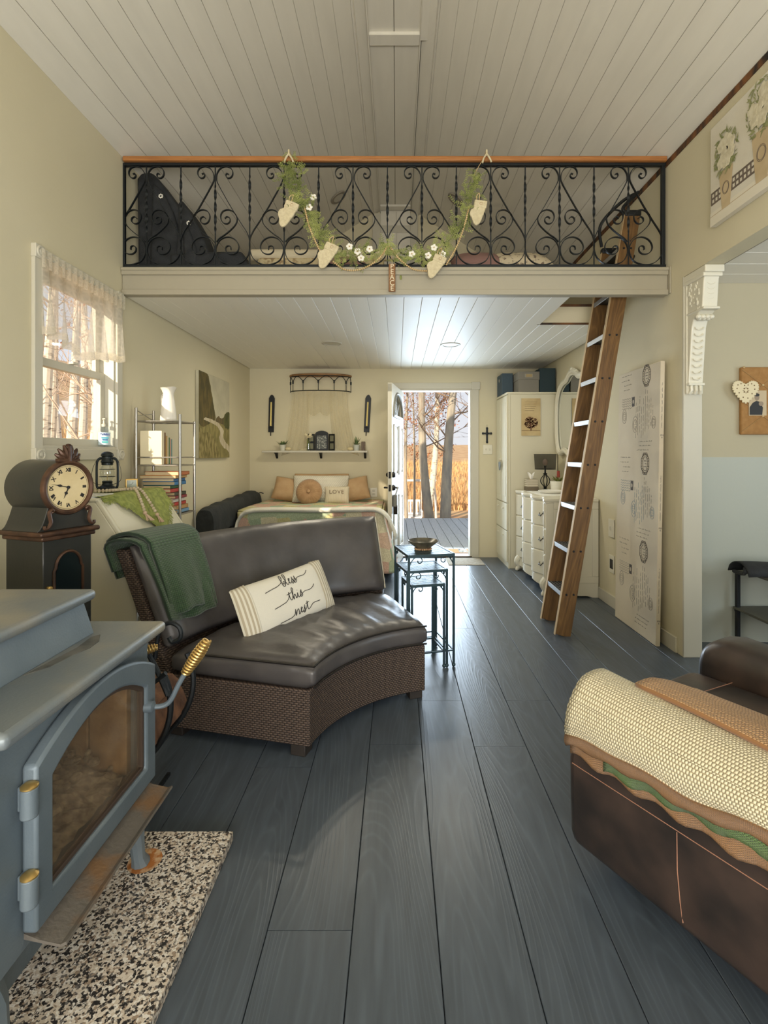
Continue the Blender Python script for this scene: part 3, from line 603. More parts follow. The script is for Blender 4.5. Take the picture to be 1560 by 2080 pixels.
def beads(pts, r=.0065, n=None):
    c = crom(pts, 60); m = MB(); last = None
    for p in c:
        if last is None or (p-last).length > r*1.9: m.sph(p, r, n=8, m=5); last = p
    return m
for st in ([GP(622,430,-.02), GP(632,470,-.03), GP(650,512,-.03), GP(660,530,-.03)], [GP(680,540,-.03), GP(705,556,-.03), GP(740,553,-.03), GP(772,532,-.03), GP(788,506,-.02)], [GP(792,508,-.02), GP(812,535,-.03), GP(840,555,-.03), GP(872,558,-.03)], [GP(905,545,-.03), GP(925,510,-.03), GP(940,470,-.03), GP(950,430,-.02)]):
    beads(st).build('bead_strand', M['bead'], ga)
for px, py in ((640,412),(632,432),(728,520),(752,515),(735,533),(712,510),(836,525),(880,512),(868,528),(897,525)):
    m = MB(); c = GP(px, py, -.035); a0 = rg.uniform(0, 1)
    for k in range(5):
        a = a0+2*pi*k/5; m.sph(c+Vector((cos(a)*.013, 0, sin(a)*.013)), .0105, 1, .35, 1, 8, 5)
    f = m.build('blossom', M['petal'], ga); MB().sph(c+Vector((0,-.004,0)), .004, n=8, m=5).build('blossom_centre', M['brass'], f)
for px in (591, 985):
    m = MB(); c = GP(px, 325, .0); m.tube([c+Vector((0,-.03,.0)), c+Vector((0,-.03,.024)), c+Vector((0,.07,.026)), c+Vector((0,.075,-.02))], .006, 6); m.tube(crom([c+Vector((0,-.03,0)), c+Vector((-.02,-.03,-.03)), c+Vector((-.028,-.03,-.06))], 4), .006, 6); m.tube(crom([c+Vector((0,-.03,0)), c+Vector((.02,-.03,-.03)), c+Vector((.03,-.03,-.055))], 4), .006, 6)
    m.build('tie', M['felt'], ga)
MB().tube(crom([GP(958,372), GP(968,350,-.01), GP(980,332,-.02)], 5), .002, 5).build('twine', M['bead'], ga)
MB().tube([GP(810,545,-.02), GP(811,560,-.02)], .001, 4).build('twine', M['green'], ga)
m = MB(); m.sph(GP(814,570,-.02), .014, .5, .3, 1.2, 8, 6); m.build('loose_sprig', M['green'], ga)
# ---- felt stockings
def stocking(px, py, sc, tilt, lab):
    t = thing('stocking', lab, 'stocking', (rx(px), GY-.045, rz_(py)), group='felt stockings on the garland', rot=(0, R(tilt), 0))
    body = [(p.x, p.y) for p in crom([(-.026,.0,0),(.03,.0,0),(.03,-.05,0),(.022,-.085,0),(.012,-.12,0),(-.005,-.135,0),(-.022,-.125,0),(-.035,-.1,0),(-.05,-.078,0),(-.047,-.055,0),(-.032,-.04,0)], 4, True)]
    MB().prism([(x*sc, z*sc) for x, z in body], 'y', -.009, .009).build('sock', M['felt'], t, bev=.005, seg=3)
    MB().box(-.034*sc, .036*sc, -.012, .012, -.036*sc, .004).build('cuff', M['felt'], t, bev=.005)
    MB().tube(crom([(-.02*sc, 0, 0), (-.026*sc, 0, .03), (-.012*sc, 0, .05), (-.008*sc, 0, .0)], 5), .0025, 6).build('hanging_loop', M['bead'], t)
    MB().tube([(.004+.009*cos(i*.6), -.0125, -.018+.009*sin(i*.6)) for i in range(11)], .0012, 4).build('stitched_mark', pm('tan_stitch', (170,130,90), .9), t)
stocking(600, 425, 1.28, 22, 'cream felt stocking hanging highest beside the upper greenery end')
stocking(679, 508, 1.28, 24, 'cream felt stocking overlapping the beam below the window-side blossoms')
stocking(972, 422, 1.18, 8, 'slim cream felt stocking near the ladder-side bow')
stocking(893, 531, 1.18, 24, 'cream felt stocking hanging below the bead loop nearest the ladder side')
# ---- PEACE sign
pe = thing('peace_sign', 'small vertical wooden tag reading PEACE hanging at the garland centre', 'sign', (rx(796.5), RY-.06, rz_(570)))
box('wood_tag', pm('brown_tag_wood', (128,92,60), .8, c2=(150,112,76), sc=14, stretch=(1,1,4)), pe, -.022, .022, -.004, .004, -.093, .093, bev=.004)
for i, ch in enumerate('PEACE'): inst('letter', text_mesh(ch, .047, pm('cream_letter', (226,214,184), .8), .0008), pe, (0, -.005, .072-.036*i), (R(90), 0, 0))
MB().tube([(0,0,.09),(-.003,.01,.13),(-.01,.02,.19)], .0014, 5).build('twine', M['bead'], pe)
# ---- ladder
LA = .1656; lx0 = 1.168; ROOT = thing('loft_ladder', 'wooden loft ladder with metal treads leaning up to the hatch', 'ladder', (lx0, 3.79, 0))
def railp(y0, zt):
    m = MB(); h = .056
    m.prism([(-h, 0), (h, 0), (h+LA*zt, zt), (-h+LA*zt, zt)], 'y', y0, y0+.036); return m
def ladder_rail(y0, zt):
    me = railp(0, zt); a = math.atan(LA)
    # board modelled along local Y so that the grain runs up the rail
    L = zt/cos(a); b = MB(); h = .056*cos(a)
    b.prism([(-h, h*math.tan(a)), (h, -h*math.tan(a)), (h, L), (-h, L)], 'z', -.018, .018)
    o = b.build('rail', M['ladder'], ROOT, bev=.004); Rm = Matrix(((cos(a), sin(a), 0), (0, 0, -1), (-sin(a), cos(a), 0)))
    o.matrix_local = Matrix.Translation((0, y0, 0)) @ Rm.to_4x4()
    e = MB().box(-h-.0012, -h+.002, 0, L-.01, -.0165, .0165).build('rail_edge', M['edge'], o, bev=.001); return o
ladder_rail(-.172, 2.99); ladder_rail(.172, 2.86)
for k in range(1, 10):
    z = .3048*k; xc = LA*z
    t = MB().box(xc-.052, xc+.05, -.154, .154, z-.008, z).build('tread', M['diamond'], ROOT)
    box('nosing', M['alu'], t, xc-.056, xc-.050, -.154, .154, z-.030, z+.002, bev=.001); box('nosing', M['alu'], t, xc+.048, xc+.054, -.154, .154, z-.030, z+.002, bev=.001)
    g2 = MB()
    for i in range(9):
        for j in range(4): y = -.135+.034*i; x = xc-.034+.023*j; s_ = 1 if (i+j) % 2 else -1; g2.bar((x-.006, y-.006*s_, z+.001), (x+.006, y+.006*s_, z+.001), .004, .003)
    g2.build('tread_pattern', M['alu'], t, smooth=False)
    for dx in (-.028, .022): MB().lathe([(.0,-.006),(.006,-.005),(.008,0)], 10, (xc+dx+.003, -.19, z-.012), 'y').build('bolt', M['matblack'], ROOT)
for y0, zt in ((-.172, 2.99), (.172, 2.86)):
    xt = LA*zt; box('end_cap', M['matblack'], ROOT, xt-.062, xt+.058, y0-.024, y0+.024, zt-.035, zt+.012, bev=.012, rot=None)
MB().tube(crom([(LA*2.95-.03, -.17, 2.98), (LA*3.0-.06, -.16, 3.03), (LA*3.05+.02, -.15, 3.12), (LA*3.05+.05, -.12, 3.155), (LA*3.0-.02, -.02, 3.13), (LA*2.9-.1, .1, 3.02), (LA*2.85-.06, .16, 2.88)], 8), .012, 10).build('grab_handle', M['matblack'], ROOT)
MB().tube([(LA*2.86, .16, 2.78), (LA*2.7+.08, -.12, 2.70), (LA*2.6+.02, -.17, 2.56)], .013, 8).build('grab_handle', M['matblack'], ROOT)
# ---- things up in the loft
M['blackfab'] = pm('black_padded_fabric', (30,32,34), .85, c2=(44,46,48), sc=14, bump=.3, bsc=120)
fc = thing('floor_chair', 'black padded floor chair with two white emblems behind the railing', 'chair', (-1.55, 3.62, 2.502))
def fpad(pts, y0, y1, nm='back_pad'): return MB().prism(pts, 'y', y0, y1).build(nm, M['blackfab'], fc, bev=.02, seg=3)
fpad([(-.25,0),(.20,0),(.12,.25),(.06,.47),(-.04,.60),(-.13,.72),(-.16,.745),(-.23,.74),(-.26,.70)], -.06, .16)
fpad([(-.16,.04),(.04,.04),(.05,.30),(.0,.46),(-.07,.60),(-.14,.66)], -.09, .10)
fpad([(.03,.04),(.285,.04),(.26,.17),(.20,.33),(.13,.45),(.075,.525),(.05,.50),(.05,.3)], -.12, .10)
fpad([(.10,.04),(.20,.04),(.18,.20),(.12,.36),(.08,.38)], -.135, .05)
fpad([(.0,0),(.52,0),(.545,.06),(.49,.168),(.3,.165),(.0,.15)], -.13, .4, 'seat_pad')
for x, z in ((-.055, .535), (.135, .352)):
    m = MB()
    for k in range(8): a = k*pi/4; m.cyl((x+.007*cos(a), -.139, z+.007*sin(a)), (x+.016*cos(a), -.139, z+.016*sin(a)), .003, n=5)
    m.tube([(x+.010*cos(a*pi/6), -.139, z+.010*sin(a*pi/6)) for a in range(12)], .0025, 5, closed=True); m.build('emblem', M['petal'], fc)
mt = thing('loft_mattress', 'pale loft mattress with a rolled cream quilt edge', 'mattress', (0, 5.0, 2.503))
M['linen'] = pm('cream_linen', (218,206,176), .9, bump=.3, bsc=200)
box('mattress', M['linen'], mt, -1.35, .95, -.95, 1.0, 0, .24, bev=.05, seg=3)
MB().tube([(-1.15, -.93, .36), (-.5, -.94, .355), (.02, -.93, .36)], .045, 12).build('rolled_quilt', M['linen'], mt)
box('folded_quilt', pm('script_print_quilt', (206,190,150), .9, c2=(160,136,100), sc=22, mix=(.5,.6)), mt, -1.1, -.1, -.98, -.6, .22, .33, bev=.03, seg=3)
M['mauve'] = pm('dusty_mauve_cotton', (150,116,108), .9, bump=.2, bsc=150); M['print'] = pm('script_print_cotton', (214,200,170), .9, c2=(120,104,90), sc=30, mix=(.55,.62))
def pillow(name, mat, w_, h_, t_, parent=None, n=14, pinch=.06, loc=None, rot=None):
    m = MB()
    def side(s_):
        def f(u, v):
            a, b = 2*u-1, 2*v-1; k = max(0, (1-abs(a)**3.2))**.6*max(0, (1-abs(b)**3.2))**.6
            return (w_/2*a*(1-pinch*(1-b*b)*a*a*0-pinch*(1-abs(b))*abs(a)**3*.8), s_*t_/2*k, h_/2*b*(1-pinch*(1-abs(a))*abs(b)**3*.8))
        return f
    m.grid(side(-1), n, n); m.grid(side(1), n, n)
    o = m.build(name, mat, parent, ang=1.2, loc=loc, rot=rot, sub=1)
    me = o.data; bm = bmesh.new(); bm.from_mesh(me); bmesh.ops.remove_doubles(bm, verts=bm.verts, dist=1e-4); bmesh.ops.recalc_face_normals(bm, faces=bm.faces); bm.to_mesh(me); bm.free(); me.shade_smooth()
    return o
for x, mtl, lab, w_ in ((-.42, 'mauve', 'mauve pillow in the loft beside the rolled quilt', .4), (.66, 'mauve', 'mauve pillow in the loft next to the garland end', .46), (.98, 'print', 'script-printed pillow lying between two mauve loft pillows', .56), (1.2, 'mauve', 'mauve pillow in the loft nearest the ladder', .42)):
    z = 2.80 if x < 1.1 else 2.62
    tag(pillow('loft_pillow', M[mtl], w_, .34, .16, loc=(x, 4.14 if x < 1.1 else 4.45, z+.02), rot=(R(-60), 0, 0)), lab, 'pillow', 'loft pillows')
# ================================================================== WOOD STOVE ON ITS HEARTH
M['stove'] = pm('grey_stove_steel', (102,115,124), .5, .25, c2=(114,126,134), sc=5, bump=.08, bsc=160)
M['stovetop'] = pm('mottled_stove_top', (124,132,136), .42, .3, c2=(164,156,138), sc=3.2, mix=(.45,.7), bump=.08, bsc=120)  # grey top mottled with tan patches
M['rust'] = pm('rusty_steel', (128,98,68), .8, .2, c2=(108,102,94), sc=9, mix=(.3,.48), bump=.3, bsc=80)
def granite():
    m = bpy.data.materials.new('speckled_granite'); m.use_nodes = True; N, L, b = nodes_of(m); tc = N.new('ShaderNodeTexCoord')
    v = N.new('ShaderNodeTexVoronoi'); v.inputs['Scale'].default_value = 165; L.new(tc.outputs['Object'], v.inputs['Vector'])
    n = N.new('ShaderNodeTexNoise'); n.inputs['Scale'].default_value = 110; n.inputs['Detail'].default_value = 4; L.new(tc.outputs['Object'], n.inputs['Vector'])
    cr = N.new('ShaderNodeValToRGB'); cr.color_ramp.interpolation = 'CONSTANT'; e = cr.color_ramp.elements
    e[0].position = 0; e[0].color = srgb(206,194,178); e[1].position = .3; e[1].color = srgb(230,225,216)
    for p, c in ((.5, (160,142,124)), (.62, (218,208,194)), (.8, (116,112,108)), (.9, (60,56,54))): q = e.new(p); q.color = srgb(*c)
    sp = N.new('ShaderNodeSeparateColor'); L.new(v.outputs['Color'], sp.inputs[0]); L.new(sp.outputs[0], cr.inputs[0])
    c2 = N.new('ShaderNodeValToRGB'); c2.color_ramp.elements[0].position = .40; c2.color_ramp.elements[1].position = .47; L.new(n.outputs[0], c2.inputs[0])
    mx = N.new('ShaderNodeMix'); mx.data_type = 'RGBA'; L.new(c2.outputs[0], mx.inputs[0]); mx.inputs[6].default_value = srgb(48,46,46); L.new(cr.outputs[0], mx.inputs[7]); L.new(mx.outputs[2], b.inputs['Base Color'])
    b.inputs['Roughness'].default_value = .28; return m
hz = MB().box(-1.81, -.543, .35, 1.70, .0, .032)
he = tag(hz.build('granite_hearth', granite(), bev=.003), 'speckled granite hearth slab lying under the wood stove', 'hearth')
m = MB(); m.lathe([(0, .0328), (.05, .0326)], 16, (-.775, 1.575, 0)); m.build('rust_stain', pm('rust_stain', (176,110,52), .7, c2=(206,170,130), sc=40, mix=(.45,.6)), he)
st = thing('wood_stove', 'grey steel wood stove with arched glass door and stepped top', 'stove', (-1.1, 1.27, .032)); sn_ = neg(st)
YA, YZ, XF = .97, 1.572, -.765
b = MB(); b.box(-1.46, -1.40, YA, YZ, .265, .735); b.box(-1.40, XF-.012, YA, YA+.04, .265, .735); b.box(-1.40, XF-.012, YZ-.04, YZ, .265, .735); b.box(-1.40, XF-.012, YA+.04, YZ-.04, .265, .30); b.box(-1.40, XF-.012, YA+.04, YZ-.04, .70, .735)
b.build('firebox', M['stove'], st, bev=.006, loc=sn_)
def archline(y0, y1, z0, zs, zp, n=20):
    c = (y0+y1)/2; hw = (y1-y0)/2
    top = [(y1-(y1-y0)*i/n, zs+(zp-zs)*(1-((y1-(y1-y0)*i/n-c)/hw)**2)) for i in range(n+1)]
    return [(y0, z0), (c, z0), (y1, z0)]+top
def ring(name, mat, o_, i_, xa, xb, bev=.004):
    m = MB(); n = len(o_); vs = []
    for (p, x) in ((o_, xa), (i_, xa), (i_, xb), (o_, xb)): vs += [(x, q[0], q[1]) for q in p]
    fs = []
    for k in range(4):
        for i in range(n): fs.append((k*n+i, k*n+(i+1) % n, ((k+1) % 4)*n+(i+1) % n, ((k+1) % 4)*n+i))
    m.add(vs, fs); return m.build(name, mat, st, bev=bev, loc=sn_, ang=.7)
oA = archline(1.04, 1.555, .307, .648, .722); iA = archline(1.092, 1.50, .362, .60, .668)
n_ = 20; plate = [(YA, .265), ((YA+YZ)/2, .265), (YZ, .265)]+[(YZ-(YZ-YA)*i/n_, .735) for i in range(n_+1)]
ring('front_plate', M['stove'], plate, archline(1.07, 1.52, .335, .625, .695), XF-.014, XF, .003)
dor = ring('door_frame', M['stove'], oA, iA, XF+.002, XF+.034, .007)
box('lip_rim', M['stove'], st, XF-.001, XF+.006, 1.036, 1.56, .298, .66, loc=sn_) if False else None
ring('glass_gasket', pm('dark_gasket', (66,52,42), .8), archline(1.088, 1.504, .358, .604, .672), archline(1.10, 1.492, .372, .592, .658), XF+.006, XF+.024, .002)
MB().prism(iA, 'x', XF+.012, XF+.017).build('door_glass', glassmat('lit_veil_stove_glass', (.96,.92,.86), .06, .02, .28, (150,134,114)), st, loc=sn_)  # tan veil put into the glass imitates the lit firebox behind it
# firebricks behind the glass, ash bed
fb = pm('firebrick', (176,150,116), .9, c2=(140,112,84), sc=12, bump=.3, bsc=80)
for i in range(5):
    for j in range(2): y0 = YA+.045+.104*i; box('firebrick', fb, st, -1.395, -1.365, y0, y0+.1, .305+.2*j, .50+.19*j, bev=.003, loc=sn_)
for i in range(5): x0 = -1.36+.114*i; box('firebrick', fb, st, x0, x0+.11, YZ-.068, YZ-.042, .305, .62, bev=.003, loc=sn_)
ra = random.Random(2); m = MB().grid(lambda u, v: (-1.36+.57*u, 1.02+.50*v, .335+.09*sin(pi*u)*sin(pi*v)**.5+.02*ra.random()), 24, 24)
for _ in range(140): m.sph((ra.uniform(-1.3,-.82), ra.uniform(1.05,1.5), .36+.07*ra.random()), ra.uniform(.006,.02), ra.uniform(.7,1.4), ra.uniform(.7,1.4), .7, 6, 4)
o = m.build('ash_bed', pm('wood_ash', (176,164,142), .95, c2=(96,84,70), sc=40), st, smooth=False, loc=sn_); o['kind'] = 'stuff'
# tops
def slab(x0, x1, y0, y1, z0, z1, nm): return box(nm, M['stovetop'], st, x0, x1, y0, y1, z0, z1, bev=.014, seg=4, loc=sn_)
slab(-1.50, -.715, .935, 1.592, .735, .768, 'lower_top'); slab(-1.50, -.872, .92, 1.492, .862, .893, 'upper_top')
MB().prism([(-1.47, .766), (-.872, .766), (-.905, .864), (-1.47, .864)], 'y', .95, 1.478).build('step_riser', M['stove'], st, bev=.004, loc=sn_)
m = MB(); pts = [(-.868,1.19),(-.86,1.27),(-.85,1.36),(-.86,1.44),(-.845,1.46),(-.82,1.41),(-.815,1.36),(-.83,1.31),(-.84,1.24)]
m.prism(pts, 'z', .768, .7695); m.build('scorch_flake', pm('scorched_paint', (70,72,70), .6, c2=(110,108,102), sc=20), st, loc=sn_)
# hinges, handle, ash lip, legs
for z in (.592, .412):
    h = MB(); h.cyl((XF+.026, 1.03, z-.038), (XF+.026, 1.03, z+.022), .0165, n=14); h.box(XF+.0, XF+.03, 1.03, 1.065, z-.03, z+.02)
    ho = h.build('hinge', M['stove'], st, bev=.003, loc=sn_); MB().lathe([(.0165,0),(.0165,.003),(.010,.008),(0,.009)], 14, (XF+.026, 1.03, z+.022)).build('hinge_cap', M['brass'], ho)
hd = MB(); hd.tube(crom([(XF+.03, 1.515, .538), (-.705, 1.525, .532), (-.678, 1.53, .545), (-.652, 1.53, .595), (-.632, 1.53, .630)], 6), .0075, 10); hd.lathe([(0,.03),(.016,.026),(.018,0)], 14, (XF+.02, 1.512, .538), 'x')
hdo = hd.build('door_handle', M['stove'], st, loc=sn_)
def coil(a, b, r, turns, wire, fat=.5):
    a, b = Vector(a), Vector(b); d = (b-a); L = d.length; d.normalize(); u = d.orthogonal().normalized(); w_ = d.cross(u); n = turns*12
    return MB().tube([a+d*L*i/n+(u*cos(2*pi*turns*i/n)+w_*sin(2*pi*turns*i/n))*r*(.62+fat*sin(pi*min(1, (i/n)*1.0))**.8*(.55+.45*(i/n))) for i in range(n+1)], wire, 6)
coil((-.634, 1.53, .626), (-.566, 1.53, .728), .0165, 13, .0036).build('coil_grip', M['brass'], hdo)
dh = MB().tube([(-.86, 1.575, .655), (-.83, 1.60, .66)], .006, 8).build('draft_handle', M['stove'], st, loc=sn_); coil((-.835, 1.60, .655), (-.765, 1.635, .668), .012, 10, .003).build('coil_grip', M['brass'], dh)
lp = MB(); lp.prism([(XF+.0, .300), (XF+.03, .288), (-.690, .278), (-.678, .284), (-.676, .278), (-.69, .272), (XF, .288)], 'y', 1.05, 1.545); lp.build('ash_lip', M['rust'], st, loc=sn_, ang=.5)
for x, y in ((-.79, 1.545), (-.79, 1.0), (-1.42, 1.545), (-1.42, 1.0)):
    m = MB(); m.tube([(x-.03, y-.02, .27), (x-.012, y-.005, .20), (x, y+.012, .10), (x+.002, y+.016, .058), (x+.006, y+.022, .032)], [.045, .04, .022, .020, .028], 10); m.build('leg', M['stove'], st, loc=sn_)
box('ash_pan_panel', M['stove'], st, -1.3, -.84, 1.06, 1.48, .12, .27, bev=.004, loc=sn_)
# ---- log ring with a log
rk = thing('log_rack', 'black iron hoop log rack with scrolls between stove and sofa', 'rack', (-1.05, 1.80, 0))
def hoop(y, r0, r1, cz): return MB().tube([(r0*cos(a), y, cz+r1*sin(a)) for a in [R(-200+225*i/40) for i in range(41)]], .011, 8)
for y in (-.0, .2): hoop(y, .255, .25, .40).build('hoop', M['iron'], rk)
for a in (-140, -90, -40): x, z = .255*cos(R(a)), .40+.25*sin(R(a)); MB().cyl((x, 0, z), (x, .2, z), .007, n=8).build('cross_bar', M['iron'], rk)
MB().tube(crom([(.20, 0, .565), (.215, 0, .66), (.25, 0, .69), (.285, 0, .675), (.29, 0, .64), (.262, 0, .622), (.248, 0, .64)], 6), .008, 8).build('scroll', M['iron'], rk)
MB().tube(crom([(.17, -.01, .61), (.215, -.01, .52), (.25, -.01, .44)], 4), .009, 8).build('brace', M['iron'], rk)
MB().tube([(.12, -.015, .42), (.245, -.015, .52)], .008, 8).build('brace', M['iron'], rk)
for x in (-.16, .16): MB().tube([(x+.042*cos(a), 0, .086+.042*sin(a)) for a in [2*pi*i/20 for i in range(20)]], .007, 8, closed=True).build('foot_scroll', M['iron'], rk); MB().bar((x, 0, .035), (x, .2, .035), .012, .012).build('foot_bar', M['iron'], rk)
MB().tube([(.0, 0, .15), (.16, 0, .128)], .009, 8).build('foot_stay', M['iron'], rk); MB().tube([(.0, 0, .15), (-.16, 0, .128)], .009, 8).build('foot_stay', M['iron'], rk)
lg = thing('firewood_log', 'rough split firewood log resting in the hoop rack', 'log', (-.945, 1.76, .30)); rl2 = random.Random(9)
prof = [(.10*(1+.14*rl2.uniform(-1,1))*cos(2*pi*i/22), .108*(1+.14*rl2.uniform(-1,1))*sin(2*pi*i/22)) for i in range(22)]
MB().prism(prof, 'y', .008, .30).build('bark', pm('log_bark', (84,58,44), .9, c2=(120,84,60), sc=20, bump=.8, bsc=40), lg); MB().prism([(x*.93, z*.93) for x, z in prof], 'y', 0, .01).build('cut_end', pm('log_cut_end', (122,76,58), .9, c2=(160,112,84), sc=30, bump=.5, bsc=90), lg)
# ================================================================== CURVED SOFA
def wickermat():
    m = weavemat('dark_wicker', (92,76,66), (34,27,24), 46, 105, .6, .9, (0, 2), .006)
    N, L, b = nodes_of(m); sp = [n for n in N if n.type == 'SEPXYZ'][0]; src = sp.inputs[0].links[0].from_socket
    s2 = N.new('ShaderNodeSeparateXYZ'); L.new(src, s2.inputs[0]); at = N.new('ShaderNodeMath'); at.operation = 'ARCTAN2'; L.new(s2.outputs[1], at.inputs[0]); L.new(s2.outputs[0], at.inputs[1])
    le = N.new('ShaderNodeVectorMath'); le.operation = 'LENGTH'; fl2 = N.new('ShaderNodeCombineXYZ'); L.new(s2.outputs[0], fl2.inputs[0]); L.new(s2.outputs[1], fl2.inputs[1]); L.new(fl2.outputs[0], le.inputs[0])
    ma = N.new('ShaderNodeMath'); ma.operation = 'MULTIPLY_ADD'; ma.inputs[1].default_value = 1.0; L.new(at.outputs[0], ma.inputs[0]); L.new(le.outputs['Value'], ma.inputs[2])
    cb = N.new('ShaderNodeCombineXYZ'); L.new(ma.outputs[0], cb.inputs[0]); L.new(s2.outputs[2], cb.inputs[2]); L.new(cb.outputs[0], sp.inputs[0]); return m
M['wicker'] = wickermat()
def leathermat(name, c, c2, rough, bump=.25, bsc=9):
    return pm(name, c, rough, 0, c2=c2, sc=6, bump=bump, bsc=bsc, rvar=.06, spec=.6)
M['leather'] = leathermat('black_brown_leather', (70,67,67), (84,80,79), .36, .35, 9)
SC_ = (.326, 1.984); sf = thing('wicker_sofa', 'curved dark wicker sofa with black leather cushions', 'sofa', (SC_[0], SC_[1], 0))
T0, T1 = R(104.3), R(166)
def skew(t, r): return t+R(3.3)*max(0, (r-.715)/.915)*(T1-t)/(T1-T0)
def wedge(r0, r1, z0, z1, t0=T0, t1=T1, n=28, nr=1):
    """closed wedge; r0/r1 are functions of z"""
    f0 = r0 if callable(r0) else (lambda z: r0); f1 = r1 if callable(r1) else (lambda z: r1); m = MB(); vs = []; fs = []
    for i in range(n+1):
        t = t0+(t1-t0)*i/n
        for (f, z) in ((f0, z0), (f1, z0), (f1, z1), (f0, z1)): tt = skew(t, f(z)); vs.append((f(z)*cos(tt), f(z)*sin(tt), z))
    for i in range(n):
        for k in range(4): fs.append((4*i+k, 4*i+4+k, 4*i+4+(k+1) % 4, 4*i+(k+1) % 4))
    fs += [(0,1,2,3), (4*n+3, 4*n+2, 4*n+1, 4*n)]; return m.add(vs, fs)
wedge(.715, 1.46, .045, .285).build('wicker_base', M['wicker'], sf, bev=.008)
bi = lambda z: 1.395+(z-.28)*.43
wedge(bi, lambda z: bi(z)+.065, .27, .835).build('wicker_back', M['wicker'], sf, bev=.012, seg=3)
def cushion(name, r0, r1, z0, z1, t0, t1, puff=.03, nr=14, nt=30, wr=.0065, seed=1):
    rr = random.Random(seed); ph = [rr.uniform(0, 6) for _ in range(6)]; m = MB()
    def ed(a, p=8): return max(0, 1-abs(2*a-1)**p)**.5
    def pt(u, v, s):
        r = r0+(r1-r0)*v; t = skew(t0+(t1-t0)*u, r); e = min(1, ed(u, 14)*ed(v, 9)); zm = (z0+z1)/2; h = (z1-z0)/2
        wrk = wr*(sin(38*u+ph[0]+3*v)*sin(9*v+ph[1])+.6*sin(71*u+ph[2]-5*v))
        z = zm+s*(h*(.55+.45*e)+(puff*sin(pi*u)*sin(pi*v)**.7*.6+wrk*e if s > 0 else 0)); return (r*cos(t), r*sin(t), z)
    m.grid(lambda u, v: pt(u, v, 1), nt, nr); m.grid(lambda u, v: pt(u, v, -1), nt, nr)
    def skirt(f):
        for i in range(nt): pass
    def sidew(fn, n):
        m.add([q for i in range(n+1) for q in (fn(i/n, -1), fn(i/n, 1))], [(2*i, 2*i+2, 2*i+3, 2*i+1) for i in range(n)])
    sidew(lambda a, s: pt(a, 0, s), nt); sidew(lambda a, s: pt(a, 1, s), nt); sidew(lambda a, s: pt(0, a, s), nr); sidew(lambda a, s: pt(1, a, s), nr)
    o = m.build(name, M['leather'], sf, ang=1.3); me = o.data; bm = bmesh.new(); bm.from_mesh(me); bmesh.ops.remove_doubles(bm, verts=bm.verts, dist=1e-4); bmesh.ops.recalc_face_normals(bm, faces=bm.faces); bm.to_mesh(me); bm.free(); me.shade_smooth()
    md = o.modifiers.new('b', 'BEVEL'); md.width = .02; md.segments = 3; md.angle_limit = R(50); md.limit_method = 'ANGLE'; return o
sc1 = cushion('seat_cushion', .69, 1.39, .275, .405, T0-R(.6), T1+R(.4), .045)
pip = pm('leather_piping', (30,27,26), .35)
MB().tube([(.693*cos(T0+(T1-T0)*i/30), .693*sin(T0+(T1-T0)*i/30), .391) for i in range(31)], .005, 6).build('piping', pip, sc1)
MB().tube([(.693*cos(T0+(T1-T0)*i/30), .693*sin(T0+(T1-T0)*i/30), .300) for i in range(31)], .005, 6).build('piping', pip, sc1)
MB().tube([(r*cos(T1+R(.3)), r*sin(T1+R(.3)), .391) for r in (.69, .9, 1.1, 1.3)], .005, 6).build('piping', pip, sc1)
# back pad leaning against the wicker
def backpad():
    m = MB(); nt, nz = 34, 16
    def pt(u, v, s):
        z = .40+.455*v; rc = bi(z)-.012; t = skew(T0-R(.3)+(T1-T0)*u, rc); e = max(0, 1-abs(2*v-1)**7)**.5*max(0, 1-abs(2*u-1)**18)**.5
        th = .028+.062*e
        crease = sum(.014*math.exp(-((u-c)/.012)**2) for c in (.36, .655))*e+.0035*sin(31*u+2+5*v)*sin(5*v)*e
        r = rc-(th-crease if s > 0 else 0); return (r*cos(t), r*sin(t), z)
    m.grid(lambda u, v: pt(u, v, 1), nt, nz); m.grid(lambda u, v: pt(u, v, 0), nt, nz)
    def sidew(fn, n): m.add([q for i in range(n+1) for q in (fn(i/n, 0), fn(i/n, 1))], [(2*i, 2*i+2, 2*i+3, 2*i+1) for i in range(n)])
    sidew(lambda a, s: pt(a, 0, s), nt); sidew(lambda a, s: pt(a, 1, s), nt); sidew(lambda a, s: pt(0, a, s), nz); sidew(lambda a, s: pt(1, a, s), nz)
    o = m.build('back_cushion', M['leather'], sf, ang=1.3); me = o.data; bm = bmesh.new(); bm.from_mesh(me); bmesh.ops.remove_doubles(bm, verts=bm.verts, dist=1e-4); bmesh.ops.recalc_face_normals(bm, faces=bm.faces); bm.to_mesh(me); bm.free(); me.shade_smooth()
    md = o.modifiers.new('b', 'BEVEL'); md.width = .012; md.segments = 3; md.angle_limit = R(50); md.limit_method = 'ANGLE'
    MB().tube([((bi(z)-.03)*cos(skew(T0-R(.5), bi(z))), (bi(z)-.03)*sin(skew(T0-R(.5), bi(z))), z) for z in (.41, .55, .7, .85)], .005, 6).build('zip_piping', pm('pale_zip', (196,190,170), .6), o)
backpad()
for r_, t in ((.77, T1-.05), (.77, T0+.06), (1.38, T1-.04), (1.36, T0+.09)): MB().box(-.035, .035, -.035, .035, 0, .05).build('foot', pm('dark_sofa_foot', (44,38,34), .6), sf, bev=.004, loc=(r_*cos(t), r_*sin(t), 0), rot=(0,0,t))
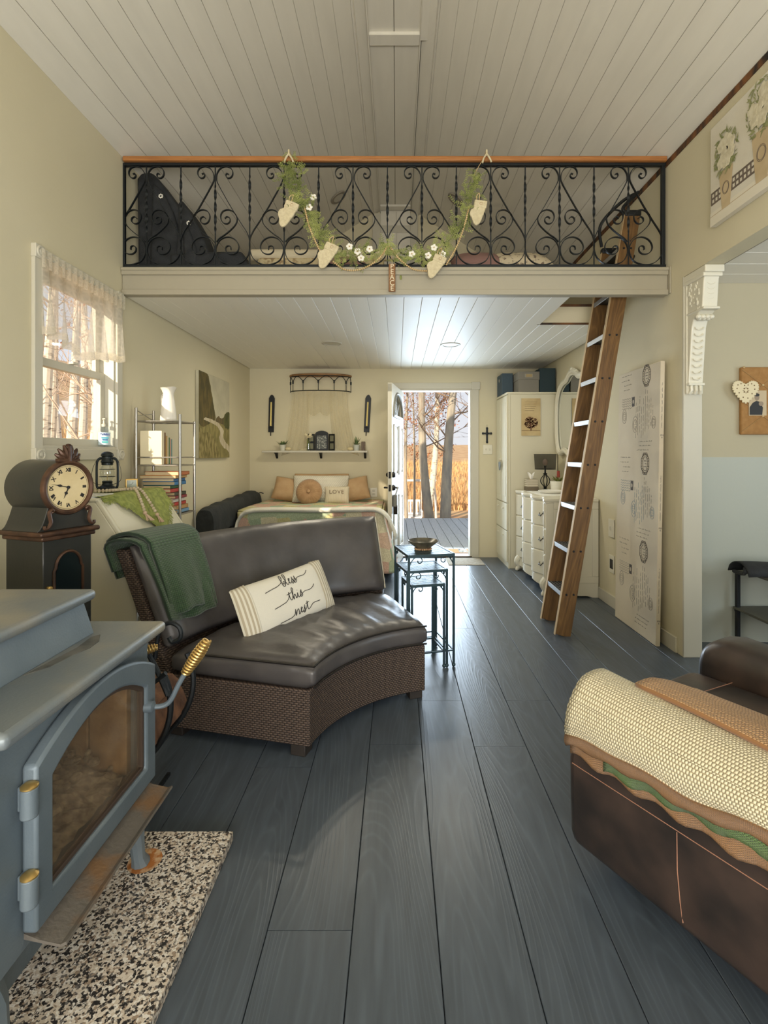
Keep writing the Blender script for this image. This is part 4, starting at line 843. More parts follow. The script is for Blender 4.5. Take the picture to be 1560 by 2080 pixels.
# ---- green waffle throw over the sofa end
th = thing('green_throw', 'dark green waffle-knit throw folded over the sofa back', 'throw', (SC_[0], SC_[1], 0))
M['throw'] = weavemat('green_waffle_knit', (64,92,58), (26,44,28), 95, 95, .95, .9, (0, 1), .004, .3, uv=True, phase=False)
def draped(name, t0, t1, zb_f, zb_b, off, seed, th_=.014, hem=0):
    rr = random.Random(seed); prof = []
    n1, n2, n3 = 16, 8, 8
    for i in range(n1+1): z = zb_f+(.845-zb_f)*i/n1; prof.append((bi(z)-.11-off-.01*sin(pi*i/n1), z))
    rt = bi(.845)
    for i in range(1, n2): a = pi*i/n2; prof.append((rt-.018-(.095+off)*cos(a)*1.0, .848+(.035+off)*sin(a)))
    for i in range(n3+1): z = .845-(.845-zb_b)*i/n3; prof.append((bi(z)+.075+off, z))
    N = len(prof)-1; nu = 16; vs = []; uvs = []
    for i in range(nu+1):
        u = i/nu; t = t0+(t1-t0)*u
        for j, (r, z) in enumerate(prof):
            fr = max(0, 1-j/n1) if j < n1 else 0
            rr_ = r-.016*fr*sin(7*u+seed)-.008*fr*sin(17*u+2*seed); zz = z+(hem*(u-.5)+.012*sin(6*u+seed))*fr
            vs.append((rr_*cos(t), rr_*sin(t), zz)); uvs.append((u*.42, j/N*.75))
    fs = [(i*(N+1)+j, (i+1)*(N+1)+j, (i+1)*(N+1)+j+1, i*(N+1)+j+1) for i in range(nu) for j in range(N)]
    m = MB(); m.add(vs, fs); o = m.build(name, M['throw'], th, ang=3, solid=th_)
    ul = o.data.uv_layers.new(name='UVMap')
    for lp_ in o.data.loops: ul.data[lp_.index].uv = uvs[lp_.vertex_index]
    return o
draped('under_fold', R(167.2), R(154.5), .515, .74, .006, 2, hem=-.02); draped('upper_fold', R(166.0), R(154.0), .548, .70, .030, 5, .016, hem=-.015)
# ---- pillow with lettering
M['ticking'] = stripemat('ticking_stripe', (226,220,202), (186,174,150), 0, 52, .5, .9, .15); M['offwhite'] = pm('off_white_cotton', (228,223,208), .9, bump=.25, bsc=400)
M['ink'] = pm('black_ink', (38,36,36), .9)
PWd, PHt, PTh = .60, .285, .13
bp_ = thing('lettered_pillow', 'off-white striped-end pillow lettered bless this nest on the sofa', 'pillow', (-.585, 2.690, .395+.127), rot=None)
fx = Vector((.615, .775, .10)).normalized(); nrm = Vector((.70, -.60, .40)); nrm = (nrm-fx*nrm.dot(fx)).normalized(); up_ = nrm.cross(fx)*-1
up_ = fx.cross(nrm)*-1
up_ = up_ if up_.z > 0 else -up_
bp_.rotation_euler = Matrix((fx, -nrm, up_)).transposed().to_euler()
def pfront(x, z, off=.0015):
    a, b_ = x/(PWd/2), z/(PHt/2); k = max(0, (1-abs(a)**3.2))**.6*max(0, (1-abs(b_)**3.2))**.6; return Vector((x, -PTh/2*k-off, z))
pillow('pillow_body', M['offwhite'], PWd, PHt, PTh, bp_, 20)
for s_ in (-1, 1):
    m = MB().grid(lambda u, v: pfront((s_*(PWd/2*.985) if u == 0 else s_*(PWd/2*(1-.29*u)))*(1), (PHt/2)*(2*v-1)*.985*(1-.05*(1-u)), .0009), 14, 20)
    m.build('striped_end', M['ticking'], bp_, ang=3, solid=.001, fix=True)
def script(pts, wd=.0017, n=7):
    c = crom([(a, 0, b_) for a, b_ in pts], n); return MB().tube([pfront(p.x, p.z, .003) for p in c], wd, 5)
def word(strokes, x0, z0, s):
    s = .0202
    for st_ in strokes: script([(x0+a*s, z0+b_*s*.85) for a, b_ in st_]).build('lettering', M['ink'], bp_)
word([[(-7.4,-.9),(-5.4,-.55),(-3.6,-.3),(-2.1,.4),(-1.35,1.7),(-1.5,2.5),(-1.85,2.0),(-1.9,.2),(-1.7,-.9),(-1.2,-.9),(-.9,0),(-1.3,.45),(-1.6,-.1),(-.95,-.2),(-.3,1.2),(-.1,2.3),(-.4,2.6),(-.65,1.8),(-.6,0),(-.35,-.9),(.1,-.5),(.5,.3),(.75,.7),(.45,.8),(.3,0),(.55,-.75),(1.1,-.3),(1.5,.5),(1.6,1.0),(1.55,.3),(1.75,-.5),(1.4,-1.05),(1.15,-.7),(1.9,-.2),(2.3,.5),(2.45,1.05),(2.4,.3),(2.6,-.5),(2.2,-1.05),(1.95,-.7),(2.8,0),(3.6,.35),(5.4,.3),(6.5,.8),(7.1,1.4)]], .005, .078, .0172)
word([[(-6.6,-1.5),(-4.6,-1.2),(-2.8,-.8),(-1.7,.2),(-1.4,1.6),(-1.45,.0),(-1.2,-.9),(-.7,-.4),(-.1,1.3),(.1,2.3),(-.2,2.5),(-.4,1.4),(-.4,-.9),(-.1,.1),(.25,.4),(.4,-.2),(.45,-.9),(.9,-.4),(1.2,.5),(1.15,-.5),(1.45,-.9),(1.9,-.3),(2.3,.6),(2.5,1.0),(2.4,.2),(2.6,-.5),(2.2,-1.0),(1.9,-.7),(2.8,-.1),(3.8,.2),(5.5,.1),(6.7,.6),(7.3,1.2)], [(-2.1,1.0),(-.7,1.25)], [(1.25,1.25),(1.32,1.35)]], .01, -.002, .0172)
word([[(-6.4,-1.2),(-4.4,-1.1),(-2.6,-.9),(-1.7,-.2),(-1.4,.9),(-1.45,-.9),(-1.0,.2),(-.5,.7),(-.35,0),(-.35,-.9),(.1,-.5),(.5,.2),(.8,.6),(.5,.8),(.35,.1),(.6,-.7),(1.2,-.2),(1.6,.7),(1.7,1.1),(1.6,.2),(1.8,-.5),(1.4,-1.0),(1.15,-.7),(2.0,-.2),(2.5,.8),(2.7,1.9),(2.6,.4),(2.8,-.6),(3.5,-.3),(4.6,.5),(6.0,.55),(7.2,.5)], [(2.1,1.25),(3.3,1.5)]], .02, -.083, .0172)
# ================================================================== NEST OF TABLES
M['tabletop'] = pm('sky_tinted_lattice', (70,92,100), .3, .6); M['tiron'] = pm('sky_tinted_table_iron', (58,78,86), .38, .4)  # blue of the reflected sky is put into both colours
def nest(w_, d_, h, c, label):
    t = thing('nesting_table', label, 'table', (c[0], c[1], 0), R(14), 'nest of wrought iron tables')
    f = MB()
    for a, b_ in (((-w_/2, -d_/2), (w_/2, -d_/2)), ((w_/2, -d_/2), (w_/2, d_/2)), ((w_/2, d_/2), (-w_/2, d_/2)), ((-w_/2, d_/2), (-w_/2, -d_/2))): f.bar((a[0], a[1], h-.008), (b_[0], b_[1], h-.008), .014, .016)
    f.build('top_frame', M['tiron'], t)
    l = MB(); nx = max(8, int(w_/.02)); ny = max(8, int(d_/.02))
    for i in range(1, nx): x = -w_/2+w_*i/nx; l.box(x-.005, x+.005, -d_/2, d_/2, h-.006, h-.0035)
    for j in range(1, ny): y = -d_/2+d_*j/ny; l.box(-w_/2, w_/2, y-.005, y+.005, h-.0045, h-.002)
    l.build('lattice_top', M['tabletop'], t, smooth=False)
    for sx in (-1, 1):
        for sy in (-1, 1):
            x, y = sx*w_/2, sy*d_/2; lg_ = box('leg', M['tiron'], t, x-.006, x+.006, y-.006, y+.006, .02, h); MB().sph((x, y, .012), .012, n=10, m=6).build('ball_foot', M['tiron'], lg_)
            def brk(dx, dy, s):
                pts = [(.0,-.075),(.012,-.045),(.035,-.018),(.06,-.012),(.078,-.024),(.08,-.042),(.066,-.052),(.054,-.044),(.056,-.034)]
                c_ = crom([(x+dx*a*s, y+dy*a*s, h+b_*s) for a, b_ in pts], 4); MB().tube(c_, .0034, 6).build('bracket', M['tiron'], t)
            brk(-sx, 0, 1.0 if w_ > .22 else .8); brk(0, -sy, .8)
    s_ = MB()
    for y in (-d_/2, d_/2): s_.bar((-w_/2, y, .10), (w_/2, y, .10), .009, .009)
    s_.bar((w_/2, -d_/2, .10), (w_/2, d_/2, .10), .009, .009); s_.bar((-w_/2, -d_/2, .10), (-w_/2, d_/2, .10), .009, .009); s_.build('stretcher', M['tiron'], t)
nest(.28, .338, .685, (.167, 3.224), 'tallest wrought iron nesting table carrying the bowl'); nest(.245, .243, .593, (.153, 3.171), 'middle wrought iron nesting table tucked under the tallest'); nest(.2, .222, .509, (.160, 3.158), 'lowest wrought iron nesting table inside the other two')
bw = thing('bowl', 'shallow dark bowl standing on the tallest nesting table', 'bowl', (.165, 3.215, .685+.012))
MB().lathe([(0,.008),(.035,.008),(.045,.0),(.05,.004),(.075,.022),(.094,.04),(.097,.044),(.094,.046),(.072,.03),(.045,.016),(0,.014)], 36).build('bowl_body', pm('dark_glazed_bowl', (72,70,60), .3, .2, c2=(120,112,92), sc=14), bw)
tv = thing('bead_trivet', 'ring of brown wooden beads under the bowl', 'trivet', (.165, 3.215, .684)); m = MB()
for k in range(22): a = 2*pi*k/22; m.sph((.050*cos(a), .050*sin(a), .0065), .0068, n=8, m=5)
for k in range(16): a = 2*pi*k/16; m.sph((.036*cos(a), .036*sin(a), .0065), .0068, n=8, m=5)
m.build('bead_ring', pm('brown_beads', (140,100,70), .5, c2=(190,160,122), sc=60), tv)
# ================================================================== RECLINER
M['brown'] = leathermat('brown_recliner_leather', (74,60,54), (42,37,36), .36, .3, 7)
rc = thing('recliner', 'brown leather recliner with pale stitching beside the annex opening', 'recliner', (1.168, 1.452, 0), R(30.6))
def armpart(x0, x1, nm):
    m = MB(); ny, na = 18, 20; y0, y1 = -.48, .455; xm, hw = (x0+x1)/2, (x1-x0)/2
    vs = []; P = []
    for i in range(ny+1):
        u = i/ny; y = y0+(y1-y0)*u
        e = max(0, 1-((u-.5)/.5)**16)**.5 if False else 1
        zt = .565-.06*(1-u)-.05*max(0, (u-.88)/.12)**2; zb = .06
        sh = 1-.10*max(0, (u-.92)/.08)**2
        prof = []
        for k in range(na+1):
            a = pi*k/na; c_, s_ = cos(a), sin(a); prof.append((xm-hw*sh*(abs(c_)**.55)*(1 if c_ > 0 else -1), zt-.11+.11*(abs(s_)**.75)))
        bul = .014
        prof = [(x0+.012, zb), (x0-.006, zb+.05), (x0-bul*.8*sh, .22), (x0-bul*sh, .34)]+prof+[(x1, .34), (x1, .2), (x1-.02, zb)]
        P.append([(x, y, z) for x, z in prof])
    n = len(P[0]); m.add([q for r_ in P for q in r_], [(i*n+k, (i+1)*n+k, (i+1)*n+(k+1) % n, i*n+(k+1) % n) for i in range(ny) for k in range(n)]+[tuple(range(n)), tuple(ny*n+k for k in range(n-1, -1, -1))])
    return m.build(nm, M['brown'], rc, ang=1.0, bev=.03, seg=4)
aL = armpart(-.46, -.235, 'arm'); aR = armpart(.235, .46, 'arm'); aR.scale = (1, 1, 1.05)
box('seat_cushion', M['brown'], rc, -.235, .235, -.30, .47, .22, .47, bev=.06, seg=5); box('footrest', M['brown'], rc, -.235, .235, .40, .49, .08, .36, bev=.03, seg=4)
MB().prism([(-.52, .2), (-.26, .38), (-.38, 1.02), (-.46, 1.08), (-.60, 1.02)], 'x', -.33, .33).build('backrest', M['brown'], rc, bev=.06, seg=5)
box('base', M['black'], rc, -.36, .36, -.42, .36, .0, .10, bev=.01)
stm = pm('pale_stitching', (176,128,104), .8)
MB().tube([(-.4735, y, .330) for y in (.43, .3, .1, -.1, -.3, -.47)], .0014, 5).build('seam', stm, aL); MB().tube([(-.4735, .10, .326), (-.472, .10, .23), (-.468, .095, .15), (-.464, .09, .10)], .0013, 5).build('seam', stm, aL)
MB().tube([(-.2, .30, .474), (0, .315, .476), (.2, .30, .474)], .0013, 5).build('seam', stm, rc)
# ---- crochet blanket on the arm
bl = thing('crochet_blanket', 'cream and tan crochet blanket folded over the recliner arm', 'blanket', (1.168, 1.452, 0), R(30.6))
def crochet(nm, c, c2): return weavemat(nm, c, c2, 120, 105, .95, .9, (0, 1), .005, .2, uv=True)
M['cro_c'] = crochet('cream_crochet', (232,222,192), (176,160,120)); M['cro_t'] = crochet('tan_crochet', (206,164,116), (140,100,62)); M['cro_g'] = crochet('green_crochet', (112,146,70), (66,96,44)); M['cro_o'] = crochet('ochre_crochet', (196,142,84), (130,88,48))
def sheet(name, mat, y0, y1, prof_f, nu=30, nv=26, th_=.012, uvs_=(1, 1)):
    vs = []; uv = []
    for i in range(nu+1):
        u = i/nu; pr = prof_f(u); c_ = crom([(a, 0, b_) for a, b_ in pr], 8); N = len(c_)
        for j in range(nv+1):
            q = c_[min(N-1, int(round(j/nv*(N-1))))]; vs.append((q.x, y0+(y1-y0)*u, q.z)); uv.append((u*abs(y1-y0)*uvs_[0], j/nv*.35*uvs_[1]))
    m = MB(); m.add(vs, [(i*(nv+1)+j, (i+1)*(nv+1)+j, (i+1)*(nv+1)+j+1, i*(nv+1)+j+1) for i in range(nu) for j in range(nv)])
    o = m.build(name, mat, bl, ang=3, solid=th_); ul = o.data.uv_layers.new(name='UVMap')
    for l_ in o.data.loops: ul.data[l_.index].uv = uv[l_.vertex_index]
    return o
Y0, Y1 = .432, -.30
wv = lambda u: .008*sin(9*u)+.004*sin(21*u)
def over(zb, xo, top, xi, zi): return [(-.484-xo, zb), (-.484-xo, (zb+.5)/2), (-.472-xo*.8, .515), (-.435, .562+top), (-.38, .576+top), (-.33, .572+top), (xi, zi)]
sheet('cream_fold', M['cro_c'], Y0, Y1, lambda u: over(.415+.065*u+wv(u), .014, .012-.045*u, -.300, .570-.045*u), th_=.014)
sheet('cream_fold_hem', M['cro_o'], Y0-.004, Y1, lambda u: [(-.500, .400+.065*u+wv(u)+.006*sin(38*u)), (-.504, .412+.065*u+wv(u)), (-.500, .426+.065*u+wv(u))], nv=6, th_=.018)
sheet('green_band', M['cro_g'], .30, -.16, lambda u: [(-.492, .380+.040*u+.008*sin(26*u)), (-.492, .42), (-.488, .46+.02*u)], nv=8, th_=.010)
sheet('scalloped_edge', M['cro_o'], .42, -.17, lambda u: [(-.488, .372+.004*u+.009*sin(30*u)), (-.489, .41), (-.486, .44)], nv=8, th_=.012)
sheet('corner_flap', M['cro_c'], -.14, -.245, lambda u: [(-.496, .365+.1*abs(u-.35)), (-.496, .40), (-.492, .45)], nu=10, nv=8, th_=.010)
sheet('corner_flap_hem', M['cro_o'], -.125, -.26, lambda u: [(-.493, .345+.1*abs(u-.35)), (-.493, .38), (-.489, .44)], nu=10, nv=8, th_=.010)
sheet('tan_fold', M['cro_t'], .305, -.45, lambda u: [(-.345, .590-.035*u+.004*sin(8*u)), (-.28, .590-.035*u), (-.22, .575-.03*u), (-.15, .550-.02*u+.006*sin(12*u)), (-.085, .520), (-.02, .497)], th_=.014)
# ================================================================== WINDOW DRESSING, CLOCK, DESK, RACK
def lacemat(name, c=(240,232,214), dens=.55, sc=70):
    m = bpy.data.materials.new(name); m.use_nodes = True; nt = m.node_tree; nt.nodes.clear(); N = nt.nodes; L = nt.links
    out = N.new('ShaderNodeOutputMaterial'); d = N.new('ShaderNodeBsdfDiffuse'); d.inputs[0].default_value = c4(c); t = N.new('ShaderNodeBsdfTranslucent'); t.inputs[0].default_value = c4(c)
    a = N.new('ShaderNodeMixShader'); a.inputs[0].default_value = .7; L.new(d.outputs[0], a.inputs[1]); L.new(t.outputs[0], a.inputs[2])
    tr_ = N.new('ShaderNodeBsdfTransparent'); mx = N.new('ShaderNodeMixShader'); tc = N.new('ShaderNodeTexCoord'); v = N.new('ShaderNodeTexVoronoi'); v.feature = 'DISTANCE_TO_EDGE'; v.inputs['Scale'].default_value = sc; L.new(tc.outputs['Object'], v.inputs['Vector'])
    mr = N.new('ShaderNodeMapRange'); mr.inputs[1].default_value = .05; mr.inputs[2].default_value = .25; mr.inputs[3].default_value = min(1, dens+.1); mr.inputs[4].default_value = dens; L.new(v.outputs[0], mr.inputs[0]); L.new(mr.outputs[0], mx.inputs[0])
    L.new(tr_.outputs[0], mx.inputs[1]); L.new(a.outputs[0], mx.inputs[2]); L.new(mx.outputs[0], out.inputs[0]); return m
M['lace'] = lacemat('cream_lace', (250,246,236), .44, 26); M['sheer'] = lacemat('sheer_cream_voile', (244,236,212), .30, 240); M['hem'] = lacemat('lace_hem', (250,244,230), .6, 60)
va = thing('lace_valance', 'sheer cream lace valance gathered across the top of the window', 'valance', (XL+.03, 2.97, 2.29))
def vpt(u, v):
    y = -.385+.79*u; dz = -.40+.03*cos(u*pi*2.2)-.02*u; sc = .016*abs(sin(u*pi*9)); f = .004+.036*v
    return (f*sin(u*42+.6*sin(9*u))+.012*v*sin(11*u)+.004, y+.012*v*sin(u*30), -.012+(dz+sc-.02)*v)
MB().grid(vpt, 150, 22).build('lace_panel', M['lace'], va, ang=3, fix=False)
MB().grid(lambda u, v: tuple(Vector(vpt(u, .90+.10*v))+Vector((.002, 0, 0))), 150, 3).build('scalloped_hem', M['hem'], va, ang=3, fix=False)
MB().grid(lambda u, v: (.006+.008*sin(u*95), -.385+.78*u, .03-.09*v), 160, 5).build('gathered_header', M['hem'], va, ang=3, fix=False)
MB().cyl((0, -.39, 0), (0, .40, 0), .006, n=8).build('curtain_rod', M['white'], va)
# ---- sanitizer on the sill
sz = thing('sanitizer_bottle', 'clear pump bottle of hand sanitizer on the window sill', 'bottle', (-1.862, 3.255, 1.329), R(38))
cl = glassmat('clear_plastic', (.93,.97,1), .10, .05)
MB().lathe([(0,0),(.036,0),(.038,.005),(.038,.095),(.030,.115),(.014,.125),(.012,.13)], 20).build('bottle', cl, sz)
lb_ = MB(); lb_.add([(.0388*cos(R(a)), .0388*sin(R(a)), z) for a in range(-150, -29, 10) for z in (.012, .09)], [(2*i, 2*i+2, 2*i+3, 2*i+1) for i in range(12)]); lb_.build('label', pm('sanitizer_label', (214,232,240), .5), sz)
inst('label_lettering', text_mesh('PURELL', .0165, pm('label_blue', (38,60,140), .5), .0006, offset=.0004), sz, (0, -.0405, .078), (R(90), 0, 0))
for z, w_, c in ((.056, .040, (60,170,190)), (.044, .030, (40,120,180)), (.030, .036, (70,190,190))): box('label_band', pm('label_teal', c, .5), sz, -w_/2, w_/2, -.0408, -.0395, z-.004, z+.004)
pu = MB().lathe([(.013,.128),(.014,.145),(.006,.148),(.004,.17),(.009,.172),(.009,.182),(0,.184)], 14).build('pump', M['white'], sz); MB().tube([(0,0,.178),(0,-.03,.178),(0,-.036,.172)], .004, 8).build('nozzle', M['white'], pu)
# ---- mini grandfather clock
M['clockwood'] = pm('black_green_clock_wood', (36,38,35), .42, c2=(46,45,41), sc=5, bump=.05, bsc=60, coat=.2); M['copper'] = pm('rubbed_copper_trim', (98,70,52), .4, .4, c2=(66,47,37), sc=18)
ck = thing('grandfather_clock', 'small dark floor clock with round dial and copper trim', 'clock', (-1.446, 2.136, 0), R(70))
box('plinth', M['clockwood'], ck, -.135, .135, -.13, .13, 0, .14, bev=.006); box('trunk', M['clockwood'], ck, -.105, .105, -.105, .109, .14, .955, bev=.004)
box('cornice', M['copper'], ck, -.13, .13, -.13, .125, .958, .978, bev=.008, seg=3); box('cornice_bed', M['copper'], ck, -.117, .117, -.117, .117, .94, .96, bev=.006)
nk = [(-.125,.978),(.125,.978)]+[(.125-.045*(i/8)**.6, .978+.10*i/8) for i in range(1, 9)]+[(-.125+.045*((8-i)/8)**.6, .978+.10*(8-i)/8) for i in range(0, 8)]
MB().prism(nk, 'y', -.10, .108).build('neck', M['clockwood'], ck, bev=.003)
CZk = 1.147
MB().lathe([(.112,-.10),(.114,-.09),(.114,.105),(.11,.112)], 48, (0,0,CZk), 'y').build('drum', M['clockwood'], ck)
bz_ = MB(); bz_.lathe([(.091,-.103),(.093,-.111),(.101,-.116),(.108,-.115),(.113,-.106),(.113,-.098),(.091,-.098),(.091,-.103)], 48, (0,0,CZk), 'y'); bz_.v = bz_.v; bez = bz_.build('bezel', M['copper'], ck)
MB().lathe([(0,-.1045),(.0915,-.1045),(.0915,-.10)], 40, (0,0,CZk), 'y').build('dial', pm('aged_cream_dial', (222,204,160), .6, c2=(206,186,140), sc=9), ck)
for k, tx in enumerate(['XII','I','II','III','IIII','V','VI','VII','VIII','IX','X','XI']):
    a = R(30*k); inst('numeral', text_mesh(tx, .0225, M['ink'], .0004, .82, offset=.0005), ck, (.071*sin(a), -.1052, CZk+.071*cos(a)), (R(90), a, 0))
MB().tube([(.0865*cos(2*pi*i/48), -.1048, CZk+.0865*sin(2*pi*i/48)) for i in range(48)], .0006, 4, closed=True).build('minute_track', M['ink'], ck)
def hand(a, L, wd, nm):
    a = R(a); d = (sin(a), cos(a)); q = (cos(a), -sin(a)); P = [(0,wd*.6),(L*.35,wd*.4),(L*.5,wd*1.6),(L*.65,wd*.4),(L,0),(L*.65,-wd*.4),(L*.5,-wd*1.6),(L*.35,-wd*.4),(0,-wd*.6)]
    MB().prism([(d[0]*l+q[0]*s, CZk+d[1]*l+q[1]*s) for l, s in P], 'y', -.1075, -.1065).build(nm, M['ink'], ck)
hand(283, .075, .0035, 'minute_hand'); hand(205, .05, .005, 'hour_hand'); MB().lathe([(0,-.110),(.006,-.109),(.007,-.105)], 12, (0,0,CZk), 'y').build('hand_boss', M['ink'], ck)
fi = MB()
for k, (aa, L) in enumerate(((-58, .046), (-34, .056), (-12, .062), (12, .062), (34, .056), (58, .046))):
    a = R(aa); p0 = Vector((.012*sin(a)*1.5, -.10, CZk+.112)); fi.tube([p0+Vector((sin(a)*L*t, -.006*sin(pi*t), cos(a)*L*t)) for t in (0, .25, .5, .75, 1)], [.009, .0125, .012, .009, .004], 8)
fi.tube([(0,-.112,CZk+.108),(0,-.114,CZk+.14),(0,-.110,CZk+.168)], [.007,.006,.008], 8); fi.sph((0,-.106,CZk+.172), .010, 1.3, .8, .7, 10, 6); fi.box(-.044,.044,-.115,-.09,CZk+.106,CZk+.118)
fi.build('finial', M['copper'], ck, bev=0)
for s in (-1, 1): MB().tube(crom([(s*.079,-.112,1.048),(s*.072,-.116,1.056),(s*.079,-.118,1.062),(s*.089,-.118,1.052),(s*.086,-.118,1.032),(s*.083,-.118,1.012),(s*.092,-.118,.994),(s*.106,-.118,.990),(s*.108,-.118,1.002)], 6), [.0055+.002*sin(pi*i/48) for i in range(49)], 8).build('scroll_bracket', M['copper'], ck)
ad = [(-.062,.40),(-.062,.815),(-.055,.825)]+[(-.055*cos(pi*i/12), .825+.062*sin(pi*i/12)) for i in range(1, 12)]+[(.055,.825),(.062,.815),(.062,.40)]
MB().tube([(x,-.108,z) for x, z in ad], .006, 8).build('door_moulding', M['copper'], ck); MB().prism(ad, 'y', -.1072, -.1045).build('door_glass', pm('dark_door_glass', (14,26,28), .12), ck)
MB().lathe([(.006,0),(.004,-.008),(.009,-.014),(.006,-.02),(0,-.021)], 12, (-.085,-.105,.755), 'y').build('knob', M['brass'], ck); MB().tube([(-.085,-.112,.745),(-.085,-.112,.72)], .004, 8).build('key', M['brass'], ck)
# ---- slant-front desk
dsk = thing('secretary_desk', 'cream slant-front secretary desk under the window', 'desk', (-1.54, 2.84, 0)); dn_ = neg(dsk)
DY0, DY1 = 2.50, 3.18
MB().prism([(-1.80,0),(-1.27,0),(-1.27,.735),(-1.475,1.05),(-1.80,1.05)], 'y', DY0, DY1).build('carcass', M['cream'], dsk, bev=.004, loc=dn_)
MB().prism([(-1.258,.735),(-1.252,.742),(-1.462,1.062),(-1.475,1.052)], 'y', DY0+.025, DY1-.025).build('drop_lid', M['cream'], dsk, bev=.004, loc=dn_)
for yy in (DY0, DY1-.02): MB().prism([(-1.262,.728),(-1.250,.737),(-1.464,1.066),(-1.478,1.054)], 'y', yy, yy+.02).build('lid_edge', M['cream'], dsk, bev=.003, loc=dn_)
box('desk_top', M['cream'], dsk, -1.805, -1.462, DY0-.008, DY1+.008, 1.05, 1.066, bev=.004, loc=dn_)
for i in range(3):
    z0 = .06+.222*i; d_ = box('drawer', M['cream'], dsk, -1.272, -1.258, DY0+.03, DY1-.03, z0, z0+.205, bev=.004, loc=dn_)
    for yy in (2.66, 3.02): MB().lathe([(.006,0),(.014,.012),(.008,.022),(0,.023)], 12, (-1.258, yy, z0+.1), 'x').build('knob', M['brass'], d_)
ZD = 1.066
# papers
for i, (lab, c, dx) in enumerate((('white magazine at the bottom of the pile on the desk edge', (222,226,226), 0), ('pale magazine on top of the pile on the desk edge', (206,204,190), .012))):
    tag(box('magazine', pm('magazine_%d' % i, c, .5), None, -1.72+dx, -1.49+dx, 2.51+dx, 2.66+dx, ZD+.007*i, ZD+.007*(i+1)-.0005, bev=.001), lab, 'magazine', 'magazines on the desk')
# green scarf
M['scarf'] = pm('green_gauze_scarf', (164,170,92), .9, c2=(132,142,72), sc=40, bump=.5, bsc=160)
sv = thing('green_scarf', 'fringed moss green scarf hanging in a point down the desk lid', 'scarf', (-1.54, 2.84, ZD)); LS = Vector((.213, 0, -.315)).normalized()
def scf(u, v):
    y = 2.525+.655*u
    wvz = .004*sin(u*37+5*v)+.003*sin(v*23+u*11)
    if v < .45: x = -1.79+.328*(v/.45); return (x+1.54, y-2.84, .006+wvz*.6)
    k = (v-.45)/.55; ext = .02+.26*max(0, 1-abs(u-.60)/.46)**.9; q = Vector((-1.462, y, ZD))+LS*(k*ext)+Vector((.830,0,.558))*(.007+wvz); return (q.x+1.54, q.y-2.84, q.z-ZD)
MB().grid(scf, 60, 36).build('scarf_cloth', M['scarf'], sv, ang=3, solid=.003)
fr = MB(); rs = random.Random(4)
for i in range(170):
    u = i/169; a = Vector(scf(u, 1)); d = (LS*rs.uniform(.012,.032)+Vector((.0, rs.uniform(-.008,.008), 0))); fr.tube([a, a+d*.5+Vector((.004,0,.003)), a+d+Vector((.006,rs.uniform(-.004,.004),.004))], .0013, 4)
fr.build('fringe', M['scarf'], sv)
# lantern
lt = thing('oil_lantern', 'black hurricane lantern with clear globe on the desk', 'lantern', (-1.60, 2.83, ZD+.008), R(25)); lt.scale = (.8, .8, 1); LK = pm('black_lantern_metal', (38,44,46), .35, .6)
MB().lathe([(0,0),(.052,0),(.056,.006),(.056,.022),(.046,.032),(.036,.036)], 28).build('fuel_tank', LK, lt); MB().lathe([(.036,.034),(.03,.05),(.034,.056),(.028,.062),(0,.062)], 24).build('burner', LK, lt)
MB().lathe([(.028,.060),(.042,.085),(.046,.105),(.040,.13),(.032,.148)], 24).build('globe', glassmat('lantern_globe', (.96,.98,.97), .12), lt)
MB().lathe([(.030,.148),(.036,.150),(.036,.160),(.042,.165),(.034,.178),(.034,.195),(.040,.200),(.036,.212),(.02,.222),(0,.224)], 28).build('chimney_cap', LK, lt)
for s in (-1, 1): MB().tube(crom([(s*.046,0,.02),(s*.062,0,.032),(s*.064,0,.09),(s*.062,0,.16),(s*.05,0,.182),(s*.034,0,.186)], 6), .0075, 10).build('side_tube', LK, lt)
MB().tube(crom([(-.068,0,.17),(-.085,-.05,.12),(-.08,-.075,.06),(-.0,-.085,.04),(.08,-.075,.06),(.085,-.05,.12),(.068,0,.17)], 6), .0015, 5).build('bail_handle', LK, lt)
for zz in (.085, .125): MB().tube([(.049*cos(a), .049*sin(a), zz) for a in [2*pi*i/20 for i in range(20)]], .0014, 5, closed=True).build('globe_guard', LK, lt)
MB().tube([(0,0,.06),(0,0,.09)], .003, 6).build('wick', M['bead'], lt)
# wooden bead strand with tassels
bdt = thing('bead_strand', 'whitewashed wooden bead strand with tassels trailing down the desk lid', 'beads', (-1.54, 2.84, ZD))
def onl(x, y, h=.012):
    if x < -1.462: return Vector((x+1.54, y-2.84, h+.008))
    k = (x+1.462)/.213*Vector((.213,0,-.315)).length; q = Vector((-1.462, y, ZD))+LS*k+Vector((.830,0,.558))*(h+.010); return Vector((q.x+1.54, q.y-2.84, q.z-ZD))
bd = pm('whitewashed_beads', (206,190,164), .7, c2=(178,160,132), sc=60)
beads([onl(-1.70,2.62), onl(-1.62,2.735), onl(-1.545,2.80), onl(-1.53,2.86), onl(-1.50,2.89), onl(-1.47,2.88), onl(-1.43,2.82), onl(-1.39,2.785)], .0092).build('bead_row', bd, bdt)
beads([onl(-1.66,2.64), onl(-1.56,2.755), onl(-1.52,2.90), onl(-1.475,2.93), onl(-1.43,2.90), onl(-1.375,2.89)], .0092).build('bead_row', bd, bdt)
for (x, y) in ((-1.385, 2.780), (-1.37, 2.888)):
    a = onl(x, y); m = MB(); m.sph(a, .011, n=10, m=6)
    for k in range(16): o_ = Vector((rs.gauss(0,.003), rs.gauss(0,.004), 0)); m.tube([a, a+LS*.02+o_, a+LS*.05+o_*2.4], .0022, 5)
    m.build('tassel', pm('tassel_thread', (196,168,142), .9), bdt)
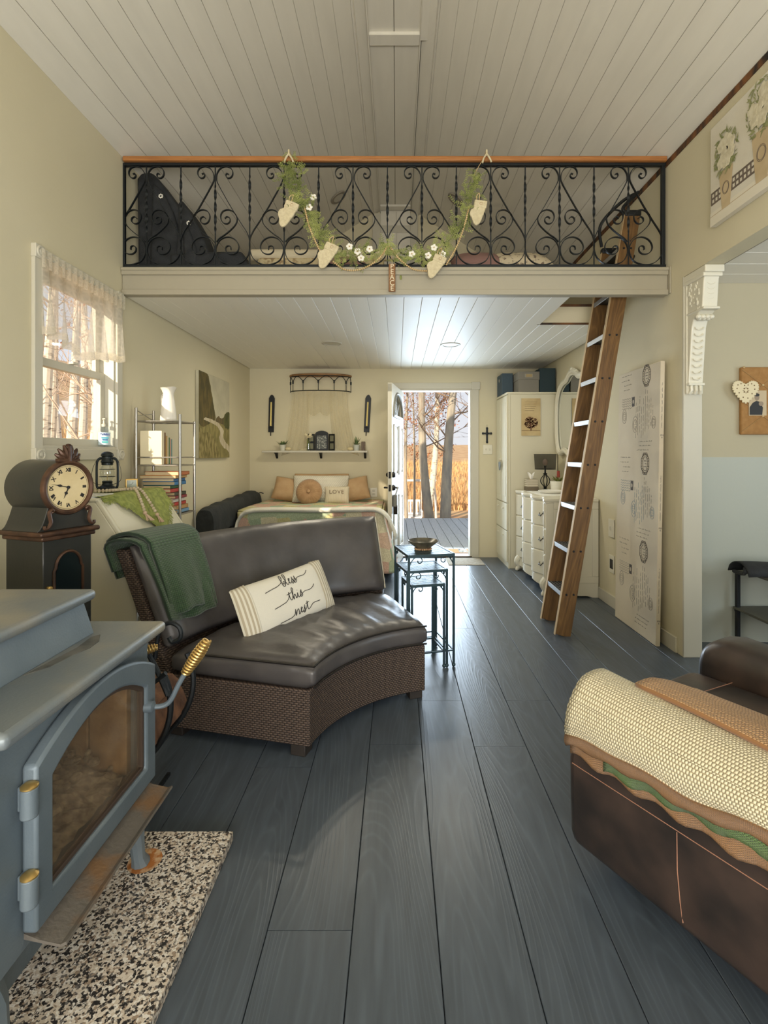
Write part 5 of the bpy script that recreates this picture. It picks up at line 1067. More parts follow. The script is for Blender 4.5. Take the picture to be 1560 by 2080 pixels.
# small gilt clock
gc = thing('travel_clock', 'small gilt square desk clock behind the lantern', 'clock', (-1.585, 3.06, ZD+.008), R(28))
MB().prism([(-.02,0),(.02,0),(.008,.062),(-.012,.062)], 'x', -.034, .034).build('case', M['brass'], gc, bev=.004); 
fpl = MB(); fpl.add([(-.026,-.0205,.008),(.026,-.0205,.008),(.026,-.0145,.054),(-.026,-.0145,.054)], [(0,1,2,3)]); fpl.build('face', pm('pale_clock_face', (206,214,210), .5), gc, solid=.001)
MB().tube([(0,-.0195,.03),(.009,-.0195,.042)], .0009, 4).build('hand', M['ink'], gc); MB().tube([(0,-.0198,.03),(-.012,-.0205,.026)], .0009, 4).build('hand', M['ink'], gc)
# ---- wire rack
rk_ = thing('wire_rack', 'satin metal wire shelving rack holding books and a pitcher', 'rack', (-1.63, 3.63, 0)); rn = neg(rk_)
RXA, RXB, RY0, RY1 = -1.782, -1.482, 3.50, 3.75
for x, y, zt in ((RXA, RY0, 1.60), (RXA, RY1, 1.60), (RXB, RY0, 1.555), (RXB, RY1, 1.52)): MB().cyl((x,y,0), (x,y,zt), .0095, n=12).build('post', M['chrome'], rk_, loc=rn)
for z in (1.508, 1.205, .868, .45, .1):
    m = MB()
    for a, b_ in (((RXA,RY0),(RXB,RY0)), ((RXB,RY0),(RXB,RY1)), ((RXB,RY1),(RXA,RY1)), ((RXA,RY1),(RXA,RY0))): m.cyl((a[0],a[1],z), (b_[0],b_[1],z), .005, n=8)
    for i in range(1, 14): y = RY0+(RY1-RY0)*i/14; m.cyl((RXA,y,z+.001), (RXB,y,z+.001), .002, n=6)
    for i in (1, 2): x = RXA+(RXB-RXA)*i/3; m.cyl((x,RY0,z-.004), (x,RY1,z-.004), .0025, n=6)
    m.build('wire_shelf', M['chrome'], rk_, loc=rn)
m = MB()
for a, b_ in (((RXA,RY0),(RXB,RY0)), ((RXB,RY0),(RXB,RY1))): m.cyl((a[0],a[1],1.26), (b_[0],b_[1],1.26), .0045, n=8)
m.build('guard_bar', M['chrome'], rk_, loc=rn)
m = MB(); m.cyl((RXA,RY0,1.585),(RXA,RY1,1.525),.003,n=6); m.cyl((RXA,RY0,1.545),(RXA,RY1,1.575),.003,n=6); m.build('cross_brace', M['chrome'], rk_, loc=rn)
# pitcher
pt_ = thing('pitcher', 'tall white ceramic pitcher on top of the wire rack', 'pitcher', (-1.617, 3.625, 1.512)); N_ = 28; prof = [(0,0),(.052,0),(.056,.004),(.055,.03),(.050,.09),(.042,.15),(.036,.185),(.036,.20),(.044,.222),(.054,.236),(.051,.238),(.040,.222),(.032,.20),(.032,.185)]
vs_ = []; fs_ = []
for r_, h in prof:
    for k in range(N_):
        a = 2*pi*k/N_; sp = max(0, cos(a-R(-35)))**6*max(0, (h-.19)/.05)*.018; vs_.append(((r_+sp)*cos(a), (r_+sp)*sin(a), h+sp*.35))
for i in range(len(prof)-1):
    for k in range(N_): fs_.append((i*N_+k, i*N_+(k+1) % N_, (i+1)*N_+(k+1) % N_, (i+1)*N_+k))
m = MB(); m.add(vs_, fs_); m.build('pitcher_body', pm('white_glaze', (236,230,216), .25), pt_, ang=1.2)
MB().tube(crom([(-.036,.03,.20),(-.07,.055,.19),(-.072,.06,.12),(-.044,.035,.075)], 6), .007, 8).build('handle', pm('white_glaze_handle', (236,230,216), .25), pt_)
# books
M['page'] = pm('book_pages', (226,208,170), .9, c2=(208,188,148), sc=90, stretch=(1,1,30))
def book(label, grp, loc, L, W, Tk, c, upright, rz=0):
    """L spine length, W depth, Tk thickness; upright: spine faces +X, flat: spine faces +X"""
    t = thing('book', label, 'book', loc, rz, grp); cm = pm('book_cover', c, .5)
    if upright:
        m = MB(); m.box(-W, 0, -Tk/2, -Tk/2+.003, 0, L); m.box(-W, 0, Tk/2-.003, Tk/2, 0, L); m.box(-.003, .0, -Tk/2, Tk/2, 0, L); m.build('cover', cm, t, bev=.001); box('pages', M['page'], t, -W+.004, -.003, -Tk/2+.003, Tk/2-.003, .003, L-.004)
    else:
        m = MB(); m.box(-W, 0, 0, L, 0, .003); m.box(-W, 0, 0, L, Tk-.003, Tk); m.box(-.003, 0, 0, L, 0, Tk); m.build('cover', cm, t, bev=.001); box('pages', M['page'], t, -W+.004, -.003, .003, L-.003, .003, Tk-.003)
y = 3.515
for i, (tk, h, c, lab) in enumerate(((.034,.232,(232,220,186),'large cream book showing its cover at the front of the rack row'), (.026,.228,(226,214,190),'cream-spined book directly behind the large cream book'), (.026,.222,(150,116,84),'brown-spined book third in the upright row'), (.022,.200,(206,168,96),'mustard-spined book in the middle of the upright row'), (.02,.198,(230,214,180),'pale-spined book beside the mustard one'), (.02,.19,(104,140,96),'green-spined book in the upright row'), (.02,.182,(216,170,150),'pink-spined book near the end of the upright row'), (.016,.18,(96,160,160),'thin teal-spined book ending the upright row'))):
    book(lab, 'upright books on the wire rack', (-1.625 if i else -1.612, y+tk/2, 1.211), h, .15, tk, c, True); y += tk+.001
z = .876
for i, (tk, W, c, dx, lab) in enumerate(((.022,.24,(120,160,196),.02,'pale blue book at the very bottom of the stack'), (.026,.23,(196,150,96),.01,'tan book second from the bottom of the stack'), (.022,.22,(190,64,56),-.01,'red book low in the stack above the tan one'), (.024,.21,(232,226,214),-.012,'white book low in the stack'), (.02,.22,(150,60,70),.0,'maroon book below the middle of the stack'), (.022,.2,(84,86,70),-.01,'olive-grey book in the middle of the stack'), (.026,.19,(196,70,64),-.03,'bright red book above the olive-grey one'), (.022,.19,(60,110,70),-.035,'green-spined book above the bright red one'), (.026,.22,(70,130,180),-.01,'blue-spined thick book near the top of the stack'), (.02,.22,(60,110,160),-.008,'narrow dark blue book near the top of the stack'), (.02,.25,(214,170,110),.0,'tan cloth book second from the top of the stack'), (.026,.235,(196,116,70),.015,'orange-covered book topping the stack'))):
    book(lab, 'stacked books on the wire rack', (-1.525+dx, 3.52+.01*(i % 3), z), .19, W, tk, c, False); z += tk+.0008
# ---- landscape canvas
pg = thing('landscape_canvas', 'landscape painting of a stream through a meadow on the side wall', 'painting', (XL+.002, 5.065, 1.245)); PWy, PHz = .85, .80
box('canvas', pm('painted_sky', (196,190,164), .8, c2=(178,172,148), sc=5, bump=.2, bsc=90), pg, 0, .03, -PWy/2, PWy/2, 0, PHz, bev=.003)
rb = random.Random(12)
def paint(nm, pts, c, c2, x=.0305, sc=20):
    pts = [(p.x, p.y) for p in crom([(a, b_, 0) for a, b_ in pts], 5, True)]; MB().prism([(max(-PWy/2, min(PWy/2, (a-.5)*PWy+rb.uniform(-.006,.006))), max(0, min(PHz, b_*PHz+rb.uniform(-.006,.006)))) for a, b_ in pts], 'x', x, x+.0006).build(nm, pm('paint_'+nm, c, .8, c2=c2, sc=sc, stretch=(1,1,.4), mix=(.4,.6)), pg, smooth=False)
paint('painted_meadow', [(0,0),(1,0),(1,.42),(.8,.44),(.5,.46),(.2,.47),(0,.46)], (150,138,86), (122,114,68))
paint('painted_trees', [(0,.40),(.0,1.0),(.25,1.0),(.36,.82),(.46,.60),(.5,.48),(.36,.42)], (104,90,50), (78,72,42), .0308)
paint('painted_far_trees', [(.5,.45),(.6,.52),(.72,.50),(.86,.56),(1,.60),(1,.42),(.7,.43)], (110,92,62), (92,84,54), .0309)
paint('painted_bush', [(.78,.44),(.82,.56),(.93,.60),(1,.58),(1,.40),(.88,.38)], (96,96,52), (70,74,40), .031)
paint('painted_stream', [(.14,.45),(.3,.43),(.52,.40),(.66,.32),(.62,.24),(.72,.16),(.95,.08),(1,.05),(1,.14),(.86,.2),(.76,.27),(.78,.35),(.62,.43),(.4,.465),(.2,.475)], (204,192,164), (182,168,138), .0312)
paint('painted_reeds', [(0,0),(.62,0),(.56,.12),(.5,.2),(.42,.26),(.3,.3),(.12,.3),(0,.34)], (108,98,54), (158,144,94), .0314, 34)
# ================================================================== BED AND FAR WALL
def patchmat():
    m = bpy.data.materials.new('patchwork_quilt'); m.use_nodes = True; N, L, b = nodes_of(m); tc = N.new('ShaderNodeTexCoord'); v = N.new('ShaderNodeTexVoronoi'); v.inputs['Scale'].default_value = 7.0; v.inputs['Randomness'].default_value = .35; L.new(tc.outputs['Object'], v.inputs['Vector'])
    s = N.new('ShaderNodeSeparateColor'); L.new(v.outputs['Color'], s.inputs[0]); cr = N.new('ShaderNodeValToRGB'); cr.color_ramp.interpolation = 'CONSTANT'; e = cr.color_ramp.elements
    e[0].position = 0; e[0].color = srgb(226,190,172); e[1].position = .2; e[1].color = srgb(190,204,174)
    for p, c in ((.42, (232,224,194)), (.58, (212,206,156)), (.72, (230,200,178)), (.86, (176,194,166))): q = e.new(p); q.color = srgb(*c)
    L.new(s.outputs[0], cr.inputs[0]); n = N.new('ShaderNodeTexNoise'); n.inputs['Scale'].default_value = 90; L.new(tc.outputs['Object'], n.inputs['Vector']); mx = N.new('ShaderNodeMix'); mx.data_type = 'RGBA'; mx.blend_type = 'MULTIPLY'; mx.inputs[0].default_value = .35
    n2 = N.new('ShaderNodeValToRGB'); n2.color_ramp.elements[0].position = .4; n2.color_ramp.elements[1].position = .6; n2.color_ramp.elements[0].color = srgb(190,180,160); L.new(n.outputs[0], n2.inputs[0]); L.new(cr.outputs[0], mx.inputs[6]); L.new(n2.outputs[0], mx.inputs[7]); L.new(mx.outputs[2], b.inputs['Base Color'])
    b.inputs['Roughness'].default_value = .95; bp = N.new('ShaderNodeBump'); bp.inputs['Strength'].default_value = .5; bp.inputs['Distance'].default_value = .01; L.new(v.outputs['Distance'], bp.inputs['Height']); L.new(bp.outputs[0], b.inputs['Normal']); return m
BX0, BX1, BY0, BY1, BZ = -1.60, -.16, 5.16, 6.33, .685
bd_ = thing('bed', 'white-sheeted bed pushed into the far corner', 'bed', (-.88, 5.74, 0)); bn = neg(bd_)
box('mattress', M['linen'], bd_, BX0, BX1, BY0, BY1, .38, BZ-.01, bev=.05, seg=4, loc=bn); box('bed_base', pm('bed_base', (150,140,120), .8), bd_, BX0+.02, BX1-.02, BY0+.02, BY1-.01, .1, .38, loc=bn)
for x in (BX0+.06, BX1-.06):
    for y in (BY0+.06, BY1-.06): box('leg', M['white'], bd_, x-.025, x+.025, y-.025, y+.025, 0, .1, loc=bn)
qu = thing('patchwork_quilt', 'pink and green patchwork quilt spread over the bed', 'quilt', (-.88, 5.74, BZ)); qm = patchmat()
def qp(x, y, z): return (x+.88, y-5.74, z-BZ)
MB().grid(lambda u, v: qp(BX0+(BX1-BX0)*u, BY0+(BY1-BY0)*v, BZ+.012+.008*sin(u*9)*sin(v*7)+.004*sin(u*23+v*5)), 40, 30).build('quilt_top', qm, qu, ang=3, solid=.02, off=1)
per = []
for i in range(31): per.append(((BX0+(BX1-.06-BX0)*i/30, BY0), (0, -1)))
for i in range(1, 9): a = -pi/2+pi/2*i/9; per.append(((BX1-.06+.06*cos(a), BY0+.06+.06*sin(a)), (cos(a), sin(a))))
for i in range(25): per.append(((BX1, BY0+.06+(BY1-BY0-.08)*i/24), (1, 0)))
NP = len(per)-1
def hang(u, v):
    i = u*NP; k = min(int(i), NP-1); f = i-k; p = [per[k][0][j]*(1-f)+per[k+1][0][j]*f for j in (0, 1)]; n = [per[k][1][j]*(1-f)+per[k+1][1][j]*f for j in (0, 1)]
    fl_ = .03 if n[0] < .2 else .03+.11*n[0]; o = .012+fl_*v+.016*v*sin(u*46); z = BZ+.014-.03*v**2*.2-(.60*v); return qp(p[0]+n[0]*o, p[1]+n[1]*o, z)
MB().grid(hang, 150, 22).build('quilt_drop', qm, qu, ang=3, solid=.016)
wf = pm('white_fleece', (226,222,208), .95, bump=.5, bsc=120)
fd = thing('white_blanket_fold', 'white blanket fold running along the front edge of the bed', 'blanket', (-.88, BY0, BZ))
path = [(BX0-.01, BY0-.05, BZ-.24), (BX0+.02, BY0-.05, BZ-.06), (BX0+.12, BY0-.03, BZ+.025), (-1.2, BY0-.02, BZ+.04), (-.8, BY0-.025, BZ+.035), (-.4, BY0-.02, BZ+.04), (-.2, BY0+.0, BZ+.035), (-.10, BY0+.02, BZ-.03), (-.045, BY0+.05, BZ-.14), (-.005, BY0+.07, BZ-.25)]
cc = crom(path, 6)
m = MB(); vs_ = []
for i, p in enumerate(cc):
    wdt = .05+.006*sin(i*1.7)
    for k in range(12): a = 2*pi*k/12; vs_.append((p.x+.88+.015*cos(a)*(1 if abs(p.x+.1) < .12 else .2), p.y-BY0+wdt*cos(a), p.z-BZ+.026*sin(a)))
n = len(cc); m.add(vs_, [(i*12+k, i*12+(k+1) % 12, (i+1)*12+(k+1) % 12, (i+1)*12+k) for i in range(n-1) for k in range(12)]+[tuple(range(12)), tuple((n-1)*12+k for k in range(12))]); m.build('blanket_roll', wf, fd, ang=2)
# dark bolster by the wall
bo = thing('wall_bolster', 'long charcoal padded bolster standing between the bed and side wall', 'bolster', (-1.72, 5.4, 0)); ro = random.Random(3)
def bol(u, v):
    y = -.82+1.62*u; a = 2*pi*v; zt = .80+.055*u; c_, s_ = cos(a), sin(a)
    x = .095*(abs(c_)**.6)*(1 if c_ > 0 else -1)*(1-.12*max(0, abs(2*u-1)-.85)/.15); h = (zt-.32)/2; return (x*(1+.05*sin(u*40)), y, .32+h+h*(abs(s_)**.55)*(1 if s_ > 0 else -1)*(1-.10*max(0, abs(2*u-1)-.85)/.15)+.006*sin(u*30+3*v))
m = MB().grid(bol, 44, 28); m.add([bol(0, k/28) for k in range(28)], [tuple(range(28))]); m.add([bol(1, k/28) for k in range(28)], [tuple(range(28))])
m.build('bolster_pad', pm('charcoal_quilted_fabric', (48,52,54), .8, c2=(38,42,44), sc=20, bump=.4, bsc=50), bo, ang=1.2)
MB().tube([(.03,.80,.80),(.06,.84,.815),(.09,.86,.80)], .006, 6).build('bolster_tie', M['blackfab'], bo)
# pillows
M['peach'] = pm('peach_cotton', (198,166,126), .9, bump=.2, bsc=120, c2=(188,154,114), sc=10); M['cable'] = weavemat('cream_cable_knit', (230,224,206), (204,197,178), 44, 60, .95, .7, (0, 2), .005)
for x, rz__, lab in ((-1.26, 10, 'peach pillow at the wall end of the bed'), (-.55, -12, 'peach pillow at the door end of the bed')): tag(pillow('bed_pillow', M['peach'], .46, .30, .16, loc=(x, 6.14, BZ+.165), rot=(R(-24), R(rz__), 0)), lab, 'pillow', 'peach bed pillows')
tag(pillow('bed_pillow', M['peach'], .70, .34, .14, loc=(-.92, 6.24, BZ+.20), rot=(R(-14), 0, 0)), 'peach pillow mostly hidden behind the cable-knit pillow', 'pillow', 'peach bed pillows')
tag(pillow('knit_pillow', M['cable'], .70, .35, .16, loc=(-.90, 6.06, BZ+.185), rot=(R(-20), 0, 0)), 'wide cream cable-knit pillow in the middle of the bed', 'pillow')
rd = thing('round_pillow', 'round tan pleated pillow with a button centre', 'pillow', (-1.005, 5.86, BZ+.165), rot=(R(-16), 0, 0)); m = MB(); vs_ = []; NR, NT = 10, 72
for sgn in (-1, 1):
    m.grid(lambda u, v: ((.15*u)*cos(2*pi*v), sgn*(.055*(1-u**3)**.5*(.45+.55*min(1, u*2.2))+.004*cos(2*pi*v*26)*u), (.15*u)*sin(2*pi*v)), NR, NT)
m.build('pleated_cushion', pm('tan_velvet', (176,140,100), .8, sheen=.4, c2=(160,124,86), sc=20), rd, ang=2); MB().sph((0,-.045,0), .02, 1, .5, 1, 14, 8).build('button', pm('tan_button', (186,150,110), .7), rd)
lv = thing('love_pillow', 'small oatmeal pillow lettered LOVE against the knit pillow', 'pillow', (-.69, 5.90, BZ+.125), rot=(R(-12), 0, 0)); pillow('pillow_body', stripemat('oatmeal_rib', (224,214,190), (204,192,164), 0, 80, .5, .95, .3), .30, .21, .09, lv)
inst('lettering', text_mesh('LOVE', .064, pm('taupe_stitching', (130,112,92), .9), .001, 1.15), lv, (0, -.048, .03), (R(90), 0, 0))
# ---- canopy shelf
WX = lambda px: (px-806)/163.5
WZ = lambda py: HC+(922-py)/163.5
cy = thing('canopy_shelf', 'curved wooden bed-crown shelf with black iron arches', 'shelf', (-.945, YB, 2.05)); HW, DP = .375, .20
arc = [(HW*cos(a), -DP*sin(a)) for a in [pi*i/24 for i in range(25)]]
MB().prism([(x*1.03, y*1.05-.0) for x, y in arc], 'z', .185, .205).build('shelf_top', pm('brown_shelf_wood', (150,112,72), .6, c2=(126,92,58), sc=8, stretch=(1,6,1)), cy, bev=.003)
MB().tube([(x, y, .0) for x, y in arc], .006, 8).build('lower_rim', M['iron'], cy); MB().tube([(x, y, .178) for x, y in arc], .004, 8).build('upper_rim', M['iron'], cy)
NB = 6; pos = [(HW*cos(pi*(i+.0)/(NB)), -DP*sin(pi*i/NB)) for i in range(NB+1)]
for x, y in pos: MB().cyl((x,y,0), (x,y,.11), .0045, n=8).build('upright', M['iron'], cy); MB().cyl((x,y,.09), (x,y,.125), .010, n=8).build('collar', M['iron'], cy)
for i in range(NB):
    pts = []
    for k in range(13): t = k/12; a = pi*(i+t)/NB; pts.append((HW*cos(a), -DP*sin(a), .11+.066*sin(pi*t)))
    MB().tube(pts, .0045, 6).build('arch', M['iron'], cy)
# sheer curtains
sh = thing('sheer_curtains', 'sheer cream crown curtains hanging from the canopy shelf', 'curtain', (-.945, YB-.01, 1.3))
for s in (-1, 1): MB().grid(lambda u, v: (s*(.12+.22*u+.10*v**2*(.4+u)), -.03-.05*(1-v)-.012*sin(u*26)*(.4+v), .76-(.80-.10*(1-u))*v), 46, 22).build('side_panel', M['sheer'], sh, ang=3, fix=False)
MB().grid(lambda u, v: (-.15+.30*u, -.05-.02*sin(u*22)*(.3+v)-.02, .76-(.26+.05*abs(sin(u*pi*2.0)))*v), 40, 12).build('centre_swag', M['sheer'], sh, ang=3, fix=False)
# sconces
def sconce(px, py, tilt, lab):
    t = thing('candle_sconce', lab, 'sconce', (WX(px), YB-.004, WZ(py)), group='candle sconces beside the canopy', rot=(0, R(tilt), 0))
    MB().prism([(-.034,-.22),(.034,-.22),(.036,.20),(.018,.235),(0,.245),(-.018,.235),(-.036,.20)], 'y', -.016, 0).build('back_plate', M['matblack'], t, bev=.003); MB().prism([(-.02,-.14),(.02,-.14),(.02,.15),(0,.17),(-.02,.15)], 'y', -.02, -.014).build('inset', M['black'], t)
    box('candle_cup', M['matblack'], t, -.018, .018, -.06, -.014, -.165, -.145, bev=.003); MB().cyl((0,-.038,-.145), (0,-.038,.15), .011, .009, 14).build('candle', pm('ivory_wax', (232,210,130), .5), t); MB().cyl((0,-.038,.15), (0,-.038,.16), .0012, n=5).build('wick', M['black'], t)
    MB().tube([(-.004,-.008,-.22),(-.004,-.008,-.265)], .006, 8).build('drop_spike', M['matblack'], t)
sconce(552, 842, 1.5, 'black candle sconce on the window side of the canopy shelf'); sconce(746.5, 842, 3, 'black candle sconce on the door side of the canopy shelf')
# floating shelf
fs2 = thing('wall_shelf', 'long white wall shelf on dark brackets above the bed', 'shelf', (WX(643), YB, 1.30)); SX = .642
box('shelf_board', M['white'], fs2, -SX, SX, -.15, 0, .0, .024, bev=.003)
for px in (563, 652.5, 742): MB().prism([(-.13,0),(0,0),(0,-.075),(-.03,-.05),(-.06,-.02)], 'x', WX(px)-WX(643)-.014, WX(px)-WX(643)+.014).build('bracket', M['matblack'], fs2, bev=.003)
SZ = 1.324
def plant(px, lab, seed, potc, upr):
    t = thing('potted_plant', lab, 'plant', (WX(px), YB-.08, SZ), group='small plants on the wall shelf'); MB().lathe([(0,0),(.03,0),(.038,.06),(.041,.062),(.041,.072),(.034,.072),(.03,.05)], 18).build('pot', pm('pale_pot', potc, .6), t); m = MB(); r_ = random.Random(seed)
    for k in range(34):
        a = r_.uniform(0, 2*pi); el = r_.uniform(.15, 1.0)*upr; L = r_.uniform(.06, .12); d = Vector((cos(a)*cos(el), sin(a)*cos(el)*.6, sin(el))); p0 = Vector((0,0,.065)); s_ = d.cross(Vector((0,0,1))).normalized()*.009; m.add([p0, p0+d*L*.6+s_, p0+d*L, p0+d*L*.6-s_], [(0,1,2,3)])
    m.build('leaves', pm('shelf_plant_green', (86,110,66), .7, c2=(120,140,90), sc=20), t, smooth=False, fix=False)
plant(577, 'trailing green plant in a pale pot at the window end of the shelf', 3, (206,204,188), .7); plant(725, 'upright green succulent in a pale pot at the door end of the shelf', 4, (190,194,186), 1.5)
for px, lab in ((588.5, 'cream stone ornament beside the trailing plant'), (713, 'cream stone ornament beside the upright succulent')): tag(MB().sph((0,0,.022), .03, 1.15, .9, .75, 16, 10).build('stone_ornament', pm('cream_stone', (220,204,160), .7, bump=.2), loc=(WX(px), YB-.09, SZ)), lab, 'ornament', 'stone ornaments on the shelf')
tag(MB().box(-.024, .024, -.02, .02, 0, .11).build('dark_canister', pm('brown_canister', (110,92,74), .6, c2=(80,66,54), sc=50, stretch=(4,1,1)), bev=.003, loc=(WX(739), YB-.08, SZ)), 'small dark ribbed canister at the door end of the shelf', 'canister')
fo = thing('shutter_frame', 'black arched shutter picture frame standing on the shelf', 'frame', (WX(655), YB-.05, SZ))
ap = [(-.083,0),(.083,0),(.083,.20)]+[(.083*cos(pi*i/12), .20+.045*sin(pi*i/12)) for i in range(1, 12)]+[(-.083,.20)]
MB().prism(ap, 'y', -.012, .004).build('frame_panel', M['matblack'], fo, bev=.003); box('print', pm('chalk_print', (96,100,98), .8, c2=(176,176,168), sc=60, mix=(.5,.6)), fo, -.058, .058, -.0135, -.012, .02, .185)
for s in (-1, 1):
    w_ = MB(); x0 = s*.088; x1 = s*.165; w_.prism([(x0,0),(x1,-.04),(x1,-.05),(x0,-.01)], 'z', 0, .205); wo = w_.build('shutter', M['matblack'], fo, bev=.002)
    for z in (.02, .115): MB().prism([(x0+s*.015,-.0205),(x1-s*.015,-.045),(x1-s*.015,-.0475),(x0+s*.015,-.0225)], 'z', z, z+.07).build('shutter_inset', pm('olive_inset', (120,118,96), .7), wo)
fv = thing('flower_vase', 'small vase of cream flowers before the shutter frame', 'vase', (WX(630), YB-.115, SZ)); MB().lathe([(0,0),(.02,0),(.024,.03),(.018,.08),(.02,.092),(.016,.09)], 16).build('vase', glassmat('green_tinted_vase', (.72,.80,.66), .15), fv); m = MB(); r_ = random.Random(6)
for k in range(9): c_ = Vector((r_.uniform(-.045,.045), r_.uniform(-.03,.02), .14+r_.uniform(0,.07))); m.sph(c_, .018, 1, 1, .8, 8, 6)
m.build('blooms', pm('cream_blooms', (226,214,176), .8, bump=.4, bsc=120), fv); m = MB()
for k in range(6): m.tube([(0,0,.02),(r_.uniform(-.03,.03),-.005,.14)], .0016, 5)
m.build('stems', M['green'], fv)
# ---- cross, switch, outlet
cr_ = thing('wall_cross', 'small dark iron cross hanging beside the door casing', 'cross', (WX(989), YB-.003, WZ(884))); m = MB(); m.box(-.011,.011,-.012,0,-.085,.085); m.box(-.05,.05,-.012,0,.01,.032)
for x, z in ((-.05,.021),(.05,.021),(0,.085),(0,-.085)): m.sph((x,-.007,z), .015, 1, .5, 1, 10, 6)
m.sph((0,-.007,.021), .02, 1, .5, 1, 10, 6); m.build('cross_body', M['iron'], cr_); MB().tube([(0,-.004,.09),(0,-.004,.13)], .0014, 5).build('hanger', M['iron'], cr_)
sp_ = thing('light_switch', 'double white light switch plate under the iron cross', 'switch', (WX(990.5), YB-.002, WZ(913))); box('plate', M['ivory'], sp_, -.058, .058, -.006, 0, -.06, .06, bev=.003)
for x in (-.023, .023): box('toggle', M['white'], sp_, x-.006, x+.006, -.016, -.005, -.008, .012, bev=.002)
ou = thing('wall_outlet', 'white wall outlet between bed and door leaf', 'outlet', (WX(759), YB-.002, WZ(1000))); box('plate', M['ivory'], ou, -.045, .045, -.006, 0, -.058, .058, bev=.003)
for z in (-.022, .022): box('socket', M['white'], ou, -.016, .016, -.008, -.005, z-.014, z+.014, bev=.003)
# ================================================================== WARDROBE, DRESSER, MIRROR
wd = thing('wardrobe', 'tall cream wardrobe in the corner beside the door', 'wardrobe', (1.527, 6.04, 0)); wn_ = neg(wd); WX0, WX1, WY0, WY1 = 1.25, 1.80, 5.735, 6.34
box('carcass', M['cream'], wd, WX0, WX1, WY0, WY1, 0, 1.955, bev=.004, loc=wn_); box('top_board', M['cream'], wd, WX0-.016, WX1, WY0-.008, WY1, 1.955, 1.978, bev=.004, loc=wn_)
box('corner_moulding', M['cream'], wd, WX0-.002, WX0+.02, WY0-.006, WY0, .0, 1.955, bev=.003, loc=wn_)
yc = (WY0+WY1)/2
for y0, y1, kn in ((WY0+.012, yc-.002, yc-.03), (yc+.002, WY1-.012, yc+.03)):
    d_ = box('door', M['cream'], wd, WX0-.018, WX0-.001, y0, y1, .735, 1.94, bev=.003, loc=wn_); box('door_panel', M['cream'], d_, WX0-.022, WX0-.016, y0+.05, y1-.05, .80, 1.87, bev=.004); MB().lathe([(.012,0),(.01,-.012),(.015,-.024),(0,-.028)], 14, (WX0-.018, kn, 1.22), 'x').build('knob', M['ivory'], d_)
for z0, z1 in ((.425, .725), (.07, .415)):
    d_ = box('drawer', M['cream'], wd, WX0-.018, WX0-.001, WY0+.012, WY1-.012, z0, z1, bev=.003, loc=wn_)
    for yy in (5.90, 6.18): MB().lathe([(.008,0),(.008,-.012),(.014,-.02),(0,-.024)], 12, (WX0-.018, yy, z1-.06), 'x').build('knob', M['ivory'], d_)
hp = thing('heart_pendant', 'small grey hanging heart on the wardrobe door knob', 'ornament', (WX0-.045, 6.0, 1.16), R(90)); hpts = [(p.x, p.y) for p in crom([(0,-.07,0),(.04,-.02,0),(.045,.02,0),(.022,.035,0),(0,.015,0),(-.022,.035,0),(-.045,.02,0),(-.04,-.02,0)], 4, True)]
MB().prism(hpts, 'y', -.006, .006).build('heart', pm('grey_heart', (120,128,130), .5), hp, bev=.002); MB().tube([(0,0,.02),(0,0,.07)], .0015, 5).build('cord', M['bead'], hp)
tp = thing('tree_print', 'aged paper print of a brown tree on the wardrobe side', 'print', (1.5, WY0-.008, 1.70)); box('paper', pm('aged_paper', (206,186,142), .9, c2=(188,164,120), sc=6), tp, -.107, .107, -.002, .0, -.212, .205)
r_ = random.Random(8); m = MB()
for k in range(260):
    a = r_.uniform(0, 2*pi); q = r_.random()**.6; x, z = .075*q*cos(a), -.065+.065*q*sin(a); s_ = r_.uniform(.003,.007); m.box(x-s_, x+s_, -.0035, -.0022, z-s_*.7, z+s_*.7)
m.build('printed_crown', pm('sepia_ink', (120,84,62), .9), tp, smooth=False); m = MB(); m.box(-.006,.006,-.0032,-.002,-.155,-.06); m.box(-.105,.105,-.003,-.002,-.157,-.153); m.build('printed_trunk', pm('sepia_ink_dark', (104,72,54), .9), tp)
m = MB()
for k in range(5): m.tube([(-.07+.14*i/40*(1-.06*k), -.0026, .165-.024*k+.0025*sin(i*2.1+k)) for i in range(41)], .0011, 4)
m.build('printed_verse', pm('sepia_script', (130,104,78), .9), tp)
# storage boxes on the wardrobe
def sbox(lab, c, x0, x1, y0, y1, h, lid=True, handle=None, seed=0):
    t = thing('storage_box', lab, 'box', ((x0+x1)/2, (y0+y1)/2, 1.979), group='boxes on the wardrobe'); a, b_ = (x1-x0)/2, (y1-y0)/2; mt_ = pm('box_card', c, .8, bump=.1, bsc=80); 
    box('box_body', mt_, t, -a, a, -b_, b_, 0, h*(.62 if lid else 1), bev=.003)
    if lid: box('lid', mt_, t, -a-.006, a+.006, -b_-.006, b_+.006, h*.6, h, bev=.004)
    if handle == 'front': hl = box('label_holder', M['chrome'], t, -.045, .045, -b_-.010, -b_-.005, h*.70, h*.90, bev=.002); box('label_card', pm('label_card', (170,150,110), .9), hl, -.034, .034, -b_-.0115, -b_-.0095, h*.74, h*.86)
    if handle == 'side': MB().tube([(-a-.004, .02*cos(k*pi/6), h*.72+.02*sin(k*pi/6)) for k in range(12)], .004, 6, closed=True).build('grommet', M['chrome'], t)
sbox('slate blue magazine box at the front edge of the wardrobe top', (66,82,92), 1.235, 1.36, 6.0, 6.30, .25, False, 'side'); sbox('grey lidded box with a metal label holder', (128,124,114), 1.375, 1.605, 5.78, 6.1, .235, True, 'front'); sbox('large dark teal box at the wall end of the wardrobe top', (40,58,64), 1.615, 1.795, 5.79, 6.28, .275, False)
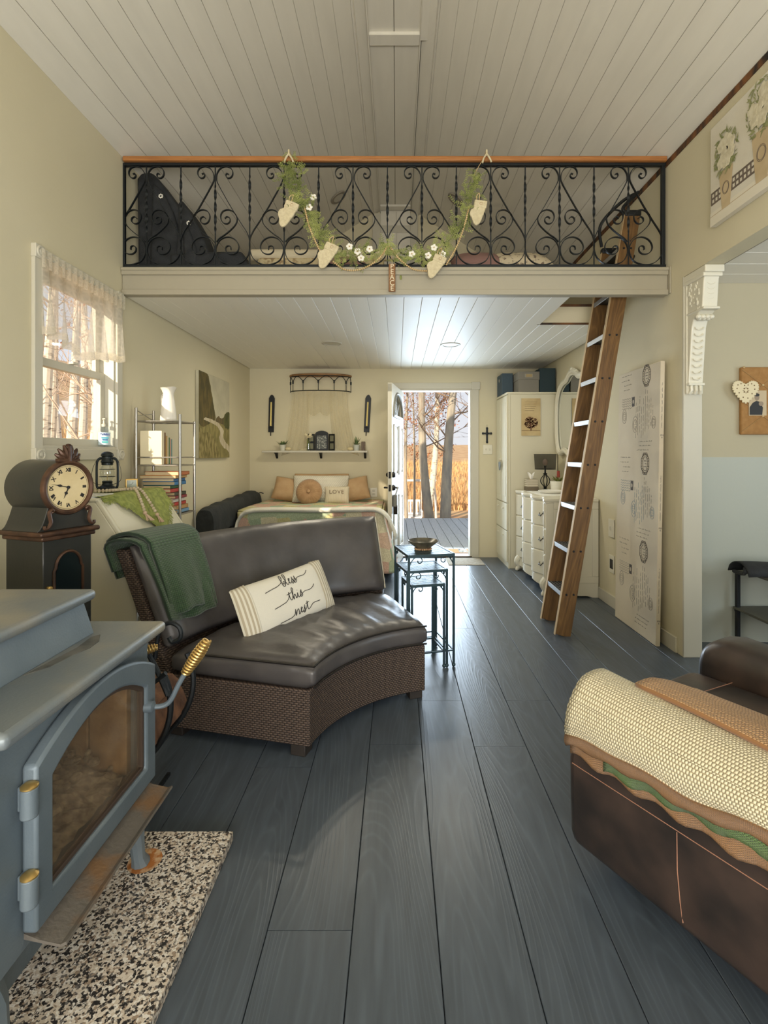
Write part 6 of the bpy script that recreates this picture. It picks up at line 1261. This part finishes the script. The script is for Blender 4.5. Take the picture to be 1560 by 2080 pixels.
# ---- dresser
ds = thing('dresser', 'ivory serpentine dresser with ornate pulls along the wall', 'dresser', (1.58, 5.13, 0)); dd = neg(ds); DA, DB, DH = 4.575, 5.68, .885
def fx_(y): u = (y-DA)/(DB-DA); return 1.362-.030*cos(u*6*pi)-.018*sin(u*pi)
def dprism(nm, z0, z1, off=0, y0=DA, y1=DB, xb=1.80, mat='ivory', n=40, par=ds, bev=.003, lo=True):
    ys_ = [y0+(y1-y0)*i/n for i in range(n+1)]; P = [(fx_(y)-off, y) for y in ys_]+[(xb, y1), (xb, y0)]; return MB().prism(P, 'z', z0, z1).build(nm, M[mat], par, bev=bev, loc=dd if lo else None, ang=.5)
dprism('carcass', .13, .855); dprism('dresser_top', .855, DH, .022, DA-.015, DB, bev=.006); dprism('top_moulding', .845, .857, .012, DA-.006, DB)
pullm = pm('antique_pewter_pull', (96,92,82), .4, .7)
colsd = ((DA+.02, DA+.40), (DA+.405, DB-.405), (DB-.40, DB-.015))
for ci, (y0, y1) in enumerate(colsd):
    for ri, (z0, z1) in enumerate(((.155, .375), (.385, .605), (.615, .838))):
        d_ = dprism('drawer', z0, z1, .014, y0, y1, 1.40, n=16, bev=.006)
        ym = (y0+y1)/2; xf = fx_(ym)-.016
        if ci != 1:
            p = MB(); 
            for s in (-1, 1): p.sph((xf-.006, ym+s*.045, (z0+z1)/2+.012), .012, .5, 1, 1.3, 10, 6)
            p.tube(crom([(xf-.01, ym-.045, (z0+z1)/2+.01), (xf-.03, ym-.03, (z0+z1)/2-.018), (xf-.03, ym, (z0+z1)/2-.006), (xf-.03, ym+.03, (z0+z1)/2-.018), (xf-.01, ym+.045, (z0+z1)/2+.01)], 5), .005, 8); p.build('pull', pullm, d_)
box('end_panel_frame', M['ivory'], ds, 1.40, 1.80, DA-.008, DA, .13, .19, bev=.003, loc=dd); box('end_panel_frame', M['ivory'], ds, 1.40, 1.80, DA-.008, DA, .79, .855, bev=.003, loc=dd); box('end_panel_frame', M['ivory'], ds, 1.40, 1.46, DA-.008, DA, .192, .788, bev=.003, loc=dd); box('end_panel_frame', M['ivory'], ds, 1.745, 1.80, DA-.008, DA, .192, .788, bev=.003, loc=dd)
ap = [(1.36,.135),(1.80,.135),(1.80,.0),(1.75,.0)]+[(1.75-.36*i/12, .028*(1-cos(2*pi*i/12))/2+.028*(sin(4*pi*i/12)*.3)) for i in range(1, 12)]+[(1.40,.0),(1.36,.0)]
MB().prism(ap, 'y', DA-.002, DA+.018).build('end_apron', M['ivory'], ds, loc=dd)
m = MB(); n = 60; P = []
for i in range(n+1): y = DA+(DB-DA)*i/n; P.append((y, .07+.045*abs(sin(i/n*pi*3))))
vs_ = []
for y, z in P: vs_ += [(fx_(y)-.006, y, .14), (fx_(y)-.006, y, .14-z*.8), (fx_(y)+.012, y, .14-z*.8), (fx_(y)+.012, y, .14)]
m.add(vs_, [(4*i+k, 4*i+4+k, 4*i+4+(k+1) % 4, 4*i+(k+1) % 4) for i in range(n) for k in range(4)]); m.build('front_apron', M['ivory'], ds, loc=dd)
for y in (DA+.04, DB-.05): MB().tube(crom([(fx_(y)+.01, y, .15), (fx_(y)-.02, y, .11), (fx_(y)+.0, y, .055), (fx_(y)-.018, y, .018), (fx_(y)-.022, y, .006)], 4), [.04-.0017*i for i in range(17)], 10).build('cabriole_foot', M['ivory'], ds, loc=dd)
for y in (DA+.03, DB-.03): box('back_foot', M['ivory'], ds, 1.74, 1.795, y-.025, y+.025, 0, .14, loc=dd)
# ---- mirror
mi = thing('wall_mirror', 'ornate white-framed mirror above the dresser', 'mirror', (1.802, 5.185, 1.69)); hs = [(0,.43),(.10,.415),(.20,.37),(.34,.35),(.46,.295),(.535,.20),(.565,.10),(.57,-.05),(.555,-.22),(.50,-.36),(.42,-.40),(.33,-.375),(.22,-.38),(.10,-.415),(0,-.40)]
hs = [(a*.88, b_) for a, b_ in hs]
out_ = [(p.x, p.y) for p in crom([(a, b_, 0) for a, b_ in hs]+[(-a, b_, 0) for a, b_ in hs[-2:0:-1]], 5, True)]
MB().tube([(-.022, y, z) for y, z in out_], .028, 10, closed=True).build('frame', M['ivory'], mi); MB().tube([(-.03, y*.945, z*.93) for y, z in out_], .010, 8, closed=True).build('inner_bead', M['ivory'], mi)
MB().prism([(y*.96, z*.95) for y, z in out_], 'x', -.018, -.012).build('mirror_glass', pm('mirror_silver', (225,228,226), .02, 1), mi, smooth=False); MB().prism(out_, 'x', -.012, 0).build('backing', M['gap'], mi, smooth=False)
m = MB()
for y, z, s in ((0,.45,.03),(-.06,.435,.024),(.06,.435,.024),(-.12,.42,.018),(.12,.42,.018),(0,-.42,.024),(-.06,-.42,.018),(.06,-.42,.018)): m.sph((-.03, y, z), s, .6, 1.3, .9, 12, 8)
m.build('carved_crest', M['ivory'], mi)
# ---- things on the dresser
lm = thing('table_lamp', 'black cage lamp with dark mesh shade on the dresser', 'lamp', (1.60, 5.52, DH)); LKm = pm('black_lamp_metal', (36,38,38), .45, .5)
MB().lathe([(0,0),(.062,0),(.06,.008),(.03,.016),(.014,.03),(.02,.04),(.012,.05)], 24).build('base', LKm, lm); 
for k in range(8): a = 2*pi*k/8; MB().tube([((.012+.04*sin(pi*j/8))*cos(a), (.012+.04*sin(pi*j/8))*sin(a), .045+.13*j/8) for j in range(9)], .0032, 6).build('cage_rib', LKm, lm)
MB().lathe([(.012,.172),(.02,.178),(.022,.188),(.01,.195),(.008,.25),(.014,.255),(.014,.27)], 16).build('stem', LKm, lm); MB().sph((0,0,.31), .028, 1, 1, 1.25, 14, 10).build('bulb', pm('frosted_bulb', (210,180,160), .4), lm)
MB().lathe([(.108,.235),(.118,.395)], 32).build('shade', lacemat('black_mesh_shade', (76,74,70), .5, 160), lm, fix=False)
for zz, r_ in ((.235,.108), (.395,.118)): MB().tube([(r_*cos(a), r_*sin(a), zz) for a in [2*pi*i/28 for i in range(28)]], .003, 6, closed=True).build('shade_ring', LKm, lm)
tb = thing('tissue_box', 'striped tissue box with a tissue pulled up on the dresser', 'tissue box', (1.47, 5.60, DH)); box('box', stripemat('box_stripes', (214,206,186), (160,150,130), 2, 50, .5, .8, .1), tb, -.06, .06, -.06, .06, .038, .125, bev=.004); box('box_base', pm('box_dark_band', (110,100,84), .7), tb, -.064, .064, -.064, .064, .0, .04, bev=.003)
tis = MB().grid(lambda u, v: ((.032*(2*u-1))*(.4+1.0*v)+.012*v*sin(5*u), .012*sin(u*11)*(.3+v), .124+.075*v*(.75+.25*sin(u*7+1))), 16, 10); tis.build('tissue', pm('white_tissue', (238,236,230), .95), tb, ang=3, fix=False)
wp = thing('white_planter', 'white planter with a red-flowered plant on the dresser', 'planter', (1.69, 5.42, DH)); MB().lathe([(0,0),(.055,0),(.06,.06),(.066,.11),(.062,.112),(.055,.10)], 24).build('pot', pm('white_planter_glaze', (234,232,220), .4), wp); m = MB(); r_ = random.Random(4)
for k in range(30): a = r_.uniform(0, 6.28); L = r_.uniform(.04,.10); d = Vector((cos(a)*.7, sin(a)*.7, r_.uniform(.3,1))).normalized(); s_ = d.orthogonal().normalized()*.01; p0 = Vector((.02,0,.10)); m.add([p0, p0+d*L*.6+s_, p0+d*L, p0+d*L*.6-s_], [(0,1,2,3)])
m.build('leaves', M['green'], wp, smooth=False, fix=False); MB().cyl((.02,0,.15), (.02,0,.22), .016, .014, 10).build('red_bloom', pm('red_bloom', (150,60,48), .7), wp)
ty = thing('serving_tray', 'white crocheted tray and dish on the dresser top', 'tray', (1.56, 5.18, DH)); m = MB(); m.lathe([(0,.004),(.10,.004),(.125,.022),(.128,.03),(.122,.032),(.10,.012),(0,.010)], 32); m.build('dish', pm('white_dish', (236,234,226), .3), ty); box('runner', pm('white_lace_runner', (232,230,220), .9, bump=.5, bsc=160), ty, -.17, .17, -.35, .30, 0, .003)
tag(MB().lathe([(0,0),(.025,0),(.026,.05),(.022,.06),(.022,.066),(0,.066)], 18).build('dark_jar', pm('blue_black_jar', (40,52,60), .4), loc=(1.70, 5.14, DH)), 'small dark lidded jar beside the white dish', 'jar')
ez = thing('wire_easel', 'small black wire easel at the near end of the dresser', 'easel', (1.68, 4.72, DH)); MB().tube([(-.06,0,.0),(0,.02,.16),(.07,0,0)], .003, 6).build('front_leg', LKm, ez); MB().tube([(0,.02,.16),(0,.09,0)], .003, 6).build('back_leg', LKm, ez); MB().tube([(-.06,-.03,.004),(-.06,0,.0),(.07,0,.0),(.07,-.03,.004)], .003, 6).build('lip', LKm, ez)
for z, lab, c in ((.66, 'white switch plate higher on the wall beside the dresser', (226,226,216)), (.36, 'dark-faced outlet low on the wall beside the dresser', (226,226,216))):
    t = thing('wall_plate', lab, 'plate', (XR-.002, 4.30, z)); box('plate', M['ivory'], t, -.012 if z > .5 else -.006, 0, -.05, .05, -.075, .075, bev=.003)
    if z < .5: box('socket_face', M['black'], t, -.009, -.005, -.028, .028, -.04, .04, bev=.002)
    else: box('toggle', M['white'], t, -.02, -.01, -.01, .01, -.015, .015, bev=.002)
# ---- tall fabric panel leaning on the wall
fp = thing('fabric_panel', 'tall cream canvas panel printed with old postmarks leaning on the wall', 'panel', (1.755, 3.73, 0), rot=(0, R(1.0), 0)); HP, FW = 1.905, .32
box('canvas', pm('printed_linen', (218,208,188), .9, bump=.25, bsc=260, c2=(210,199,178), sc=3), fp, -.030, .0, -FW, FW, .0, HP, bev=.004)
ink1 = pm('grey_postal_ink', (150,145,138), .9); ink2 = pm('dark_postal_ink', (92,88,86), .9); ink3 = pm('blue_grey_ink', (140,156,168), .9)
rq = random.Random(21); FXo = -.0308
def P2(y, z, side=0): return (FXo, y, z) if not side else (y, -FW-.0008, z)
def scriptline(m, y, z, L, ang, s=.010, side=0, wd=.0009):
    t = 0
    while t < L-.006:                                   # one looping pen stroke per word
        wl_ = min(rq.uniform(.022, .055), L-t); n = int(wl_/.0011); ph = rq.uniform(0, 6); pts = []
        for i in range(n):
            q = i*.0011; w_ = 2*pi/.0085; up = .45+.55*(sin(q*210+ph) > .35); h = s*.8*up*(.5-.5*cos(w_*q+ph)); xx = t+q+.0022*sin(w_*q+ph)
            a, b_ = xx*cos(ang)-h*sin(ang), xx*sin(ang)+h*cos(ang); pts.append(P2(y+a, z+b_, side))
        if len(pts) > 3: m.tube(pts, wd, 3, caps=False)
        t += wl_+.012
for blk in range(3):
    zb = .06+.62*blk
    m1, m2, m3 = MB(), MB(), MB()
    for k in range(4): scriptline(m1, .27-.02*k, zb+.60-.035*k, -.001-.18+.03*(k % 2)+.0, pi, .010) if False else scriptline(m1, .10+.03*(k % 2), zb+.575-.036*k, .16-.02*k, 0, .009)
    for k in range(6): scriptline(m2, .02-.028*k, zb+.10+.02*(k % 3), .26-.03*(k % 2), pi/2, .008)
    for k in range(5): scriptline(m1, -.12-.026*k, zb+.16+.02*(k % 2), .28-.03*k, pi/2, .008)
    for k in range(3): scriptline(m3, -.22+.02*k, zb+.05-.03*k+.02, .18, 0, .008)
    for k in range(5): m2.tube([P2(.25-.16*i/30, zb+.40-.018*k+.005*sin(i*.9)) for i in range(31)], .0011, 4)
    # octagonal postmark
    oc = MB()
    for r_, w_ in ((.082,.0022),(.052,.0016)): oc.tube([P2(-.13+r_*.72*cos(pi/8+k*pi/4), zb+.535+r_*sin(pi/8+k*pi/4)) for k in range(8)], w_, 4, closed=True)
    for k in range(22): a = 2*pi*k/22; oc.bar(P2(-.13+.060*.72*cos(a), zb+.535+.060*sin(a)), P2(-.13+.074*.72*cos(a), zb+.535+.074*sin(a)), .0012, .006, (1,0,0))
    for k in range(3): scriptline(oc, -.150, zb+.553-.020*k, .04, 0, .006, wd=.0013)
    oc.build('octagonal_postmark', ink2, fp)
    for (y, z, r_) in ((.21, zb+.27, .045), (.03, zb+.20, .05), (-.24, zb+.20, .035)):
        q = MB()
        for rr_ in (r_, r_*.62): q.tube([P2(y+rr_*.8*cos(2*pi*k/24), z+rr_*1.2*sin(2*pi*k/24)) for k in range(24)], .0013, 4, closed=True)
        for k in range(3): scriptline(q, y-.02, z+.016-.016*k, .04, 0, .005)
        q.build('round_postmark', (ink1, ink3, ink1)[blk], fp)
    sq = MB(); sq.box(FXo-.0006, FXo+.0004, .045, .085, zb+.335, zb+.405); sq.build('printed_stamp', ink2, fp); sq = MB(); sq.sph((FXo-.001, .065, zb+.37), .012, .1, 1, 1.3, 8, 6); sq.build('stamp_portrait', pm('stamp_pale', (196,188,172), .9), fp)
    for mm, ik in ((m1, ink1), (m2, (ink1, ink3, ink1)[blk]), (m3, ink1)): mm.build('printed_script', ik, fp)['kind'] = 'stuff'
    sd2 = MB(); scriptline(sd2, -.015, zb+.16, .30, pi/2, .007, 1); sd2.build('printed_script', ink2, fp)['kind'] = 'stuff'
    inst('printed_letters', text_mesh('PM\n6', .017, ink2, .0004, leading=.8), fp, (-.014, -FW-.0008, zb+.10), (R(90), 0, 0))
# ================================================================== POST CORBEL, FLOWER CANVAS, ANNEX
cb_ = thing('corbel', 'carved white corbel on the post under the annex header', 'corbel', (XR+.056, YP-.014, 1.66)); W2 = .052
box('back_plate', M['ivory'], cb_, -W2, W2, -.02, 0, 0, .72, bev=.004)
MB().prism([(0,.72),(-.20,.72),(-.205,.70),(-.19,.66),(-.175,.50),(-.13,.47),(-.085,.45),(-.065,.40),(-.045,.20),(-.03,.06),(0,.05)], 'x', -.046, .046).build('scroll_body', M['ivory'], cb_, bev=.006, seg=3)
for z0, z1, y in ((.695,.738,-.225), (.675,.70,-.208)): box('cap', M['ivory'], cb_, -W2-.006, W2+.006, y, 0, z0, z1, bev=.006, seg=3)
box('collar', M['ivory'], cb_, -.05, .05, -.195, 0, .485, .500, bev=.004)
m = MB()
for k in range(7): m.sph((-.04+.0133*k, -.125+.012*(k % 2), .455-.006*(k % 2)), .017, 1, 1, .9, 10, 7)
m.build('carved_leaves', M['ivory'], cb_)
for k in range(9): z = .405-.038*k; yv = -.066+.0035*k; MB().tube([(.026*cos(a), yv-.004, z-.016*sin(a)) for a in [pi*i/10 for i in range(11)]], .004, 6).build('carved_scale', M['ivory'], cb_)
for k in range(5): z = .645-.028*k; MB().tube([(.022*cos(a), -.186+.003*k, z-.012*sin(a)) for a in [pi*i/10 for i in range(11)]], .0035, 6).build('carved_scale', M['ivory'], cb_)
m = MB(); r_ = random.Random(1)
for k in range(26): m.sph((-.046, -.03-.13*r_.random(), .50+.17*r_.random()), r_.uniform(.006,.015), .5, 1, 1.2, 8, 6)
m.build('side_foliage', M['ivory'], cb_)
for dx in (-.028, 0, .028): MB().tube([(dx,-.03,.06),(dx,-.034,.02),(dx*1.2,-.02,.0)], .010, 8).build('drop', M['ivory'], cb_)
box('lower_band', M['ivory'], cb_, -.05, .05, -.045, 0, .05, .066, bev=.003)
# flower canvas
fcv = thing('flower_canvas', 'canvas print of white flowers in tall urns high on the wall', 'painting', (XR-.002, 2.46, 2.565)); FL, FH = .88, .555
box('canvas', pm('flower_canvas_ground', (214,206,186), .85, c2=(222,216,200), sc=3, bump=.15, bsc=200), fcv, -.032, 0, -FL/2, FL/2, 0, FH, bev=.003)
potm = pm('painted_urn', (202,182,146), .85, c2=(186,164,126), sc=8); lfm = pm('painted_leaf', (128,134,84), .85, c2=(160,160,112), sc=30); flm = pm('painted_bloom', (220,212,186), .85, c2=(200,190,160), sc=40); gin = pm('painted_gingham', (110,98,86), .85); wsh = pm('painted_shelf', (226,218,198), .85)
cx_ = -.0325
def paint2(nm, pts, mat, dx=0): MB().prism(pts, 'x', cx_-.0006-dx, cx_-dx).build(nm, mat, fcv, smooth=False)
paint2('painted_shelf', [(-FL/2,.0),(FL/2,.0),(FL/2,.075),(-FL/2,.075)], wsh); paint2('painted_shelf_line', [(-FL/2,.052),(FL/2,.052),(FL/2,.055),(-FL/2,.055)], potm, .0006)
gm = MB()
for k in range(3): gm.box(cx_-.001, cx_, -FL/2+.01, FL/2-.01, .115+.03*k, .126+.03*k)
for k in range(30): y = -FL/2+.02+.029*k; gm.box(cx_-.0012, cx_, y, y+.010, .118, .186)
gm.build('painted_gingham', gin, fcv, smooth=False)
for ui, (yc_, sc) in enumerate(((.30, .95), (.03, 1.12), (-.25, 1.0))):
    paint2('painted_urn', [(yc_-.035*sc,.05),(yc_+.035*sc,.05),(yc_+.062*sc,.27*sc),(yc_-.062*sc,.27*sc)], potm, .0016); r_ = random.Random(30+ui)
    m = MB(); [m.tube([(cx_-.003, yc_+(.030+.006*j)*sc*cos(2*pi*k/16)*.8, .165*sc+(.030+.006*j)*sc*sin(2*pi*k/16)) for k in range(16)], .0012, 4, closed=True) for j in range(2)]; m.build('painted_crest', gin, fcv)
    m = MB()
    for k in range(130):
        a = r_.uniform(0, 2*pi); q = r_.random()**.5; y, z = yc_+.105*sc*q*cos(a), .37*sc+.125*sc*q*sin(a); z = min(z, FH-.02); y = max(-FL/2+.02, min(FL/2-.02, y)); an = r_.uniform(0, pi); L = r_.uniform(.012,.03); dy, dz = L*cos(an), L*sin(an)
        m.add([(cx_-.003-.00002*k, y-dy, z-dz), (cx_-.003-.00002*k, y-dz*.25, z+dy*.25), (cx_-.003-.00002*k, y+dy, z+dz), (cx_-.003-.00002*k, y+dz*.25, z-dy*.25)], [(0,1,2,3)])
    m.build('painted_leaves', lfm, fcv, smooth=False, fix=False)
    for k in range(7):
        a = 2*pi*k/7+ui; q = .6 if k else 0; y, z = yc_+.085*sc*q*cos(a), min(FH-.06, .37*sc+.10*sc*q*sin(a)); m = MB()
        for j in range(3): R_ = .036-.010*j; m.prism([(y+R_*(1+.14*sin(5*b_*pi/9+j))*cos(b_*pi/9), z+R_*(1+.14*sin(5*b_*pi/9+j))*sin(b_*pi/9)) for b_ in range(18)], 'x', cx_-.0065-.0006*j-.0002*k, cx_-.006)
        m.build('painted_bloom', flm, fcv, smooth=False)
# pinboard
YA_ = 3.5
pb = thing('burlap_pinboard', 'brown burlap pinboard with crossed cords on the annex wall', 'pinboard', (2.62, YA_-.002, 1.415)); box('board', pm('brown_burlap', (176,132,80), .95, bump=.5, bsc=320, c2=(164,120,70), sc=30), pb, -.285, .285, -.03, 0, 0, .458, bev=.008)
cordm = pm('jute_cord', (164,130,84), .9)
for a, b_ in (((-.285,.44),(.285,.02)), ((-.285,.02),(.285,.44)), ((-.285,.23),(0,.44)), ((0,.44),(.285,.23)), ((-.285,.23),(0,.02)), ((0,.02),(.285,.23))): MB().cyl((a[0],-.032,a[1]), (b_[0],-.032,b_[1]), .0022, n=6).build('cord', cordm, pb)
for x, z in ((-.27,.455),(-.142,.335),(-.142,.125),(-.27,.335),(0,.23),(.142,.335),(.142,.125)): MB().sph((x,-.034,z), .008, 1, .6, 1, 10, 6).build('pin', M['bead'], pb)
ph = thing('portrait_photo', 'black and white snapshot of a person tucked into the pinboard cords', 'photo', (2.44, YA_-.037, 1.628)); box('photo_paper', pm('photo_paper', (196,176,142), .6), ph, -.06, .06, -.0015, 0, -.085, .085)
m = MB(); m.prism([(-.055,-.08),(.03,-.08),(.035,-.03),(.01,.01),(-.01,.015),(-.035,.0),(-.055,-.03)], 'y', -.0025, -.0015); m.build('dark_clothing', pm('photo_black', (40,38,36), .6), ph, smooth=False); m = MB(); m.sph((-.005,-.002,.038), .019, .85, .05, 1.15, 14, 8); m.sph((.022,-.003,-.005), .016, 1, .05, 1, 12, 8); m.build('faces', pm('photo_grey', (150,132,110), .6), ph); m = MB(); m.sph((-.005,-.0028,.055), .018, .95, .06, .6, 12, 6); m.build('hair', pm('photo_dark', (50,46,42), .6), ph)
hh_ = thing('heart_doily', 'cream pierced lace heart hanging at the pinboard corner', 'ornament', (2.352, YA_-.045, 1.705)); hsm = [(p.x, p.y) for p in crom([(0,-.075,0),(.05,-.035,0),(.082,.015,0),(.075,.055,0),(.04,.066,0),(0,.045,0),(-.04,.066,0),(-.075,.055,0),(-.082,.015,0),(-.05,-.035,0)], 6, True)]
hc = pm('cream_doily', (226,212,176), .8); MB().prism(hsm, 'y', -.006, 0).build('heart', hc, hh_, bev=.002); m = MB()
for i in range(0, len(hsm), 2): m.sph((hsm[i][0], -.003, hsm[i][1]), .008, 1, .5, 1, 8, 5)
m.build('scalloped_rim', hc, hh_); m = MB()
for k in range(8): a = 2*pi*k/8; m.sph((.016*cos(a), -.0065, .008+.016*sin(a)), .005, abs(cos(a))+.4, .12, abs(sin(a))+.4, 8, 5)
for i in range(2, len(hsm), 5): m.sph((hsm[i][0]*.72, -.0065, hsm[i][1]*.72+.004), .0045, 1, .12, 1, 8, 5)
m.build('pierced_holes', pm('doily_hole_brown', (120,96,62), .9), hh_)
# black stand with folded bag
bs = thing('metal_stand', 'black metal shelf stand against the annex wall', 'stand', (2.75, 3.28, 0))
for x in (-.46, .46):
    for y in (-.16, .16): MB().box(x-.012, x+.012, y-.012, y+.012, 0, .52).build('leg', M['matblack'], bs, bev=.002)
for z in (.505, .24): MB().box(-.48, .48, -.18, .18, z, z+.016).build('shelf', pm('grey_stand_shelf', (92,90,80), .5), bs, bev=.003)
m = MB()
for z in (.50, .235):
    for y in (-.17, .17): m.bar((-.47,y,z), (.47,y,z), .018, .02)
m.build('shelf_rail', M['matblack'], bs)
bg = thing('black_bag', 'folded black cloth bag lying on the metal stand', 'bag', (2.62, 3.24, .522)); m = MB().grid(lambda u, v: (-.46+.9*u, -.10+.20*v+.02*sin(6*u), .075*max(0, sin(pi*v))**.5*(.65+.35*abs(cos(3*u)))*(1-.2*u)+.004), 30, 14); m.build('bag_cloth', M['blackfab'], bg, ang=2, solid=.006); MB().tube(crom([(-.45,-.05,.05),(-.47,-.07,.02),(-.46,.04,.012)], 4), .012, 8).build('bag_hem', M['blackfab'], bg)
MB().bar((.02,-.02,.075), (-.08,-.06,.10), .012, .004).build('bag_label', M['petal'], bg)
